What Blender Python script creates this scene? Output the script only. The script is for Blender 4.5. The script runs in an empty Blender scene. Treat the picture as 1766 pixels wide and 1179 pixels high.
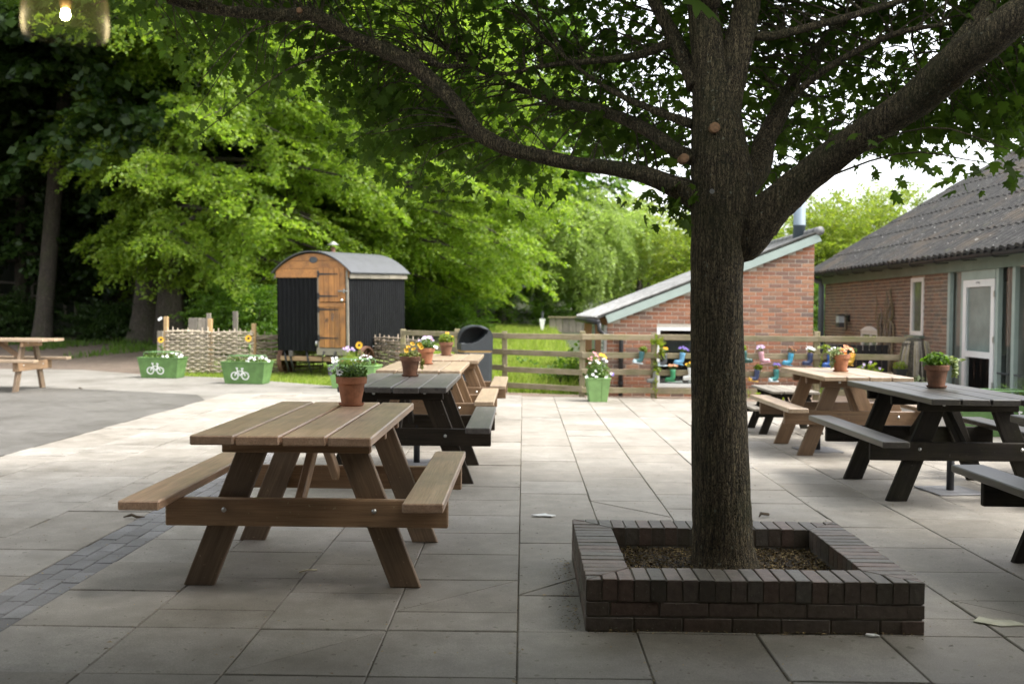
import bpy, math, random
import numpy as np
from mathutils import Matrix, Vector, Euler
rnd = random.Random(7)
rng = np.random.default_rng(7)
S = bpy.context.scene
C = S.collection
PI = math.pi

# ------------------------------------------------------------------ camera, sky, sun, exposure
EYE = 1.40
cam_d = bpy.data.cameras.new('camera')
cam = bpy.data.objects.new('camera', cam_d)
C.objects.link(cam)
ROWS = ((0.99989418, 0.0116424, 0.00872274), (0.00906182, -0.02939706, -0.99952674), (-0.01138047, 0.99950001, -0.02949945))
rot = Matrix(((ROWS[0][0], -ROWS[1][0], -ROWS[2][0]), (ROWS[0][1], -ROWS[1][1], -ROWS[2][1]), (ROWS[0][2], -ROWS[1][2], -ROWS[2][2])))
cam.matrix_world = Matrix.Translation((0, 0, EYE)) @ rot.to_4x4()
cam_d.sensor_width = 36.0
cam_d.lens = 35.0
cam_d.clip_start = 0.05
cam_d.clip_end = 600
cam_d.dof.use_dof = True
cam_d.dof.focus_distance = 5.6
cam_d.dof.aperture_fstop = 2.6
S.camera = cam

W = bpy.data.worlds.new('World')
S.world = W
W.use_nodes = True
wn, wl = W.node_tree.nodes, W.node_tree.links
wn.clear()
SUN_EL, SUN_AZ = 56.0, 104.0           # degrees; azimuth clockwise from +Y
sky = wn.new('ShaderNodeTexSky')
sky.sky_type = 'NISHITA'
sky.sun_disc = False
sky.sun_elevation = math.radians(SUN_EL)
sky.sun_rotation = math.radians(SUN_AZ)
sky.air_density = 1.0
sky.dust_density = 4.0
sky.ozone_density = 1.0
hs = wn.new('ShaderNodeHueSaturation')
hs.inputs['Saturation'].default_value = 0.22
bg = wn.new('ShaderNodeBackground')
bg.inputs['Strength'].default_value = 0.15
wo = wn.new('ShaderNodeOutputWorld')
wl.new(sky.outputs[0], hs.inputs['Color'])
wl.new(hs.outputs[0], bg.inputs['Color'])
wl.new(bg.outputs[0], wo.inputs['Surface'])

sd = bpy.data.lights.new('sun', 'SUN')
sd.energy = 1.05
sd.angle = math.radians(20)
sd.color = (1.0, 0.97, 0.92)
so = bpy.data.objects.new('sun', sd)
C.objects.link(so)
az, el = math.radians(SUN_AZ), math.radians(SUN_EL)
dirv = Vector((math.sin(az) * math.cos(el), math.cos(az) * math.cos(el), math.sin(el)))
so.rotation_euler = dirv.to_track_quat('Z', 'Y').to_euler()

S.render.engine = 'CYCLES'
S.view_settings.view_transform = 'Standard'
S.view_settings.look = 'None'
S.view_settings.gamma = 1.0
S.view_settings.exposure = 2.04
S.view_settings.use_curve_mapping = False
S.cycles.max_bounces = 8
S.cycles.diffuse_bounces = 4
S.cycles.transmission_bounces = 6
S.cycles.transparent_max_bounces = 8


def at(x, y, d):
    """world point seen at photograph pixel (x, y), d metres ahead"""
    v = ((x - 883.0) / 1717.0, (y - 589.5) / 1717.0, 1.0)
    w = [sum(ROWS[k][j] * v[k] for k in range(3)) for j in range(3)]
    t = d / w[1]
    return Vector((w[0] * t, w[1] * t, w[2] * t + EYE))


# ------------------------------------------------------------------ materials
def new_mat(name):
    m = bpy.data.materials.new(name)
    m.use_nodes = True
    n, l = m.node_tree.nodes, m.node_tree.links
    n.clear()
    out = n.new('ShaderNodeOutputMaterial')
    return m, n, l, out


def ramp(n, stops):
    r = n.new('ShaderNodeValToRGB')
    e = r.color_ramp.elements
    while len(e) < len(stops):
        e.new(0.5)
    for k, (p, c) in enumerate(stops):
        e[k].position = p
        e[k].color = (c[0], c[1], c[2], 1)
    return r


def rand_val(n, l):
    """a random number per object and per loose piece"""
    oi = n.new('ShaderNodeObjectInfo')
    ge = n.new('ShaderNodeNewGeometry')
    a = n.new('ShaderNodeMath'); a.operation = 'ADD'
    l.new(oi.outputs['Random'], a.inputs[0]); l.new(ge.outputs['Random Per Island'], a.inputs[1])
    f = n.new('ShaderNodeMath'); f.operation = 'FRACT'
    l.new(a.outputs[0], f.inputs[0])
    return f.outputs[0], oi, ge


def mixc(n, l, fac, a, b, mode='MIX'):
    m = n.new('ShaderNodeMix'); m.data_type = 'RGBA'; m.blend_type = mode
    for s, v in ((0, fac), (6, a), (7, b)):
        if isinstance(v, (int, float)):
            m.inputs[s].default_value = v
        elif isinstance(v, tuple):
            m.inputs[s].default_value = (v[0], v[1], v[2], 1)
        else:
            l.new(v, m.inputs[s])
    return m.outputs[2]


def noise(n, l, vec, scale, detail=6, rough=0.6, stretch=None):
    if stretch is not None:
        mp = n.new('ShaderNodeMapping')
        mp.inputs['Scale'].default_value = stretch
        l.new(vec, mp.inputs['Vector'])
        vec = mp.outputs[0]
    t = n.new('ShaderNodeTexNoise')
    t.inputs['Scale'].default_value = scale
    t.inputs['Detail'].default_value = detail
    t.inputs['Roughness'].default_value = rough
    l.new(vec, t.inputs['Vector'])
    return t.outputs['Fac']


def bump(n, l, h, strength, dist):
    b = n.new('ShaderNodeBump')
    b.inputs['Strength'].default_value = strength
    b.inputs['Distance'].default_value = dist
    l.new(h, b.inputs['Height'])
    return b.outputs[0]


def plain(name, col, rough=0.6, metal=0.0, var=0.15, scale=8.0, spec=0.5, bmp=0.0):
    m, n, l, out = new_mat(name)
    p = n.new('ShaderNodeBsdfPrincipled')
    tc = n.new('ShaderNodeTexCoord')
    nz = noise(n, l, tc.outputs['Object'], scale, 5)
    r = ramp(n, [(0.3, tuple(c * (1 - var) for c in col)), (0.7, tuple(min(1, c * (1 + var)) for c in col))])
    l.new(nz, r.inputs[0])
    l.new(r.outputs[0], p.inputs['Base Color'])
    p.inputs['Roughness'].default_value = rough
    p.inputs['Metallic'].default_value = metal
    p.inputs['Specular IOR Level'].default_value = spec
    if bmp:
        l.new(bump(n, l, nz, bmp, 0.01), p.inputs['Normal'])
    l.new(p.outputs[0], out.inputs['Surface'])
    return m


def wood(name, c1, c2, dark, rough=0.5, weather=0.3, moss=0.0, spec=0.5):
    """timber with the grain along local Y"""
    m, n, l, out = new_mat(name)
    p = n.new('ShaderNodeBsdfPrincipled')
    tc = n.new('ShaderNodeTexCoord')
    rv, oi, ge = rand_val(n, l)
    mul = n.new('ShaderNodeMath'); mul.operation = 'MULTIPLY'; mul.inputs[1].default_value = 37.0
    l.new(rv, mul.inputs[0])
    cb = n.new('ShaderNodeCombineXYZ')
    for k in range(3):
        l.new(mul.outputs[0], cb.inputs[k])
    ad = n.new('ShaderNodeVectorMath'); ad.operation = 'ADD'
    l.new(tc.outputs['Object'], ad.inputs[0]); l.new(cb.outputs[0], ad.inputs[1])
    g1 = noise(n, l, ad.outputs[0], 1.0, 7, 0.62, (26, 1.3, 26))
    g2 = noise(n, l, ad.outputs[0], 1.0, 4, 0.6, (130, 4, 130))
    st = noise(n, l, ad.outputs[0], 3.2, 4, 0.6)
    kn = n.new('ShaderNodeTexVoronoi')
    kn.inputs['Scale'].default_value = 1.0
    mp = n.new('ShaderNodeMapping'); mp.inputs['Scale'].default_value = (6.5, 2.6, 6.5)
    l.new(ad.outputs[0], mp.inputs[0]); l.new(mp.outputs[0], kn.inputs['Vector'])
    kr = ramp(n, [(0.05, (1, 1, 1)), (0.13, (0, 0, 0))])
    l.new(kn.outputs['Distance'], kr.inputs[0])
    r = ramp(n, [(0.28, c1), (0.72, c2)])
    l.new(g1, r.inputs[0])
    fine = ramp(n, [(0.3, (0.72, 0.7, 0.68)), (0.6, (1.06, 1.05, 1.04))])
    l.new(g2, fine.inputs[0])
    c = mixc(n, l, 1.0, r.outputs[0], fine.outputs[0], 'MULTIPLY')
    sr = ramp(n, [(0.42, (0, 0, 0)), (0.72, (weather, weather, weather))])
    l.new(st, sr.inputs[0])
    c = mixc(n, l, sr.outputs[0], c, dark)
    km = n.new('ShaderNodeMath'); km.operation = 'MULTIPLY'; km.inputs[1].default_value = 0.55
    l.new(kr.outputs[0], km.inputs[0])
    c = mixc(n, l, km.outputs[0], c, tuple(x * 0.4 for x in c1))
    sk_ = noise(n, l, ad.outputs[0], 48, 2, 0.4)
    skr = ramp(n, [(0.71, (0, 0, 0)), (0.76, (0.4, 0.4, 0.4))])
    l.new(sk_, skr.inputs[0])
    c = mixc(n, l, skr.outputs[0], c, tuple(min(0.6, x * 2.0 + 0.03) for x in c2))
    if moss:
        mo = noise(n, l, ad.outputs[0], 5.0, 5)
        mr = ramp(n, [(0.45, (0, 0, 0)), (0.7, (moss, moss, moss))])
        l.new(mo, mr.inputs[0])
        c = mixc(n, l, mr.outputs[0], c, (0.13, 0.14, 0.03))
    vr = ramp(n, [(0.0, (0.8, 0.8, 0.8)), (1.0, (1.14, 1.12, 1.1))])
    l.new(rv, vr.inputs[0])
    c = mixc(n, l, 1.0, c, vr.outputs[0], 'MULTIPLY')
    l.new(c, p.inputs['Base Color'])
    p.inputs['Roughness'].default_value = rough
    p.inputs['Specular IOR Level'].default_value = spec
    l.new(bump(n, l, g2, 0.35, 0.004), p.inputs['Normal'])
    l.new(p.outputs[0], out.inputs['Surface'])
    return m


def leafmat(name, cols, trans=0.45, tint=1.5, rough=0.45, spec=0.35):
    m, n, l, out = new_mat(name)
    rv, oi, ge = rand_val(n, l)
    r = ramp(n, [(k / max(1, len(cols) - 1), c) for k, c in enumerate(cols)])
    l.new(rv, r.inputs[0])
    p = n.new('ShaderNodeBsdfPrincipled')
    l.new(r.outputs[0], p.inputs['Base Color'])
    p.inputs['Roughness'].default_value = rough
    p.inputs['Specular IOR Level'].default_value = spec
    t = n.new('ShaderNodeBsdfTranslucent')
    l.new(mixc(n, l, 1.0, r.outputs[0], (tint, tint * 1.05, tint * 0.6), 'MULTIPLY'), t.inputs['Color'])
    mx = n.new('ShaderNodeMixShader')
    mx.inputs[0].default_value = trans
    l.new(p.outputs[0], mx.inputs[1]); l.new(t.outputs[0], mx.inputs[2])
    l.new(mx.outputs[0], out.inputs['Surface'])
    return m


def brickmat(name, cols, rough=0.85, lichen=0.0, bmp=0.6):
    m, n, l, out = new_mat(name)
    rv, oi, ge = rand_val(n, l)
    r = ramp(n, [(k / (len(cols) - 1), c) for k, c in enumerate(cols)])
    r.color_ramp.interpolation = 'LINEAR'
    l.new(rv, r.inputs[0])
    pos = ge.outputs['Position']
    nz = noise(n, l, pos, 28, 6, 0.65)
    fr = ramp(n, [(0.3, (0.68, 0.68, 0.68)), (0.7, (1.22, 1.2, 1.18))])
    l.new(nz, fr.inputs[0])
    c = mixc(n, l, 1.0, r.outputs[0], fr.outputs[0], 'MULTIPLY')
    if lichen:
        n2 = noise(n, l, pos, 90, 3, 0.5)
        lr = ramp(n, [(0.66, (0, 0, 0)), (0.72, (lichen, lichen, lichen))])
        l.new(n2, lr.inputs[0])
        c = mixc(n, l, lr.outputs[0], c, (0.33, 0.34, 0.25))
        n3 = noise(n, l, pos, 4, 4, 0.6)
        gr = ramp(n, [(0.5, (0, 0, 0)), (0.75, (0.4, 0.4, 0.4))])
        l.new(n3, gr.inputs[0])
        c = mixc(n, l, gr.outputs[0], c, (0.05, 0.055, 0.025))
    p = n.new('ShaderNodeBsdfPrincipled')
    l.new(c, p.inputs['Base Color'])
    p.inputs['Roughness'].default_value = rough
    l.new(bump(n, l, nz, bmp, 0.006), p.inputs['Normal'])
    l.new(p.outputs[0], out.inputs['Surface'])
    return m


def slabmat(name, cols):
    m, n, l, out = new_mat(name)
    rv, oi, ge = rand_val(n, l)
    pos = ge.outputs['Position']
    r = ramp(n, [(k / (len(cols) - 1), c) for k, c in enumerate(cols)])
    l.new(rv, r.inputs[0])
    big = noise(n, l, pos, 0.9, 5, 0.6)
    br = ramp(n, [(0.3, (0.68, 0.665, 0.63)), (0.5, (0.98, 0.98, 0.97)), (0.7, (1.12, 1.12, 1.12))])
    l.new(big, br.inputs[0])
    c = mixc(n, l, 1.0, r.outputs[0], br.outputs[0], 'MULTIPLY')
    mid = noise(n, l, pos, 6, 8, 0.7)
    mr = ramp(n, [(0.33, (0.70, 0.685, 0.66)), (0.65, (1.08, 1.08, 1.08))])
    l.new(mid, mr.inputs[0])
    c = mixc(n, l, 1.0, c, mr.outputs[0], 'MULTIPLY')
    gr = noise(n, l, pos, 190, 3, 0.6)
    g2 = ramp(n, [(0.3, (0.74, 0.74, 0.74)), (0.7, (1.18, 1.18, 1.18))])
    l.new(gr, g2.inputs[0])
    c = mixc(n, l, 1.0, c, g2.outputs[0], 'MULTIPLY')
    sp = noise(n, l, pos, 24, 2, 0.4)
    s2 = ramp(n, [(0.66, (0, 0, 0)), (0.74, (0.6, 0.6, 0.6))])
    l.new(sp, s2.inputs[0])
    c = mixc(n, l, s2.outputs[0], c, (0.10, 0.09, 0.06))
    p = n.new('ShaderNodeBsdfPrincipled')
    l.new(c, p.inputs['Base Color'])
    rr = ramp(n, [(0.3, (0.55, 0.55, 0.55)), (0.7, (0.8, 0.8, 0.8))])
    l.new(mid, rr.inputs[0])
    l.new(rr.outputs[0], p.inputs['Roughness'])
    l.new(bump(n, l, gr, 0.25, 0.003), p.inputs['Normal'])
    l.new(p.outputs[0], out.inputs['Surface'])
    return m


def groundmat(name, stops, s1, s2, rough=0.95, bmp=0.8, bd=0.02):
    m, n, l, out = new_mat(name)
    ge = n.new('ShaderNodeNewGeometry')
    pos = ge.outputs['Position']
    a = noise(n, l, pos, s1, 6, 0.65)
    b = noise(n, l, pos, s2, 4, 0.6)
    r = ramp(n, stops)
    mx = n.new('ShaderNodeMath'); mx.operation = 'MULTIPLY_ADD'
    mx.inputs[1].default_value = 0.5
    l.new(a, mx.inputs[0])
    hb = n.new('ShaderNodeMath'); hb.operation = 'MULTIPLY'; hb.inputs[1].default_value = 0.5
    l.new(b, hb.inputs[0]); l.new(hb.outputs[0], mx.inputs[2])
    l.new(mx.outputs[0], r.inputs[0])
    p = n.new('ShaderNodeBsdfPrincipled')
    l.new(r.outputs[0], p.inputs['Base Color'])
    p.inputs['Roughness'].default_value = rough
    l.new(bump(n, l, b, bmp, bd), p.inputs['Normal'])
    l.new(p.outputs[0], out.inputs['Surface'])
    return m


def barkmat(name, c1, c2, moss=0.3, sc=1.0):
    m, n, l, out = new_mat(name)
    ge = n.new('ShaderNodeNewGeometry')
    pos = ge.outputs['Position']
    g = noise(n, l, pos, 1.0, 8, 0.7, (95 * sc, 95 * sc, 9 * sc))
    v = n.new('ShaderNodeTexVoronoi'); v.feature = 'DISTANCE_TO_EDGE'
    mp = n.new('ShaderNodeMapping'); mp.inputs['Scale'].default_value = (42 * sc, 42 * sc, 5.0 * sc)
    wob = noise(n, l, pos, 9, 3)
    wv = n.new('ShaderNodeVectorMath'); wv.operation = 'MULTIPLY_ADD'
    cbw = n.new('ShaderNodeCombineXYZ')
    for k in range(3):
        l.new(wob, cbw.inputs[k])
    l.new(cbw.outputs[0], wv.inputs[0]); wv.inputs[1].default_value = (0.06, 0.06, 0.06); l.new(pos, wv.inputs[2])
    l.new(wv.outputs[0], mp.inputs[0]); l.new(mp.outputs[0], v.inputs['Vector'])
    vr = ramp(n, [(0.0, (0.0, 0.0, 0.0)), (0.22, (1, 1, 1))])
    l.new(v.outputs['Distance'], vr.inputs[0])
    r = ramp(n, [(0.36, c1), (0.52, tuple((a + b) / 2.4 for a, b in zip(c1, c2))), (0.66, c2)])
    l.new(g, r.inputs[0])
    c = mixc(n, l, vr.outputs[0], tuple(x * 0.35 for x in c1), r.outputs[0])
    mo = noise(n, l, pos, 3.5, 5)
    mr = ramp(n, [(0.45, (0, 0, 0)), (0.75, (moss, moss, moss))])
    l.new(mo, mr.inputs[0])
    c = mixc(n, l, mr.outputs[0], c, (0.06, 0.075, 0.02))
    li = noise(n, l, pos, 42, 2, 0.5)
    lr = ramp(n, [(0.69, (0, 0, 0)), (0.73, (0.7, 0.7, 0.7))])
    l.new(li, lr.inputs[0])
    c = mixc(n, l, lr.outputs[0], c, (0.30, 0.31, 0.22))
    p = n.new('ShaderNodeBsdfPrincipled')
    l.new(c, p.inputs['Base Color'])
    p.inputs['Roughness'].default_value = 0.9
    hm = n.new('ShaderNodeMath'); hm.operation = 'MULTIPLY'
    l.new(vr.outputs[0], hm.inputs[0]); l.new(g, hm.inputs[1])
    l.new(bump(n, l, hm.outputs[0], 1.0, 0.02), p.inputs['Normal'])
    l.new(p.outputs[0], out.inputs['Surface'])
    return m


def glassmat(name, tint, refl_rough=0.05, alpha=0.35):
    """a pane: mostly see-through with a mirror sheen"""
    m, n, l, out = new_mat(name)
    g = n.new('ShaderNodeBsdfGlossy'); g.inputs['Roughness'].default_value = refl_rough
    t = n.new('ShaderNodeBsdfTransparent'); t.inputs['Color'].default_value = (*tint, 1)
    f = n.new('ShaderNodeFresnel'); f.inputs['IOR'].default_value = 1.5
    ge = n.new('ShaderNodeNewGeometry')
    fb = n.new('ShaderNodeMath'); fb.operation = 'SUBTRACT'; fb.use_clamp = True
    l.new(f.outputs[0], fb.inputs[0]); l.new(ge.outputs['Backfacing'], fb.inputs[1])
    ad = n.new('ShaderNodeMath'); ad.operation = 'ADD'; ad.inputs[1].default_value = alpha
    l.new(fb.outputs[0], ad.inputs[0])
    mx = n.new('ShaderNodeMixShader')
    l.new(ad.outputs[0], mx.inputs[0]); l.new(t.outputs[0], mx.inputs[1]); l.new(g.outputs[0], mx.inputs[2])
    l.new(mx.outputs[0], out.inputs['Surface'])
    return m


M = {}
M['wood_brown'] = wood('wood_brown', (0.25, 0.152, 0.080), (0.44, 0.29, 0.17), (0.18, 0.125, 0.078), 0.5, 0.45)
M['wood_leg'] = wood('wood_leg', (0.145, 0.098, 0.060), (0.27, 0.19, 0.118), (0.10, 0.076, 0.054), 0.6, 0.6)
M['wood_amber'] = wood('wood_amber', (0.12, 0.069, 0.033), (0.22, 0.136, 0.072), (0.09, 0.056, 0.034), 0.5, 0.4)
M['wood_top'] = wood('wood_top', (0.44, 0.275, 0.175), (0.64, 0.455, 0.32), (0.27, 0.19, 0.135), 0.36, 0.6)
M['wood_pale'] = wood('wood_pale', (0.27, 0.195, 0.125), (0.45, 0.345, 0.24), (0.20, 0.155, 0.11), 0.38, 0.6)  # for tabletops and seats, paler than the sides in place of sky sheen
M['wood_dark'] = wood('wood_dark', (0.070, 0.062, 0.057), (0.15, 0.134, 0.124), (0.05, 0.045, 0.042), 0.42, 0.5)  # on tabletops a lightened copy of the side timber, painting in the sky sheen
M['wood_black'] = wood('wood_black', (0.020, 0.0175, 0.0145), (0.048, 0.041, 0.033), (0.035, 0.032, 0.027), 0.40, 0.5, 0.1)  # black timber lightened for tops and seats, standing in for their grey sheen
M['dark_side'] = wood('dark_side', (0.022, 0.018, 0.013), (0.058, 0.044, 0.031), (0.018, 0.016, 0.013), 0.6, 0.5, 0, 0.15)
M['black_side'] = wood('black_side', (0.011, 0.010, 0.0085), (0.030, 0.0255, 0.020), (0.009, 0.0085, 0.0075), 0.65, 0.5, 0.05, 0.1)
M['wood_grey'] = wood('wood_grey', (0.16, 0.14, 0.11), (0.30, 0.27, 0.22), (0.10, 0.09, 0.07), 0.7, 0.5)
M['wood_fence'] = wood('wood_fence', (0.19, 0.155, 0.095), (0.34, 0.285, 0.19), (0.12, 0.115, 0.055), 0.8, 0.5, 0.5)
M['wood_orange'] = wood('wood_orange', (0.30, 0.125, 0.035), (0.52, 0.245, 0.075), (0.15, 0.075, 0.035), 0.55, 0.8)
M['wood_post'] = wood('wood_post', (0.38, 0.24, 0.11), (0.55, 0.38, 0.19), (0.3, 0.2, 0.1), 0.7, 0.3)
M['withy'] = wood('withy', (0.32, 0.27, 0.20), (0.54, 0.47, 0.36), (0.21, 0.17, 0.13), 0.8, 0.5)
M['withy_dark'] = wood('withy_dark', (0.21, 0.17, 0.125), (0.36, 0.29, 0.215), (0.08, 0.065, 0.05), 0.8, 0.5)
M['slab'] = slabmat('slab', [(0.255, 0.230, 0.195), (0.305, 0.278, 0.240), (0.265, 0.242, 0.207), (0.325, 0.301, 0.266), (0.275, 0.247, 0.207)])
M['paver'] = slabmat('paver', [(0.155, 0.15, 0.15), (0.20, 0.195, 0.195), (0.175, 0.172, 0.175), (0.245, 0.24, 0.24)])
M['tarmac'] = slabmat('tarmac', [(0.115, 0.108, 0.096), (0.115, 0.108, 0.096)])
M['concrete'] = slabmat('concrete', [(0.225, 0.211, 0.188), (0.225, 0.211, 0.188)])
M['bed'] = groundmat('bed', [(0.3, (0.07, 0.06, 0.035)), (0.5, (0.13, 0.112, 0.075)), (0.7, (0.20, 0.175, 0.125))], 5, 60)
M['gravel'] = groundmat('gravel', [(0.3, (0.16, 0.115, 0.08)), (0.55, (0.27, 0.20, 0.15)), (0.75, (0.36, 0.29, 0.23))], 5, 60)
M['bark_chip'] = groundmat('bark_chip', [(0.3, (0.055, 0.040, 0.028)), (0.5, (0.115, 0.085, 0.062)), (0.7, (0.20, 0.155, 0.12))], 3, 24)
M['soil'] = groundmat('soil', [(0.3, (0.02, 0.015, 0.01)), (0.7, (0.06, 0.045, 0.03))], 12, 90)
M['earth'] = groundmat('earth', [(0.3, (0.022, 0.022, 0.011)), (0.5, (0.035, 0.045, 0.016)), (0.7, (0.06, 0.07, 0.025))], 1.2, 14)
M['meadow'] = groundmat('meadow', [(0.3, (0.10, 0.145, 0.025)), (0.6, (0.16, 0.22, 0.04)), (0.8, (0.21, 0.25, 0.08))], 1.5, 20)
M['mulch'] = plain('mulch', (0.30, 0.20, 0.09), 0.8, 0, 0.8, 30)
M['mulch_b'] = leafmat('mulch_b', [(0.05, 0.035, 0.02), (0.12, 0.085, 0.045), (0.2, 0.14, 0.07), (0.42, 0.31, 0.14), (0.07, 0.05, 0.03)], 0.0, 1.0, 0.8)
M['brick_red'] = brickmat('brick_red', [(0.27, 0.118, 0.066), (0.36, 0.158, 0.085), (0.32, 0.148, 0.088), (0.20, 0.13, 0.097), (0.37, 0.185, 0.105), (0.165, 0.12, 0.10), (0.34, 0.14, 0.078), (0.38, 0.215, 0.13)])
M['brick_brown'] = brickmat('brick_brown', [(0.18, 0.13, 0.094), (0.24, 0.15, 0.105), (0.16, 0.13, 0.105), (0.28, 0.178, 0.12), (0.215, 0.17, 0.132), (0.14, 0.118, 0.096)])
M['brick_dark'] = brickmat('brick_dark', [(0.085, 0.073, 0.057), (0.135, 0.104, 0.083), (0.128, 0.119, 0.102), (0.155, 0.105, 0.083), (0.10, 0.087, 0.068)], 0.6, 0.5)
M['mortar'] = plain('mortar', (0.50, 0.45, 0.38), 0.95, 0, 0.15, 20)
M['mortar_dark'] = plain('mortar_dark', (0.16, 0.145, 0.12), 0.95, 0, 0.25, 20)
M['bark'] = barkmat('bark', (0.036, 0.027, 0.015), (0.50, 0.39, 0.21), 0.5)
M['bark_far'] = barkmat('bark_far', (0.07, 0.056, 0.042), (0.20, 0.165, 0.125), 0.4, 0.35)
M['cut_wood'] = plain('cut_wood', (0.27, 0.155, 0.08), 0.85, 0, 0.4, 60)
M['leaf_main'] = leafmat('leaf_main', [(0.042, 0.078, 0.014), (0.058, 0.105, 0.018), (0.078, 0.13, 0.022), (0.050, 0.088, 0.016)], 0.5, 2.2, 0.6, 0.2)
M['leaf_beech'] = leafmat('leaf_beech', [(0.085, 0.15, 0.014), (0.15, 0.225, 0.022), (0.215, 0.28, 0.038), (0.115, 0.185, 0.018), (0.175, 0.25, 0.028)], 0.5, 2.0)
M['leaf_mid'] = leafmat('leaf_mid', [(0.05, 0.10, 0.012), (0.08, 0.15, 0.016), (0.105, 0.175, 0.02)], 0.48, 1.9)
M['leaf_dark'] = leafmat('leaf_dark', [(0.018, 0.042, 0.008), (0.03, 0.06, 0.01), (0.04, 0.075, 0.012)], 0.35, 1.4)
M['leaf_willow'] = leafmat('leaf_willow', [(0.165, 0.23, 0.06), (0.21, 0.28, 0.08), (0.25, 0.31, 0.10)], 0.5, 1.9)
M['leaf_lime'] = leafmat('leaf_lime', [(0.10, 0.15, 0.018), (0.15, 0.20, 0.025), (0.19, 0.22, 0.03), (0.12, 0.17, 0.02)], 0.5, 1.9)
M['leaf_pot'] = leafmat('leaf_pot', [(0.05, 0.10, 0.018), (0.09, 0.16, 0.03), (0.14, 0.21, 0.05)], 0.35, 1.4)
M['leaf_yellow'] = leafmat('leaf_yellow', [(0.14, 0.17, 0.03), (0.25, 0.25, 0.06), (0.10, 0.13, 0.02), (0.32, 0.30, 0.10)], 0.35, 1.3)
M['leaf_varieg'] = leafmat('leaf_varieg', [(0.08, 0.15, 0.03), (0.35, 0.38, 0.2), (0.13, 0.2, 0.05), (0.45, 0.46, 0.3)], 0.35, 1.2)
M['grass'] = leafmat('grass', [(0.16, 0.22, 0.03), (0.21, 0.28, 0.045), (0.30, 0.33, 0.10), (0.18, 0.25, 0.035)], 0.5, 1.8)
M['terracotta'] = plain('terracotta', (0.30, 0.125, 0.062), 0.85, 0, 0.35, 14, bmp=0.2)
M['terracotta_old'] = plain('terracotta_old', (0.16, 0.075, 0.042), 0.85, 0, 0.45, 12, bmp=0.2)
M['trough_green'] = plain('trough_green', (0.085, 0.17, 0.045), 0.65, 0, 0.28, 6)
M['trough_pale'] = plain('trough_pale', (0.17, 0.30, 0.10), 0.65, 0, 0.2, 6)
M['rail_green'] = plain('rail_green', (0.14, 0.27, 0.10), 0.6, 0, 0.1, 4)
M['white_paint'] = plain('white_paint', (0.78, 0.78, 0.76), 0.45, 0, 0.04, 6)
M['sage_paint'] = plain('sage_paint', (0.33, 0.40, 0.36), 0.5, 0, 0.08, 5)
M['sage_dark'] = plain('sage_dark', (0.15, 0.20, 0.16), 0.55, 0, 0.12, 5)
M['steel_blue'] = plain('steel_blue', (0.13, 0.17, 0.20), 0.6, 0.0, 0.08, 3)
M['black_iron'] = plain('black_iron', (0.018, 0.018, 0.019), 0.5, 0.0, 0.3, 20)
M['black_sheet'] = plain('black_sheet', (0.009, 0.0095, 0.0105), 0.7, 0, 0.5, 9, spec=0.12, bmp=0.2)
M['rust'] = plain('rust', (0.12, 0.058, 0.035), 0.85, 0.1, 0.5, 18, bmp=0.3)
M['bolt'] = plain('bolt', (0.55, 0.55, 0.53), 0.35, 0.9, 0.1, 30)
M['sheet_roof'] = plain('sheet_roof', (0.185, 0.185, 0.176), 0.85, 0, 0.6, 7, bmp=0.2)
M['hut_roof'] = plain('hut_roof', (0.066, 0.068, 0.072), 0.55, 0.0, 0.15, 4)
M['bin_plastic'] = plain('bin_plastic', (0.030, 0.035, 0.038), 0.42, 0, 0.12, 7)
M['bin_band'] = plain('bin_band', (0.30, 0.19, 0.06), 0.6, 0, 0.1, 7)
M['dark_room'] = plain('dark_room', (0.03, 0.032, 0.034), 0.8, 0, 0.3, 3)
M['room_grey'] = plain('room_grey', (0.30, 0.29, 0.265), 0.8, 0, 0.15, 3)
M['room_brick'] = plain('room_brick', (0.14, 0.075, 0.05), 0.85, 0, 0.4, 8)
M['curtain'] = plain('curtain', (0.32, 0.29, 0.24), 0.9, 0, 0.2, 6)
M['glass'] = glassmat('glass', (0.85, 0.88, 0.87), 0.03, 0.02)
M['frosted'] = plain('frosted', (0.17, 0.225, 0.21), 0.22, 0, 0.25, 2)
M['glass_frost'] = glassmat('glass_frost', (0.45, 0.62, 0.58), 0.12, 0.10)
M['paper'] = plain('paper', (0.7, 0.7, 0.68), 0.8, 0, 0.08, 9)
M['paper_old'] = plain('paper_old', (0.45, 0.44, 0.34), 0.9, 0, 0.25, 9)
M['straw'] = plain('straw', (0.6, 0.52, 0.36), 0.8, 0, 0.15, 9)
M['litter'] = plain('litter', (0.07, 0.05, 0.03), 0.9, 0, 0.4, 30)
M['granite'] = plain('granite', (0.28, 0.28, 0.28), 0.7, 0, 0.2, 40)
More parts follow.
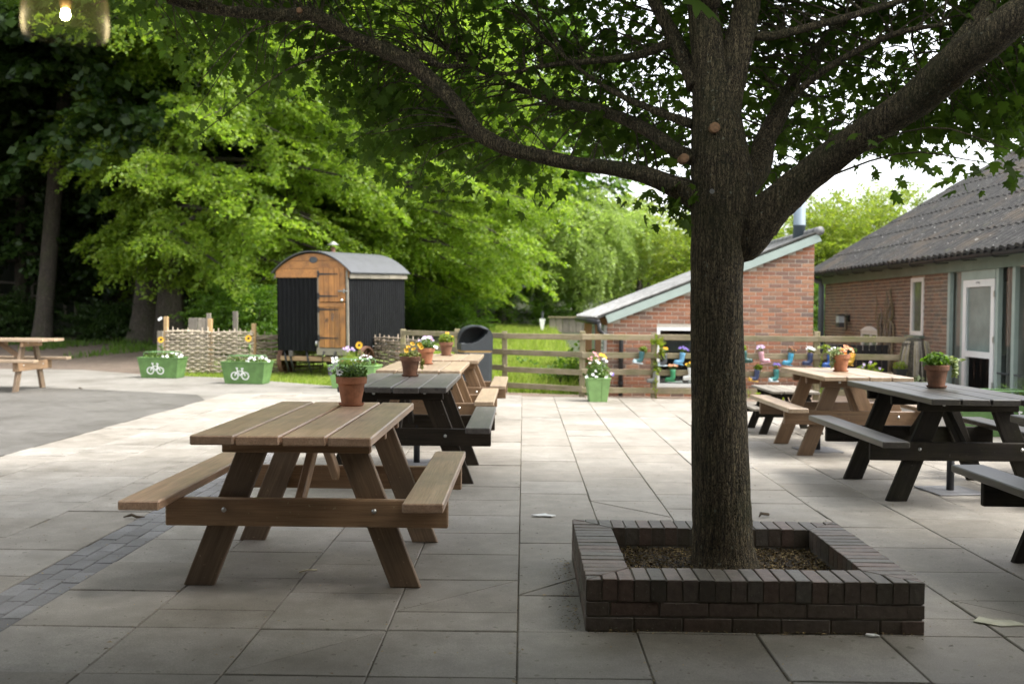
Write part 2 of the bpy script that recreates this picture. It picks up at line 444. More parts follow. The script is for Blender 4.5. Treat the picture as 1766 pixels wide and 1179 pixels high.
for nm, col in dict(f_white=(0.75, 0.74, 0.72), f_yellow=(0.72, 0.40, 0.015), f_purple=(0.13, 0.08, 0.32), f_lilac=(0.45, 0.33, 0.55), f_pink=(0.62, 0.28, 0.30),
                    f_peach=(0.72, 0.36, 0.20), f_dark=(0.10, 0.03, 0.03), f_eye=(0.02, 0.012, 0.006), f_orange=(0.75, 0.27, 0.02),
                    b_teal=(0.03, 0.11, 0.115), b_grey=(0.20, 0.20, 0.18), b_slate=(0.06, 0.065, 0.07), b_sky=(0.10, 0.26, 0.40), b_green=(0.03, 0.19, 0.08),
                    b_white=(0.62, 0.62, 0.58), b_dkgreen=(0.02, 0.07, 0.06), b_pink=(0.42, 0.23, 0.26), b_cyan=(0.04, 0.24, 0.36), b_navy=(0.025, 0.035, 0.085),
                    b_royal=(0.02, 0.08, 0.28), b_yellow=(0.50, 0.28, 0.03), b_seagreen=(0.03, 0.16, 0.15), b_pale=(0.50, 0.60, 0.64)).items():
    M[nm] = plain(nm, col, 0.4 if nm[0] == 'b' else 0.7, 0, 0.12, 15)


def scuffed(name, col, fleck, rough, spec):
    m, n, l, out = new_mat(name)
    ge = n.new('ShaderNodeNewGeometry')
    p = n.new('ShaderNodeBsdfPrincipled')
    a = noise(n, l, ge.outputs['Position'], 1.0, 6, 0.7, (30, 30, 3))
    r = ramp(n, [(0.35, tuple(x * 0.6 for x in col)), (0.65, tuple(x * 1.9 for x in col))])
    l.new(a, r.inputs[0])
    b = noise(n, l, ge.outputs['Position'], 14, 4, 0.6)
    br = ramp(n, [(0.68, (0, 0, 0)), (0.74, (0.7, 0.7, 0.7))])
    l.new(b, br.inputs[0])
    l.new(mixc(n, l, br.outputs[0], r.outputs[0], fleck), p.inputs['Base Color'])
    p.inputs['Roughness'].default_value = rough
    p.inputs['Specular IOR Level'].default_value = spec
    l.new(p.outputs[0], out.inputs['Surface'])
    return m


M['black_sheet'] = scuffed('black_sheet', (0.0055, 0.0058, 0.0064), (0.06, 0.062, 0.068), 0.6, 0.12)


def roofmat():
    m, n, l, out = new_mat('tile_roof')
    ge = n.new('ShaderNodeNewGeometry')
    pos = ge.outputs['Position']
    a = noise(n, l, pos, 9, 8, 0.78)
    r = ramp(n, [(0.36, (0.008, 0.0075, 0.007)), (0.53, (0.023, 0.0215, 0.019)), (0.72, (0.075, 0.071, 0.063))])
    l.new(a, r.inputs[0])
    b = noise(n, l, pos, 0.8, 5, 0.65)
    br = ramp(n, [(0.52, (0, 0, 0)), (0.66, (0.75, 0.75, 0.75))])
    l.new(b, br.inputs[0])
    c = mixc(n, l, br.outputs[0], r.outputs[0], (0.06, 0.043, 0.026))
    d = noise(n, l, pos, 3.0, 3, 0.6)
    dr = ramp(n, [(0.62, (0, 0, 0)), (0.72, (0.55, 0.55, 0.55))])
    l.new(d, dr.inputs[0])
    c = mixc(n, l, dr.outputs[0], c, (0.055, 0.055, 0.028))
    e = noise(n, l, pos, 22, 1, 0.4)
    er = ramp(n, [(0.74, (0, 0, 0)), (0.77, (0.9, 0.9, 0.9))])
    l.new(e, er.inputs[0])
    c = mixc(n, l, er.outputs[0], c, (0.42, 0.42, 0.38))
    p = n.new('ShaderNodeBsdfPrincipled')
    l.new(c, p.inputs['Base Color'])
    p.inputs['Roughness'].default_value = 0.85
    l.new(bump(n, l, a, 0.8, 0.02), p.inputs['Normal'])
    l.new(p.outputs[0], out.inputs['Surface'])
    return m


M['tile_roof'] = roofmat()


def lampglass():
    m, n, l, out = new_mat('ribbed_glass')
    t = n.new('ShaderNodeBsdfTransparent'); t.inputs['Color'].default_value = (0.97, 0.95, 0.86, 1)
    d = n.new('ShaderNodeBsdfTranslucent'); d.inputs['Color'].default_value = (0.8, 0.72, 0.4, 1)
    g = n.new('ShaderNodeBsdfGlossy'); g.inputs['Roughness'].default_value = 0.4
    a = n.new('ShaderNodeMixShader'); a.inputs[0].default_value = 0.5
    l.new(d.outputs[0], a.inputs[1]); l.new(g.outputs[0], a.inputs[2])
    b = n.new('ShaderNodeMixShader'); b.inputs[0].default_value = 0.06
    l.new(t.outputs[0], b.inputs[1]); l.new(a.outputs[0], b.inputs[2])
    l.new(b.outputs[0], out.inputs['Surface'])
    return m


M['ribbed_glass'] = lampglass()


def emit(name, col, s):
    m, n, l, out = new_mat(name)
    e = n.new('ShaderNodeEmission'); e.inputs[0].default_value = (*col, 1); e.inputs[1].default_value = s
    l.new(e.outputs[0], out.inputs['Surface'])
    return m


M['bulb'] = emit('bulb', (1.0, 0.85, 0.6), 60.0)


# ------------------------------------------------------------------ mesh helpers
class MB:
    def __init__(s):
        s.v, s.f, s.n = [], [], 0

    def add(s, v, f, m=None):
        if m is not None:
            v = [m @ Vector(p) for p in v]
        k = s.n
        s.v.extend([tuple(p) for p in v])
        s.f.extend([tuple(i + k for i in q) for q in f])
        s.n += len(v)
        return s

    def box(s, sx, sy, sz, c=(0, 0, 0), b=0.0, m=None):
        v, f = cbox(sx, sy, sz, b)
        v = [(p[0] + c[0], p[1] + c[1], p[2] + c[2]) for p in v]
        return s.add(v, f, m)

    def tube(s, pts, rad, seg=8, cap=True):
        v, f = tube(pts, rad, seg, cap)
        return s.add(v, f)

    def lathe(s, prof, seg=20, m=None):
        v, f = lathe(prof, seg)
        return s.add(v, f, m)

    def mesh(s, name, smooth=False):
        me = bpy.data.meshes.new(name)
        me.from_pydata(s.v, [], s.f)
        if smooth:
            me.polygons.foreach_set('use_smooth', [True] * len(me.polygons))
        me.update()
        return me


def cbox(sx, sy, sz, b=0.0):
    x, y, z = sx / 2, sy / 2, sz / 2
    if b <= 0:
        v = [(-x, -y, -z), (x, -y, -z), (x, y, -z), (-x, y, -z), (-x, -y, z), (x, -y, z), (x, y, z), (-x, y, z)]
        f = [(0, 3, 2, 1), (4, 5, 6, 7), (0, 1, 5, 4), (1, 2, 6, 5), (2, 3, 7, 6), (3, 0, 4, 7)]
        return v, f
    b = min(b, x * 0.45, y * 0.45, z * 0.45)
    v, idx = [], {}
    for i in (-1, 1):
        for j in (-1, 1):
            for k in (-1, 1):
                for ax in range(3):
                    p = [i * (x - b), j * (y - b), k * (z - b)]
                    p[ax] = (i * x, j * y, k * z)[ax]
                    idx[(i, j, k, ax)] = len(v)
                    v.append(tuple(p))
    f = []
    for ax in range(3):
        o = [q for q in range(3) if q != ax]
        for sg in (-1, 1):
            ring = []
            for a, c in ((-1, -1), (1, -1), (1, 1), (-1, 1)):
                t = [0, 0, 0]; t[ax] = sg; t[o[0]] = a; t[o[1]] = c
                ring.append(idx[(*t, ax)])
            flip = (sg < 0) != (ax == 1)
            f.append(tuple(ring[::-1]) if flip else tuple(ring))
    for ax in range(3):          # edges along ax
        o = [q for q in range(3) if q != ax]
        for a in (-1, 1):
            for c in (-1, 1):
                t0 = [0, 0, 0]; t0[o[0]] = a; t0[o[1]] = c
                t1 = list(t0); t0[ax] = -1; t1[ax] = 1
                q = [idx[(*t0, o[0])], idx[(*t1, o[0])], idx[(*t1, o[1])], idx[(*t0, o[1])]]
                f.append(orient(v, q))
    for i in (-1, 1):
        for j in (-1, 1):
            for k in (-1, 1):
                f.append(orient(v, [idx[(i, j, k, q)] for q in range(3)]))
    return v, f


def orient(v, q):
    a, b, c = Vector(v[q[0]]), Vector(v[q[1]]), Vector(v[q[2]])
    nrm = (b - a).cross(c - a)
    ctr = sum((Vector(v[i]) for i in q), Vector()) / len(q)
    return tuple(q) if nrm.dot(ctr) > 0 else tuple(q[::-1])


def cprism(poly, t, b):
    """convex polygon in XY (counter-clockwise) extruded along Z from 0 to t with chamfered rims"""
    nP = len(poly)
    cx = sum(p[0] for p in poly) / nP; cy = sum(p[1] for p in poly) / nP

    def inset(q):
        out = []
        for i in range(nP):
            p0, p1, p2 = Vector(q[i - 1]).to_2d(), Vector(q[i]).to_2d(), Vector(q[(i + 1) % nP]).to_2d()
            e1, e2 = (p1 - p0).normalized(), (p2 - p1).normalized()
            n1, n2 = Vector((-e1.y, e1.x)), Vector((-e2.y, e2.x))
            bis = (n1 + n2)
            k = b / max(0.3, (1 + n1.dot(n2)))
            out.append(p1 + bis * k)
        return out
    ins = inset(poly) if b > 0 else poly
    rings = [(ins, 0), (poly, b), (poly, t - b), (ins, t)] if b > 0 else [(poly, 0), (poly, t)]
    v = [(p[0], p[1], z) for r, z in rings for p in r]
    f = [tuple(range(nP))[::-1]]
    for k in range(len(rings) - 1):
        for i in range(nP):
            j = (i + 1) % nP
            f.append((k * nP + i, k * nP + j, (k + 1) * nP + j, (k + 1) * nP + i))
    f.append(tuple(range((len(rings) - 1) * nP, len(rings) * nP)))
    return v, f


def tube(pts, rad, seg=8, cap=True):
    pts = [Vector(p) for p in pts]
    n = len(pts)
    if isinstance(rad, (int, float)):
        rad = [rad] * n
    v, f = [], []
    up = None
    for i in range(n):
        d = (pts[min(i + 1, n - 1)] - pts[max(i - 1, 0)])
        d = d.normalized() if d.length > 1e-9 else Vector((0, 0, 1))
        if up is None:
            ref = Vector((0, 0, 1)) if abs(d.z) < 0.9 else Vector((1, 0, 0))
            up = (ref - d * ref.dot(d)).normalized()
        else:
            up = (up - d * up.dot(d))
            up = up.normalized() if up.length > 1e-6 else d.orthogonal().normalized()
        w = d.cross(up)
        for k in range(seg):
            a = 2 * PI * k / seg
            v.append(tuple(pts[i] + (up * math.cos(a) + w * math.sin(a)) * rad[i]))
    for i in range(n - 1):
        for k in range(seg):
            j = (k + 1) % seg
            f.append((i * seg + k, i * seg + j, (i + 1) * seg + j, (i + 1) * seg + k))
    if cap:
        f.append(tuple(range(seg))[::-1])
        f.append(tuple(range((n - 1) * seg, n * seg)))
    return v, f


def lathe(prof, seg=20):
    v, f = [], []
    for r, z in prof:
        for k in range(seg):
            a = 2 * PI * k / seg
            v.append((r * math.cos(a), r * math.sin(a), z))
    for i in range(len(prof) - 1):
        for k in range(seg):
            j = (k + 1) % seg
            f.append((i * seg + k, i * seg + j, (i + 1) * seg + j, (i + 1) * seg + k))
    f.append(tuple(range(seg))[::-1])
    f.append(tuple(range((len(prof) - 1) * seg, len(prof) * seg)))
    return v, f


def link(name, me, mat=None, parent=None, loc=None, rot=None, scale=None, mw=None):
    if mat is not None and not me.materials:
        me.materials.append(mat)
    o = bpy.data.objects.new(name, me)
    C.objects.link(o)
    if parent is not None:
        o.parent = parent
    if mw is not None:
        o.matrix_basis = mw
    else:
        if loc is not None:
            o.location = loc
        if rot is not None:
            o.rotation_euler = rot
        if scale is not None:
            o.scale = scale
    if mat is not None and me.materials[0] != mat:
        o.material_slots[0].link = 'OBJECT'
        o.material_slots[0].material = mat
    return o


def tag(o, label, cat, group=None):
    o['label'] = label
    o['category'] = cat
    if group:
        o['group'] = group
    return o


def thing(name, label, cat, loc=(0, 0, 0), rz=0.0, group=None, scale=None, rot=None):
    o = bpy.data.objects.new(name, None)
    C.objects.link(o)
    o.location = loc
    o.rotation_euler = rot if rot else (0, 0, rz)
    if scale:
        o.scale = scale
    o.empty_display_size = 0.1
    return tag(o, label, cat, group)


def struct(o):
    o['kind'] = 'structure'
    return o


def stuff(o):
    o['kind'] = 'stuff'
    return o


def np_mesh(name, V, nper):
    """V: (N, nper, 3) polygons"""
    N = V.shape[0]
    me = bpy.data.meshes.new(name)
    me.vertices.add(N * nper)
    me.vertices.foreach_set('co', V.reshape(-1).astype(np.float32))
    me.loops.add(N * nper)
    me.loops.foreach_set('vertex_index', np.arange(N * nper, dtype=np.int32))
    me.polygons.add(N)
    me.polygons.foreach_set('loop_start', np.arange(0, N * nper, nper, dtype=np.int32))
    me.update(calc_edges=True)
    return me


_cache = {}


def cached(key, fn):
    if key not in _cache:
        _cache[key] = fn()
    return _cache[key]


def smoothstep(a, b, x):
    t = np.clip((x - a) / (b - a), 0, 1)
    return t * t * (3 - 2 * t)


# ------------------------------------------------------------------ ground
def height(x, y):
    x = np.asarray(x, float); y = np.asarray(y, float)
    h = 0.028 * np.maximum(0, y - 22)
    left = smoothstep(-3.0, -14.0, x)
    h = h + left * 0.20 * np.maximum(0, y - 37)
    h = h + (1 - left) * 0.05 * np.maximum(0, y - 48)
    h = h + left * 0.35 * np.maximum(0, -x - 20) * smoothstep(20, 30, y)
    return h


def hz(x, y):
    return float(height(x, y))


def sheet(name, xs, ys, dz, mat):
    X, Y = np.meshgrid(xs, ys)
    Z = height(X, Y) + dz
    nx, ny = len(xs), len(ys)
    V = np.stack([X, Y, Z], -1).reshape(-1, 3)
    F = [(j * nx + i, j * nx + i + 1, (j + 1) * nx + i + 1, (j + 1) * nx + i) for j in range(ny - 1) for i in range(nx - 1)]
    me = bpy.data.meshes.new(name)
    me.from_pydata(V.tolist(), [], F)
    me.polygons.foreach_set('use_smooth', [True] * len(F))
    return link(name, me, mat)


gx = np.concatenate([np.linspace(-300, -60, 9), np.linspace(-50, 50, 51), np.linspace(60, 300, 9)])
gy = np.concatenate([np.linspace(-60, -5, 6), np.linspace(0, 100, 51), np.linspace(120, 400, 8)])
struct(sheet('ground', gx, gy, -0.06, M['earth']))


def flat_poly(name, pts, z, mat):
    me = bpy.data.meshes.new(name)
    me.from_pydata([(p[0], p[1], z) for p in pts], [], [tuple(range(len(pts)))])
    return link(name, me, mat)


# paving: bed + slabs
paving = struct(flat_poly('paving', [(-2.256, -3), (7.15, -3), (7.15, 16.12), (3.2, 16.16), (-0.5, 16.9), (-4.94, 16.9), (-4.94, 6.0), (-8, 4.0), (-8, -3), (-2.56, -3)], -0.009, M['bed']))
xcols = [-4.94, -4.34, -3.745, -3.15, -2.575, None, -2.256, -1.70, -1.15, -0.59, -0.014, 0.51, 1.035, 1.575, 2.115, 2.68, 3.245, 3.81, 4.375, 4.94, 5.505, 6.07, 6.63, 7.13]
SL = 0.56
GAP = 0.0055
slab_rects = []
for k in range(len(xcols) - 1):
    x0, x1 = xcols[k], xcols[k + 1]
    if x0 is None or x1 is None:
        continue
    off = [0.0, 0.27][k % 2] + rnd.uniform(-0.02, 0.02)
    rows = [4.34 - SL * q for q in range(12, 0, -1)] + [4.34]
    y = 4.34 + (off if off > 0.1 else SL)
    while y < 17.2:
        rows.append(y)
        y += SL
    for a, b in zip(rows[:-1], rows[1:]):
        ymax = 16.9 if x0 < -0.5 else 16.9 - (x0 + 0.5) * 0.2
        if x0 >= 3.2:
            ymax = 16.14
        b = min(b, ymax)
        if b - a < 0.08:
            continue
        if x0 < -2.6 and b < 2.0:
            continue
        slab_rects.append((x0, x1, a, b))
for x0 in (-5.54, -6.14, -6.74):          # left of the tarmac corner, near the camera
    for q in range(10):
        y1 = 9.2 + (x0 + 4.94) * 0.0 - SL * q
        if y1 < 9.3 and y1 > 4.0:
            pass


def slab_mesh(poly):
    v, f = cprism(poly, 0.04, 0.004)
    mb = MB(); mb.add(v, f)
    return mb.mesh('paving_slab')


def in_planter(x0, x1, y0, y1):
    return x0 > 0.33 and x1 < 1.73 and y0 > 4.40 and y1 < 5.56


slab_rects = [s for s in slab_rects if not in_planter(*s)]
diag = {}
def mark_diag(px, py, kind):
    for i, (x0, x1, a, b) in enumerate(slab_rects):
        if x0 < px < x1 and a < py < b:
            diag[i] = kind
for q in ((-0.3, 4.62, 0), (0.2, 5.05, 0), (-0.85, 4.05, 0), (0.8, 6.9, 1), (2.4, 4.6, 1)):
    mark_diag(*q)
slab_rects_i = sorted(range(len(slab_rects)), key=lambda i: (slab_rects[i][2] + 3 * (slab_rects[i][2] < 2.6) * 10 + 0.3 * abs(slab_rects[i][0] + 0.5)))
rest = MB()
cnt = 0
for i in slab_rects_i:
    x0, x1, a, b = slab_rects[i]
    g = GAP / 2
    w, d = x1 - x0 - GAP, b - a - GAP
    cx, cy = (x0 + x1) / 2, (a + b) / 2
    rect = [(-w / 2, -d / 2), (w / 2, -d / 2), (w / 2, d / 2), (-w / 2, d / 2)]
    polys = [rect]
    if i in diag:
        e = 0.004
        if diag[i] == 0:
            polys = [[(-w / 2 + e, -d / 2), (w / 2, -d / 2), (w / 2, d / 2 - e)], [(-w / 2, -d / 2 + e), (w / 2 - e, d / 2), (-w / 2, d / 2)]]
        else:
            polys = [[(-w / 2, -d / 2), (w / 2 - e, -d / 2), (-w / 2, d / 2 - e)], [(w / 2, -d / 2 + e), (w / 2, d / 2), (-w / 2 + e, d / 2)]]
    for pl in polys:
        dz = rnd.uniform(-0.0035, 0.0035)
        m4 = Matrix.Translation((cx, cy, -0.04 + dz)) @ Euler((rnd.uniform(-.005, .005), rnd.uniform(-.005, .005), rnd.uniform(-.003, .003))).to_matrix().to_4x4()
        if cnt < 298:
            key = ('slab', round(w, 2), round(d, 2)) if len(polys) == 1 else ('slabd', i, id(pl))
            me = cached(key, lambda: slab_mesh(pl))
            link('paving_slab', me, M['slab'], paving, mw=m4)
            cnt += 1
        else:
            v, f = cprism(pl, 0.04, 0.004)
            rest.add(v, f, m4)
stuff(link('paving_slab', rest.mesh('paving_slab_rest'), M['slab'], paving))

# strip of blue-grey block pavers along the left row
strip = struct(flat_poly('paver_strip', [(-2.572, -2), (-2.258, -2), (-2.258, 16.85), (-2.572, 16.85)], -0.012, M['bed']))
pl_rest = MB(); cnt = 0
pieces = []
for c3 in range(3):
    y = 2.6 + [0, 0.1, 0.04][c3]
    while y < 16.7:
        pieces.append((-2.572 + 0.1047 * (c3 + 0.5), y + 0.1, c3))
        y += 0.2
pieces.sort(key=lambda q: q[1])
pm = MB().add(*cbox(0.0995, 0.194, 0.03, 0.004)).mesh('paver')
for x, y, c3 in pieces:
    m4 = Matrix.Translation((x, y, -0.0165 + rnd.uniform(-.002, .002))) @ Euler((rnd.uniform(-.01, .01), rnd.uniform(-.01, .01), rnd.uniform(-.008, .008))).to_matrix().to_4x4()
    if cnt < 200:
        link('paver', pm, M['paver'], strip, mw=m4); cnt += 1
    else:
        pl_rest.add(*cbox(0.0995, 0.194, 0.03, 0.004), m4)
stuff(link('paver', pl_rest.mesh('paver_rest'), M['paver'], strip))

struct(flat_poly('tarmac', [(-4.945, -3), (-4.945, 15.4), (-5.4, 16.4), (-7.7, 17.3), (-9.3, 17.6), (-30, 18.6), (-30, -3)], 0.0, M['tarmac']))
struct(flat_poly('concrete_apron', [(-4.945, 15.4), (-2.26, 16.9), (-2.0, 18.6), (-3.4, 18.5), (-6.2, 20.6), (-8.2, 21.4), (-11.6, 23.9), (-30, 27.5), (-30, 18.6), (-9.3, 17.6), (-7.7, 17.3), (-5.4, 16.4)], -0.006, M['concrete']))
struct(flat_poly('gravel_edging', [(-2.3, 16.9), (-0.5, 16.905), (3.2, 16.165), (7.15, 16.125), (7.15, 18.5), (4.9, 18.0), (4.9, 17.0), (1.4, 17.0), (-0.8, 17.7), (-2.1, 18.6)], -0.008, M['gravel']))
struct(sheet('bark_path', np.linspace(-40, -8.2, 34), np.linspace(21.2, 36, 16), -0.03, M['bark_chip']))
struct(sheet('meadow', np.linspace(-3.0, 1.42, 12), np.linspace(17.55, 50, 40), -0.035, M['meadow']))
struct(sheet('lawn', np.linspace(-8.3, -1.6, 20), np.linspace(18.7, 30, 20), -0.038, M['meadow']))


# ------------------------------------------------------------------ grass
def grass(name, x0, x1, y0, y1, n, hmin, hmax, wid, mat, keep=None):
    x = rng.uniform(x0, x1, n); y = y0 + (y1 - y0) * rng.random(n) ** 1.3
    if keep is not None:
        k = keep(x, y); x, y = x[k], y[k]; n = len(x)
    z = height(x, y) - 0.04
    patch = 0.6 + 0.4 * np.sin(x * 1.7 + y * 0.9) * np.cos(y * 1.1 - x * 0.6)
    h = rng.uniform(hmin, hmax, n) * (0.55 + 0.45 * patch)
    a = rng.uniform(0, 2 * PI, n); w = wid * rng.uniform(0.6, 1.3, n)
    lean = rng.uniform(0.0, 0.55, n) * h
    b = rng.uniform(0, 2 * PI, n)
    dx, dy = np.cos(a) * w / 2, np.sin(a) * w / 2
    mx, my = x + np.cos(b) * lean * 0.35, y + np.sin(b) * lean * 0.35
    tx, ty = x + np.cos(b) * lean, y + np.sin(b) * lean
    V = np.stack([np.stack([x - dx, y - dy, z], -1), np.stack([x + dx, y + dy, z], -1),
                  np.stack([mx + dx * .8, my + dy * .8, z + h * 0.6], -1), np.stack([tx, ty, z + h], -1),
                  np.stack([mx - dx * .8, my - dy * .8, z + h * 0.6], -1)], 1)
    return stuff(link(name, np_mesh(name, V, 5), mat))


grass('meadow_grass', -2.6, 1.40, 17.65, 46, 26000, 0.14, 0.42, 0.022, M['grass'])
def lawn_keep(x, y):
    edge = np.interp(x, [-8.3, -6.2, -3.4, -2.0], [21.45, 20.7, 18.6, 18.75])
    return y > edge
grass('lawn_grass', -8.3, -1.7, 18.6, 25, 16000, 0.05, 0.14, 0.02, M['grass'], lawn_keep)
grass('fringe_grass', -17, -7.9, 25.5, 33, 9000, 0.08, 0.3, 0.025, M['leaf_mid'], lambda x, y: y > 25.5 + 3.5 * np.sin(x * 1.3) ** 2 + (x < -12) * 3)

# ------------------------------------------------------------------ picnic tables
def beam_mesh(L, w, t, b=0.006):
    def mk():
        return MB().add(*cbox(w, L, t, b)).mesh('beam')
    return cached(('beam', round(L, 3), round(w, 3), round(t, 3)), mk)


def bolt_mesh():
    def mk():
        mb = MB()
        mb.add(*lathe([(0.013, 0), (0.013, 0.003), (0.009, 0.0032), (0.0085, 0.007), (0.005, 0.010), (0.001, 0.011)], 10), Matrix.Rotation(PI / 2, 4, 'X'))
        return mb.mesh('bolt', True)
    return cached('bolt', mk)


def leg_mesh(sgn):
    """leg poly in its own frame: long axis Y, thickness Z"""
    foot, top, hw, H = 0.5275, 0.2275, 0.0775, 0.766
    lean = math.atan2(foot - top, H)
    a = lean
    pts = [(-hw, 0), (hw, 0), (hw - (foot - top), H), (-hw - (foot - top), H)]     # right-hand leg leans to -x going up
    ca, sa = math.cos(-a), math.sin(-a)
    q = [(x * ca - y * sa, x * sa + y * ca) for x, y in pts]
    def mk():
        return MB().add(*cprism(q, 0.045, 0.005)).mesh('leg')
    return cached('leg', mk), lean, foot


LEGY = 0.50
BO = 0.0                       # table-to-table shift of the boards


def picnic_table(label, loc, mats, rz=0.0, scale=None, seed=0, length=1.78, group='picnic tables on the paving', board=(-0.66, 0.765), planks=None):
    r = random.Random(seed)
    t = thing('picnic_table', label, 'picnic table', loc, rz, group, scale)
    wtop, wside = mats
    for k in range(4):
        x = (k - 1.5) * 0.2165
        m = planks[k] if planks else wtop
        link('tabletop_plank', beam_mesh(length, 0.2045, 0.045), m, t, (x, r.uniform(-.008, .008), 0.7885 + r.uniform(-.0025, .0025)), (r.uniform(-.002, .002), r.uniform(-.010, .010), r.uniform(-.0025, .0025)))
    for s in (-1, 1):
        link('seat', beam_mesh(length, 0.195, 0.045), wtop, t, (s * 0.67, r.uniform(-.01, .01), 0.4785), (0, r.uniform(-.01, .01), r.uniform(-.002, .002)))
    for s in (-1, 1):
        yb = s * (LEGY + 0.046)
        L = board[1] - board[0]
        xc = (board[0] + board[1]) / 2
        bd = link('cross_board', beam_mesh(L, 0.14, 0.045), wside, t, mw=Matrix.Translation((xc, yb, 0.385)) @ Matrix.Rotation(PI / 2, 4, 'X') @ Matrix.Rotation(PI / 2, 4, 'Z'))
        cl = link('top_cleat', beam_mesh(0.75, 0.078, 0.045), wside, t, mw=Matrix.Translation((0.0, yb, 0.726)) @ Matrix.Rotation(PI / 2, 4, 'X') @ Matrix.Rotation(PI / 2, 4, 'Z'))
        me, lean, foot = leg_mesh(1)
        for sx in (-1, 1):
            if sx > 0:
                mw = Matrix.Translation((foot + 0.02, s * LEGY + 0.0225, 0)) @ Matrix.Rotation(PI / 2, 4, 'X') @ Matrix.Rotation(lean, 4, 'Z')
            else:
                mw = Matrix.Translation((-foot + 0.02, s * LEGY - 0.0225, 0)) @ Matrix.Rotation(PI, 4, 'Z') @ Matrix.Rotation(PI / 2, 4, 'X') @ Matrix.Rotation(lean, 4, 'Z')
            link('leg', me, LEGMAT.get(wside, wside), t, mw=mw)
            xb = sx * (foot - 0.3 * 0.385 / 0.766) + 0.02
            for (bx, bz) in ((xb, 0.40), (sx * 0.205 + 0.02, 0.742)):
                f = 1 if s > 0 else 0
                o = link('bolt', bolt_mesh(), M['bolt'], t, (bx + r.uniform(-.006, .006), yb + s * 0.0225, bz + r.uniform(-.004, .004)), (0, 0, PI if s > 0 else 0))
        # diagonal brace from the board up to the middle cleat
        p0, p1 = Vector((0.0, s * (LEGY + 0.01), 0.40)), Vector((0.0, s * 0.05, 0.735))
        d = p1 - p0
        ang = math.atan2(d.z, -s * d.y)
        mwb = Matrix.Translation((p0 + p1) / 2) @ (Matrix.Rotation(-s * ang, 4, 'X') if True else Matrix())
        link('brace', beam_mesh(d.length, 0.045, 0.07), wside, t, mw=mwb)
    link('middle_cleat', beam_mesh(0.75, 0.078, 0.045), wside, t, mw=Matrix.Translation((0, 0, 0.726)) @ Matrix.Rotation(PI / 2, 4, 'X') @ Matrix.Rotation(PI / 2, 4, 'Z'))
    return t


WB, WP, WD, WK, WG = M['wood_brown'], M['wood_pale'], M['wood_dark'], M['wood_black'], M['wood_grey']
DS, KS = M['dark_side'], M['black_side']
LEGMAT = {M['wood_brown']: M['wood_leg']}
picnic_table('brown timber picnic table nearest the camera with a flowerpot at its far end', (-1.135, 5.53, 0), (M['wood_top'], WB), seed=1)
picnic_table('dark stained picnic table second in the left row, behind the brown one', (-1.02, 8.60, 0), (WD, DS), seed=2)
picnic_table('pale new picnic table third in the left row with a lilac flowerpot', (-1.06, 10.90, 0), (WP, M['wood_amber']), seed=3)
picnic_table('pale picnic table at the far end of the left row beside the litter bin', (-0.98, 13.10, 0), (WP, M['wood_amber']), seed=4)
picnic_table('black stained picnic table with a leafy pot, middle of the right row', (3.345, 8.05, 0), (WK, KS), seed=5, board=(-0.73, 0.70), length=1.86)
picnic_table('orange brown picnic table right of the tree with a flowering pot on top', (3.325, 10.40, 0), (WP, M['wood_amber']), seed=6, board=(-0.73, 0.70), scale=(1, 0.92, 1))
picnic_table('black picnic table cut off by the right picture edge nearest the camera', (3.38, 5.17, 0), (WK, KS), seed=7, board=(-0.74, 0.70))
picnic_table('low weathered children\'s picnic table half hidden behind the tree trunk', (3.14, 12.0, 0), (WG, KS), seed=8, scale=(0.63, 0.62, 0.64))
picnic_table('picnic table standing alone on the tarmac at the left picture edge', (-9.05, 17.0, 0), (WP, WB), rz=PI / 2, seed=9, scale=(0.9, 1.1, 1.09))
picnic_table('black picnic table outside the glass door, only a bench end in view', (5.05, 8.2, 0), (WK, KS), seed=10)


def parasol_base(label, x, y, h):
    t = thing('parasol_base', label, 'parasol base', (x, y, 0), 0.12, 'parasol bases under the tables')
    mb = MB().add(*cbox(0.40, 0.40, 0.01, 0.002))
    link('base_plate', mb.mesh('base_plate'), M['granite'] if False else M['steel_plate'], t, (0, 0, 0.007))
    mb = MB().add(*lathe([(0.029, 0.012), (0.029, h), (0.023, h), (0.023, h - 0.05)], 14))
    link('pole_socket', mb.mesh('pole_socket', True), M['black_iron'], t)
    mb = MB().add(*cbox(0.05, 0.012, 0.012, 0.002))
    link('clamp_screw', mb.mesh('clamp_screw'), M['bolt'], t, (0.045, 0, h - 0.04))


M['steel_plate'] = plain('steel_plate', (0.16, 0.16, 0.165), 0.5, 0.3, 0.25, 12)
parasol_base('steel parasol base plate with black socket under the black right hand table', 3.43, 7.98, 0.36)
parasol_base('black parasol socket under the orange brown table right of the tree', 3.06, 10.32, 0.36)
parasol_base('black parasol socket beneath the dark table of the left row', -0.975, 9.15, 0.36)

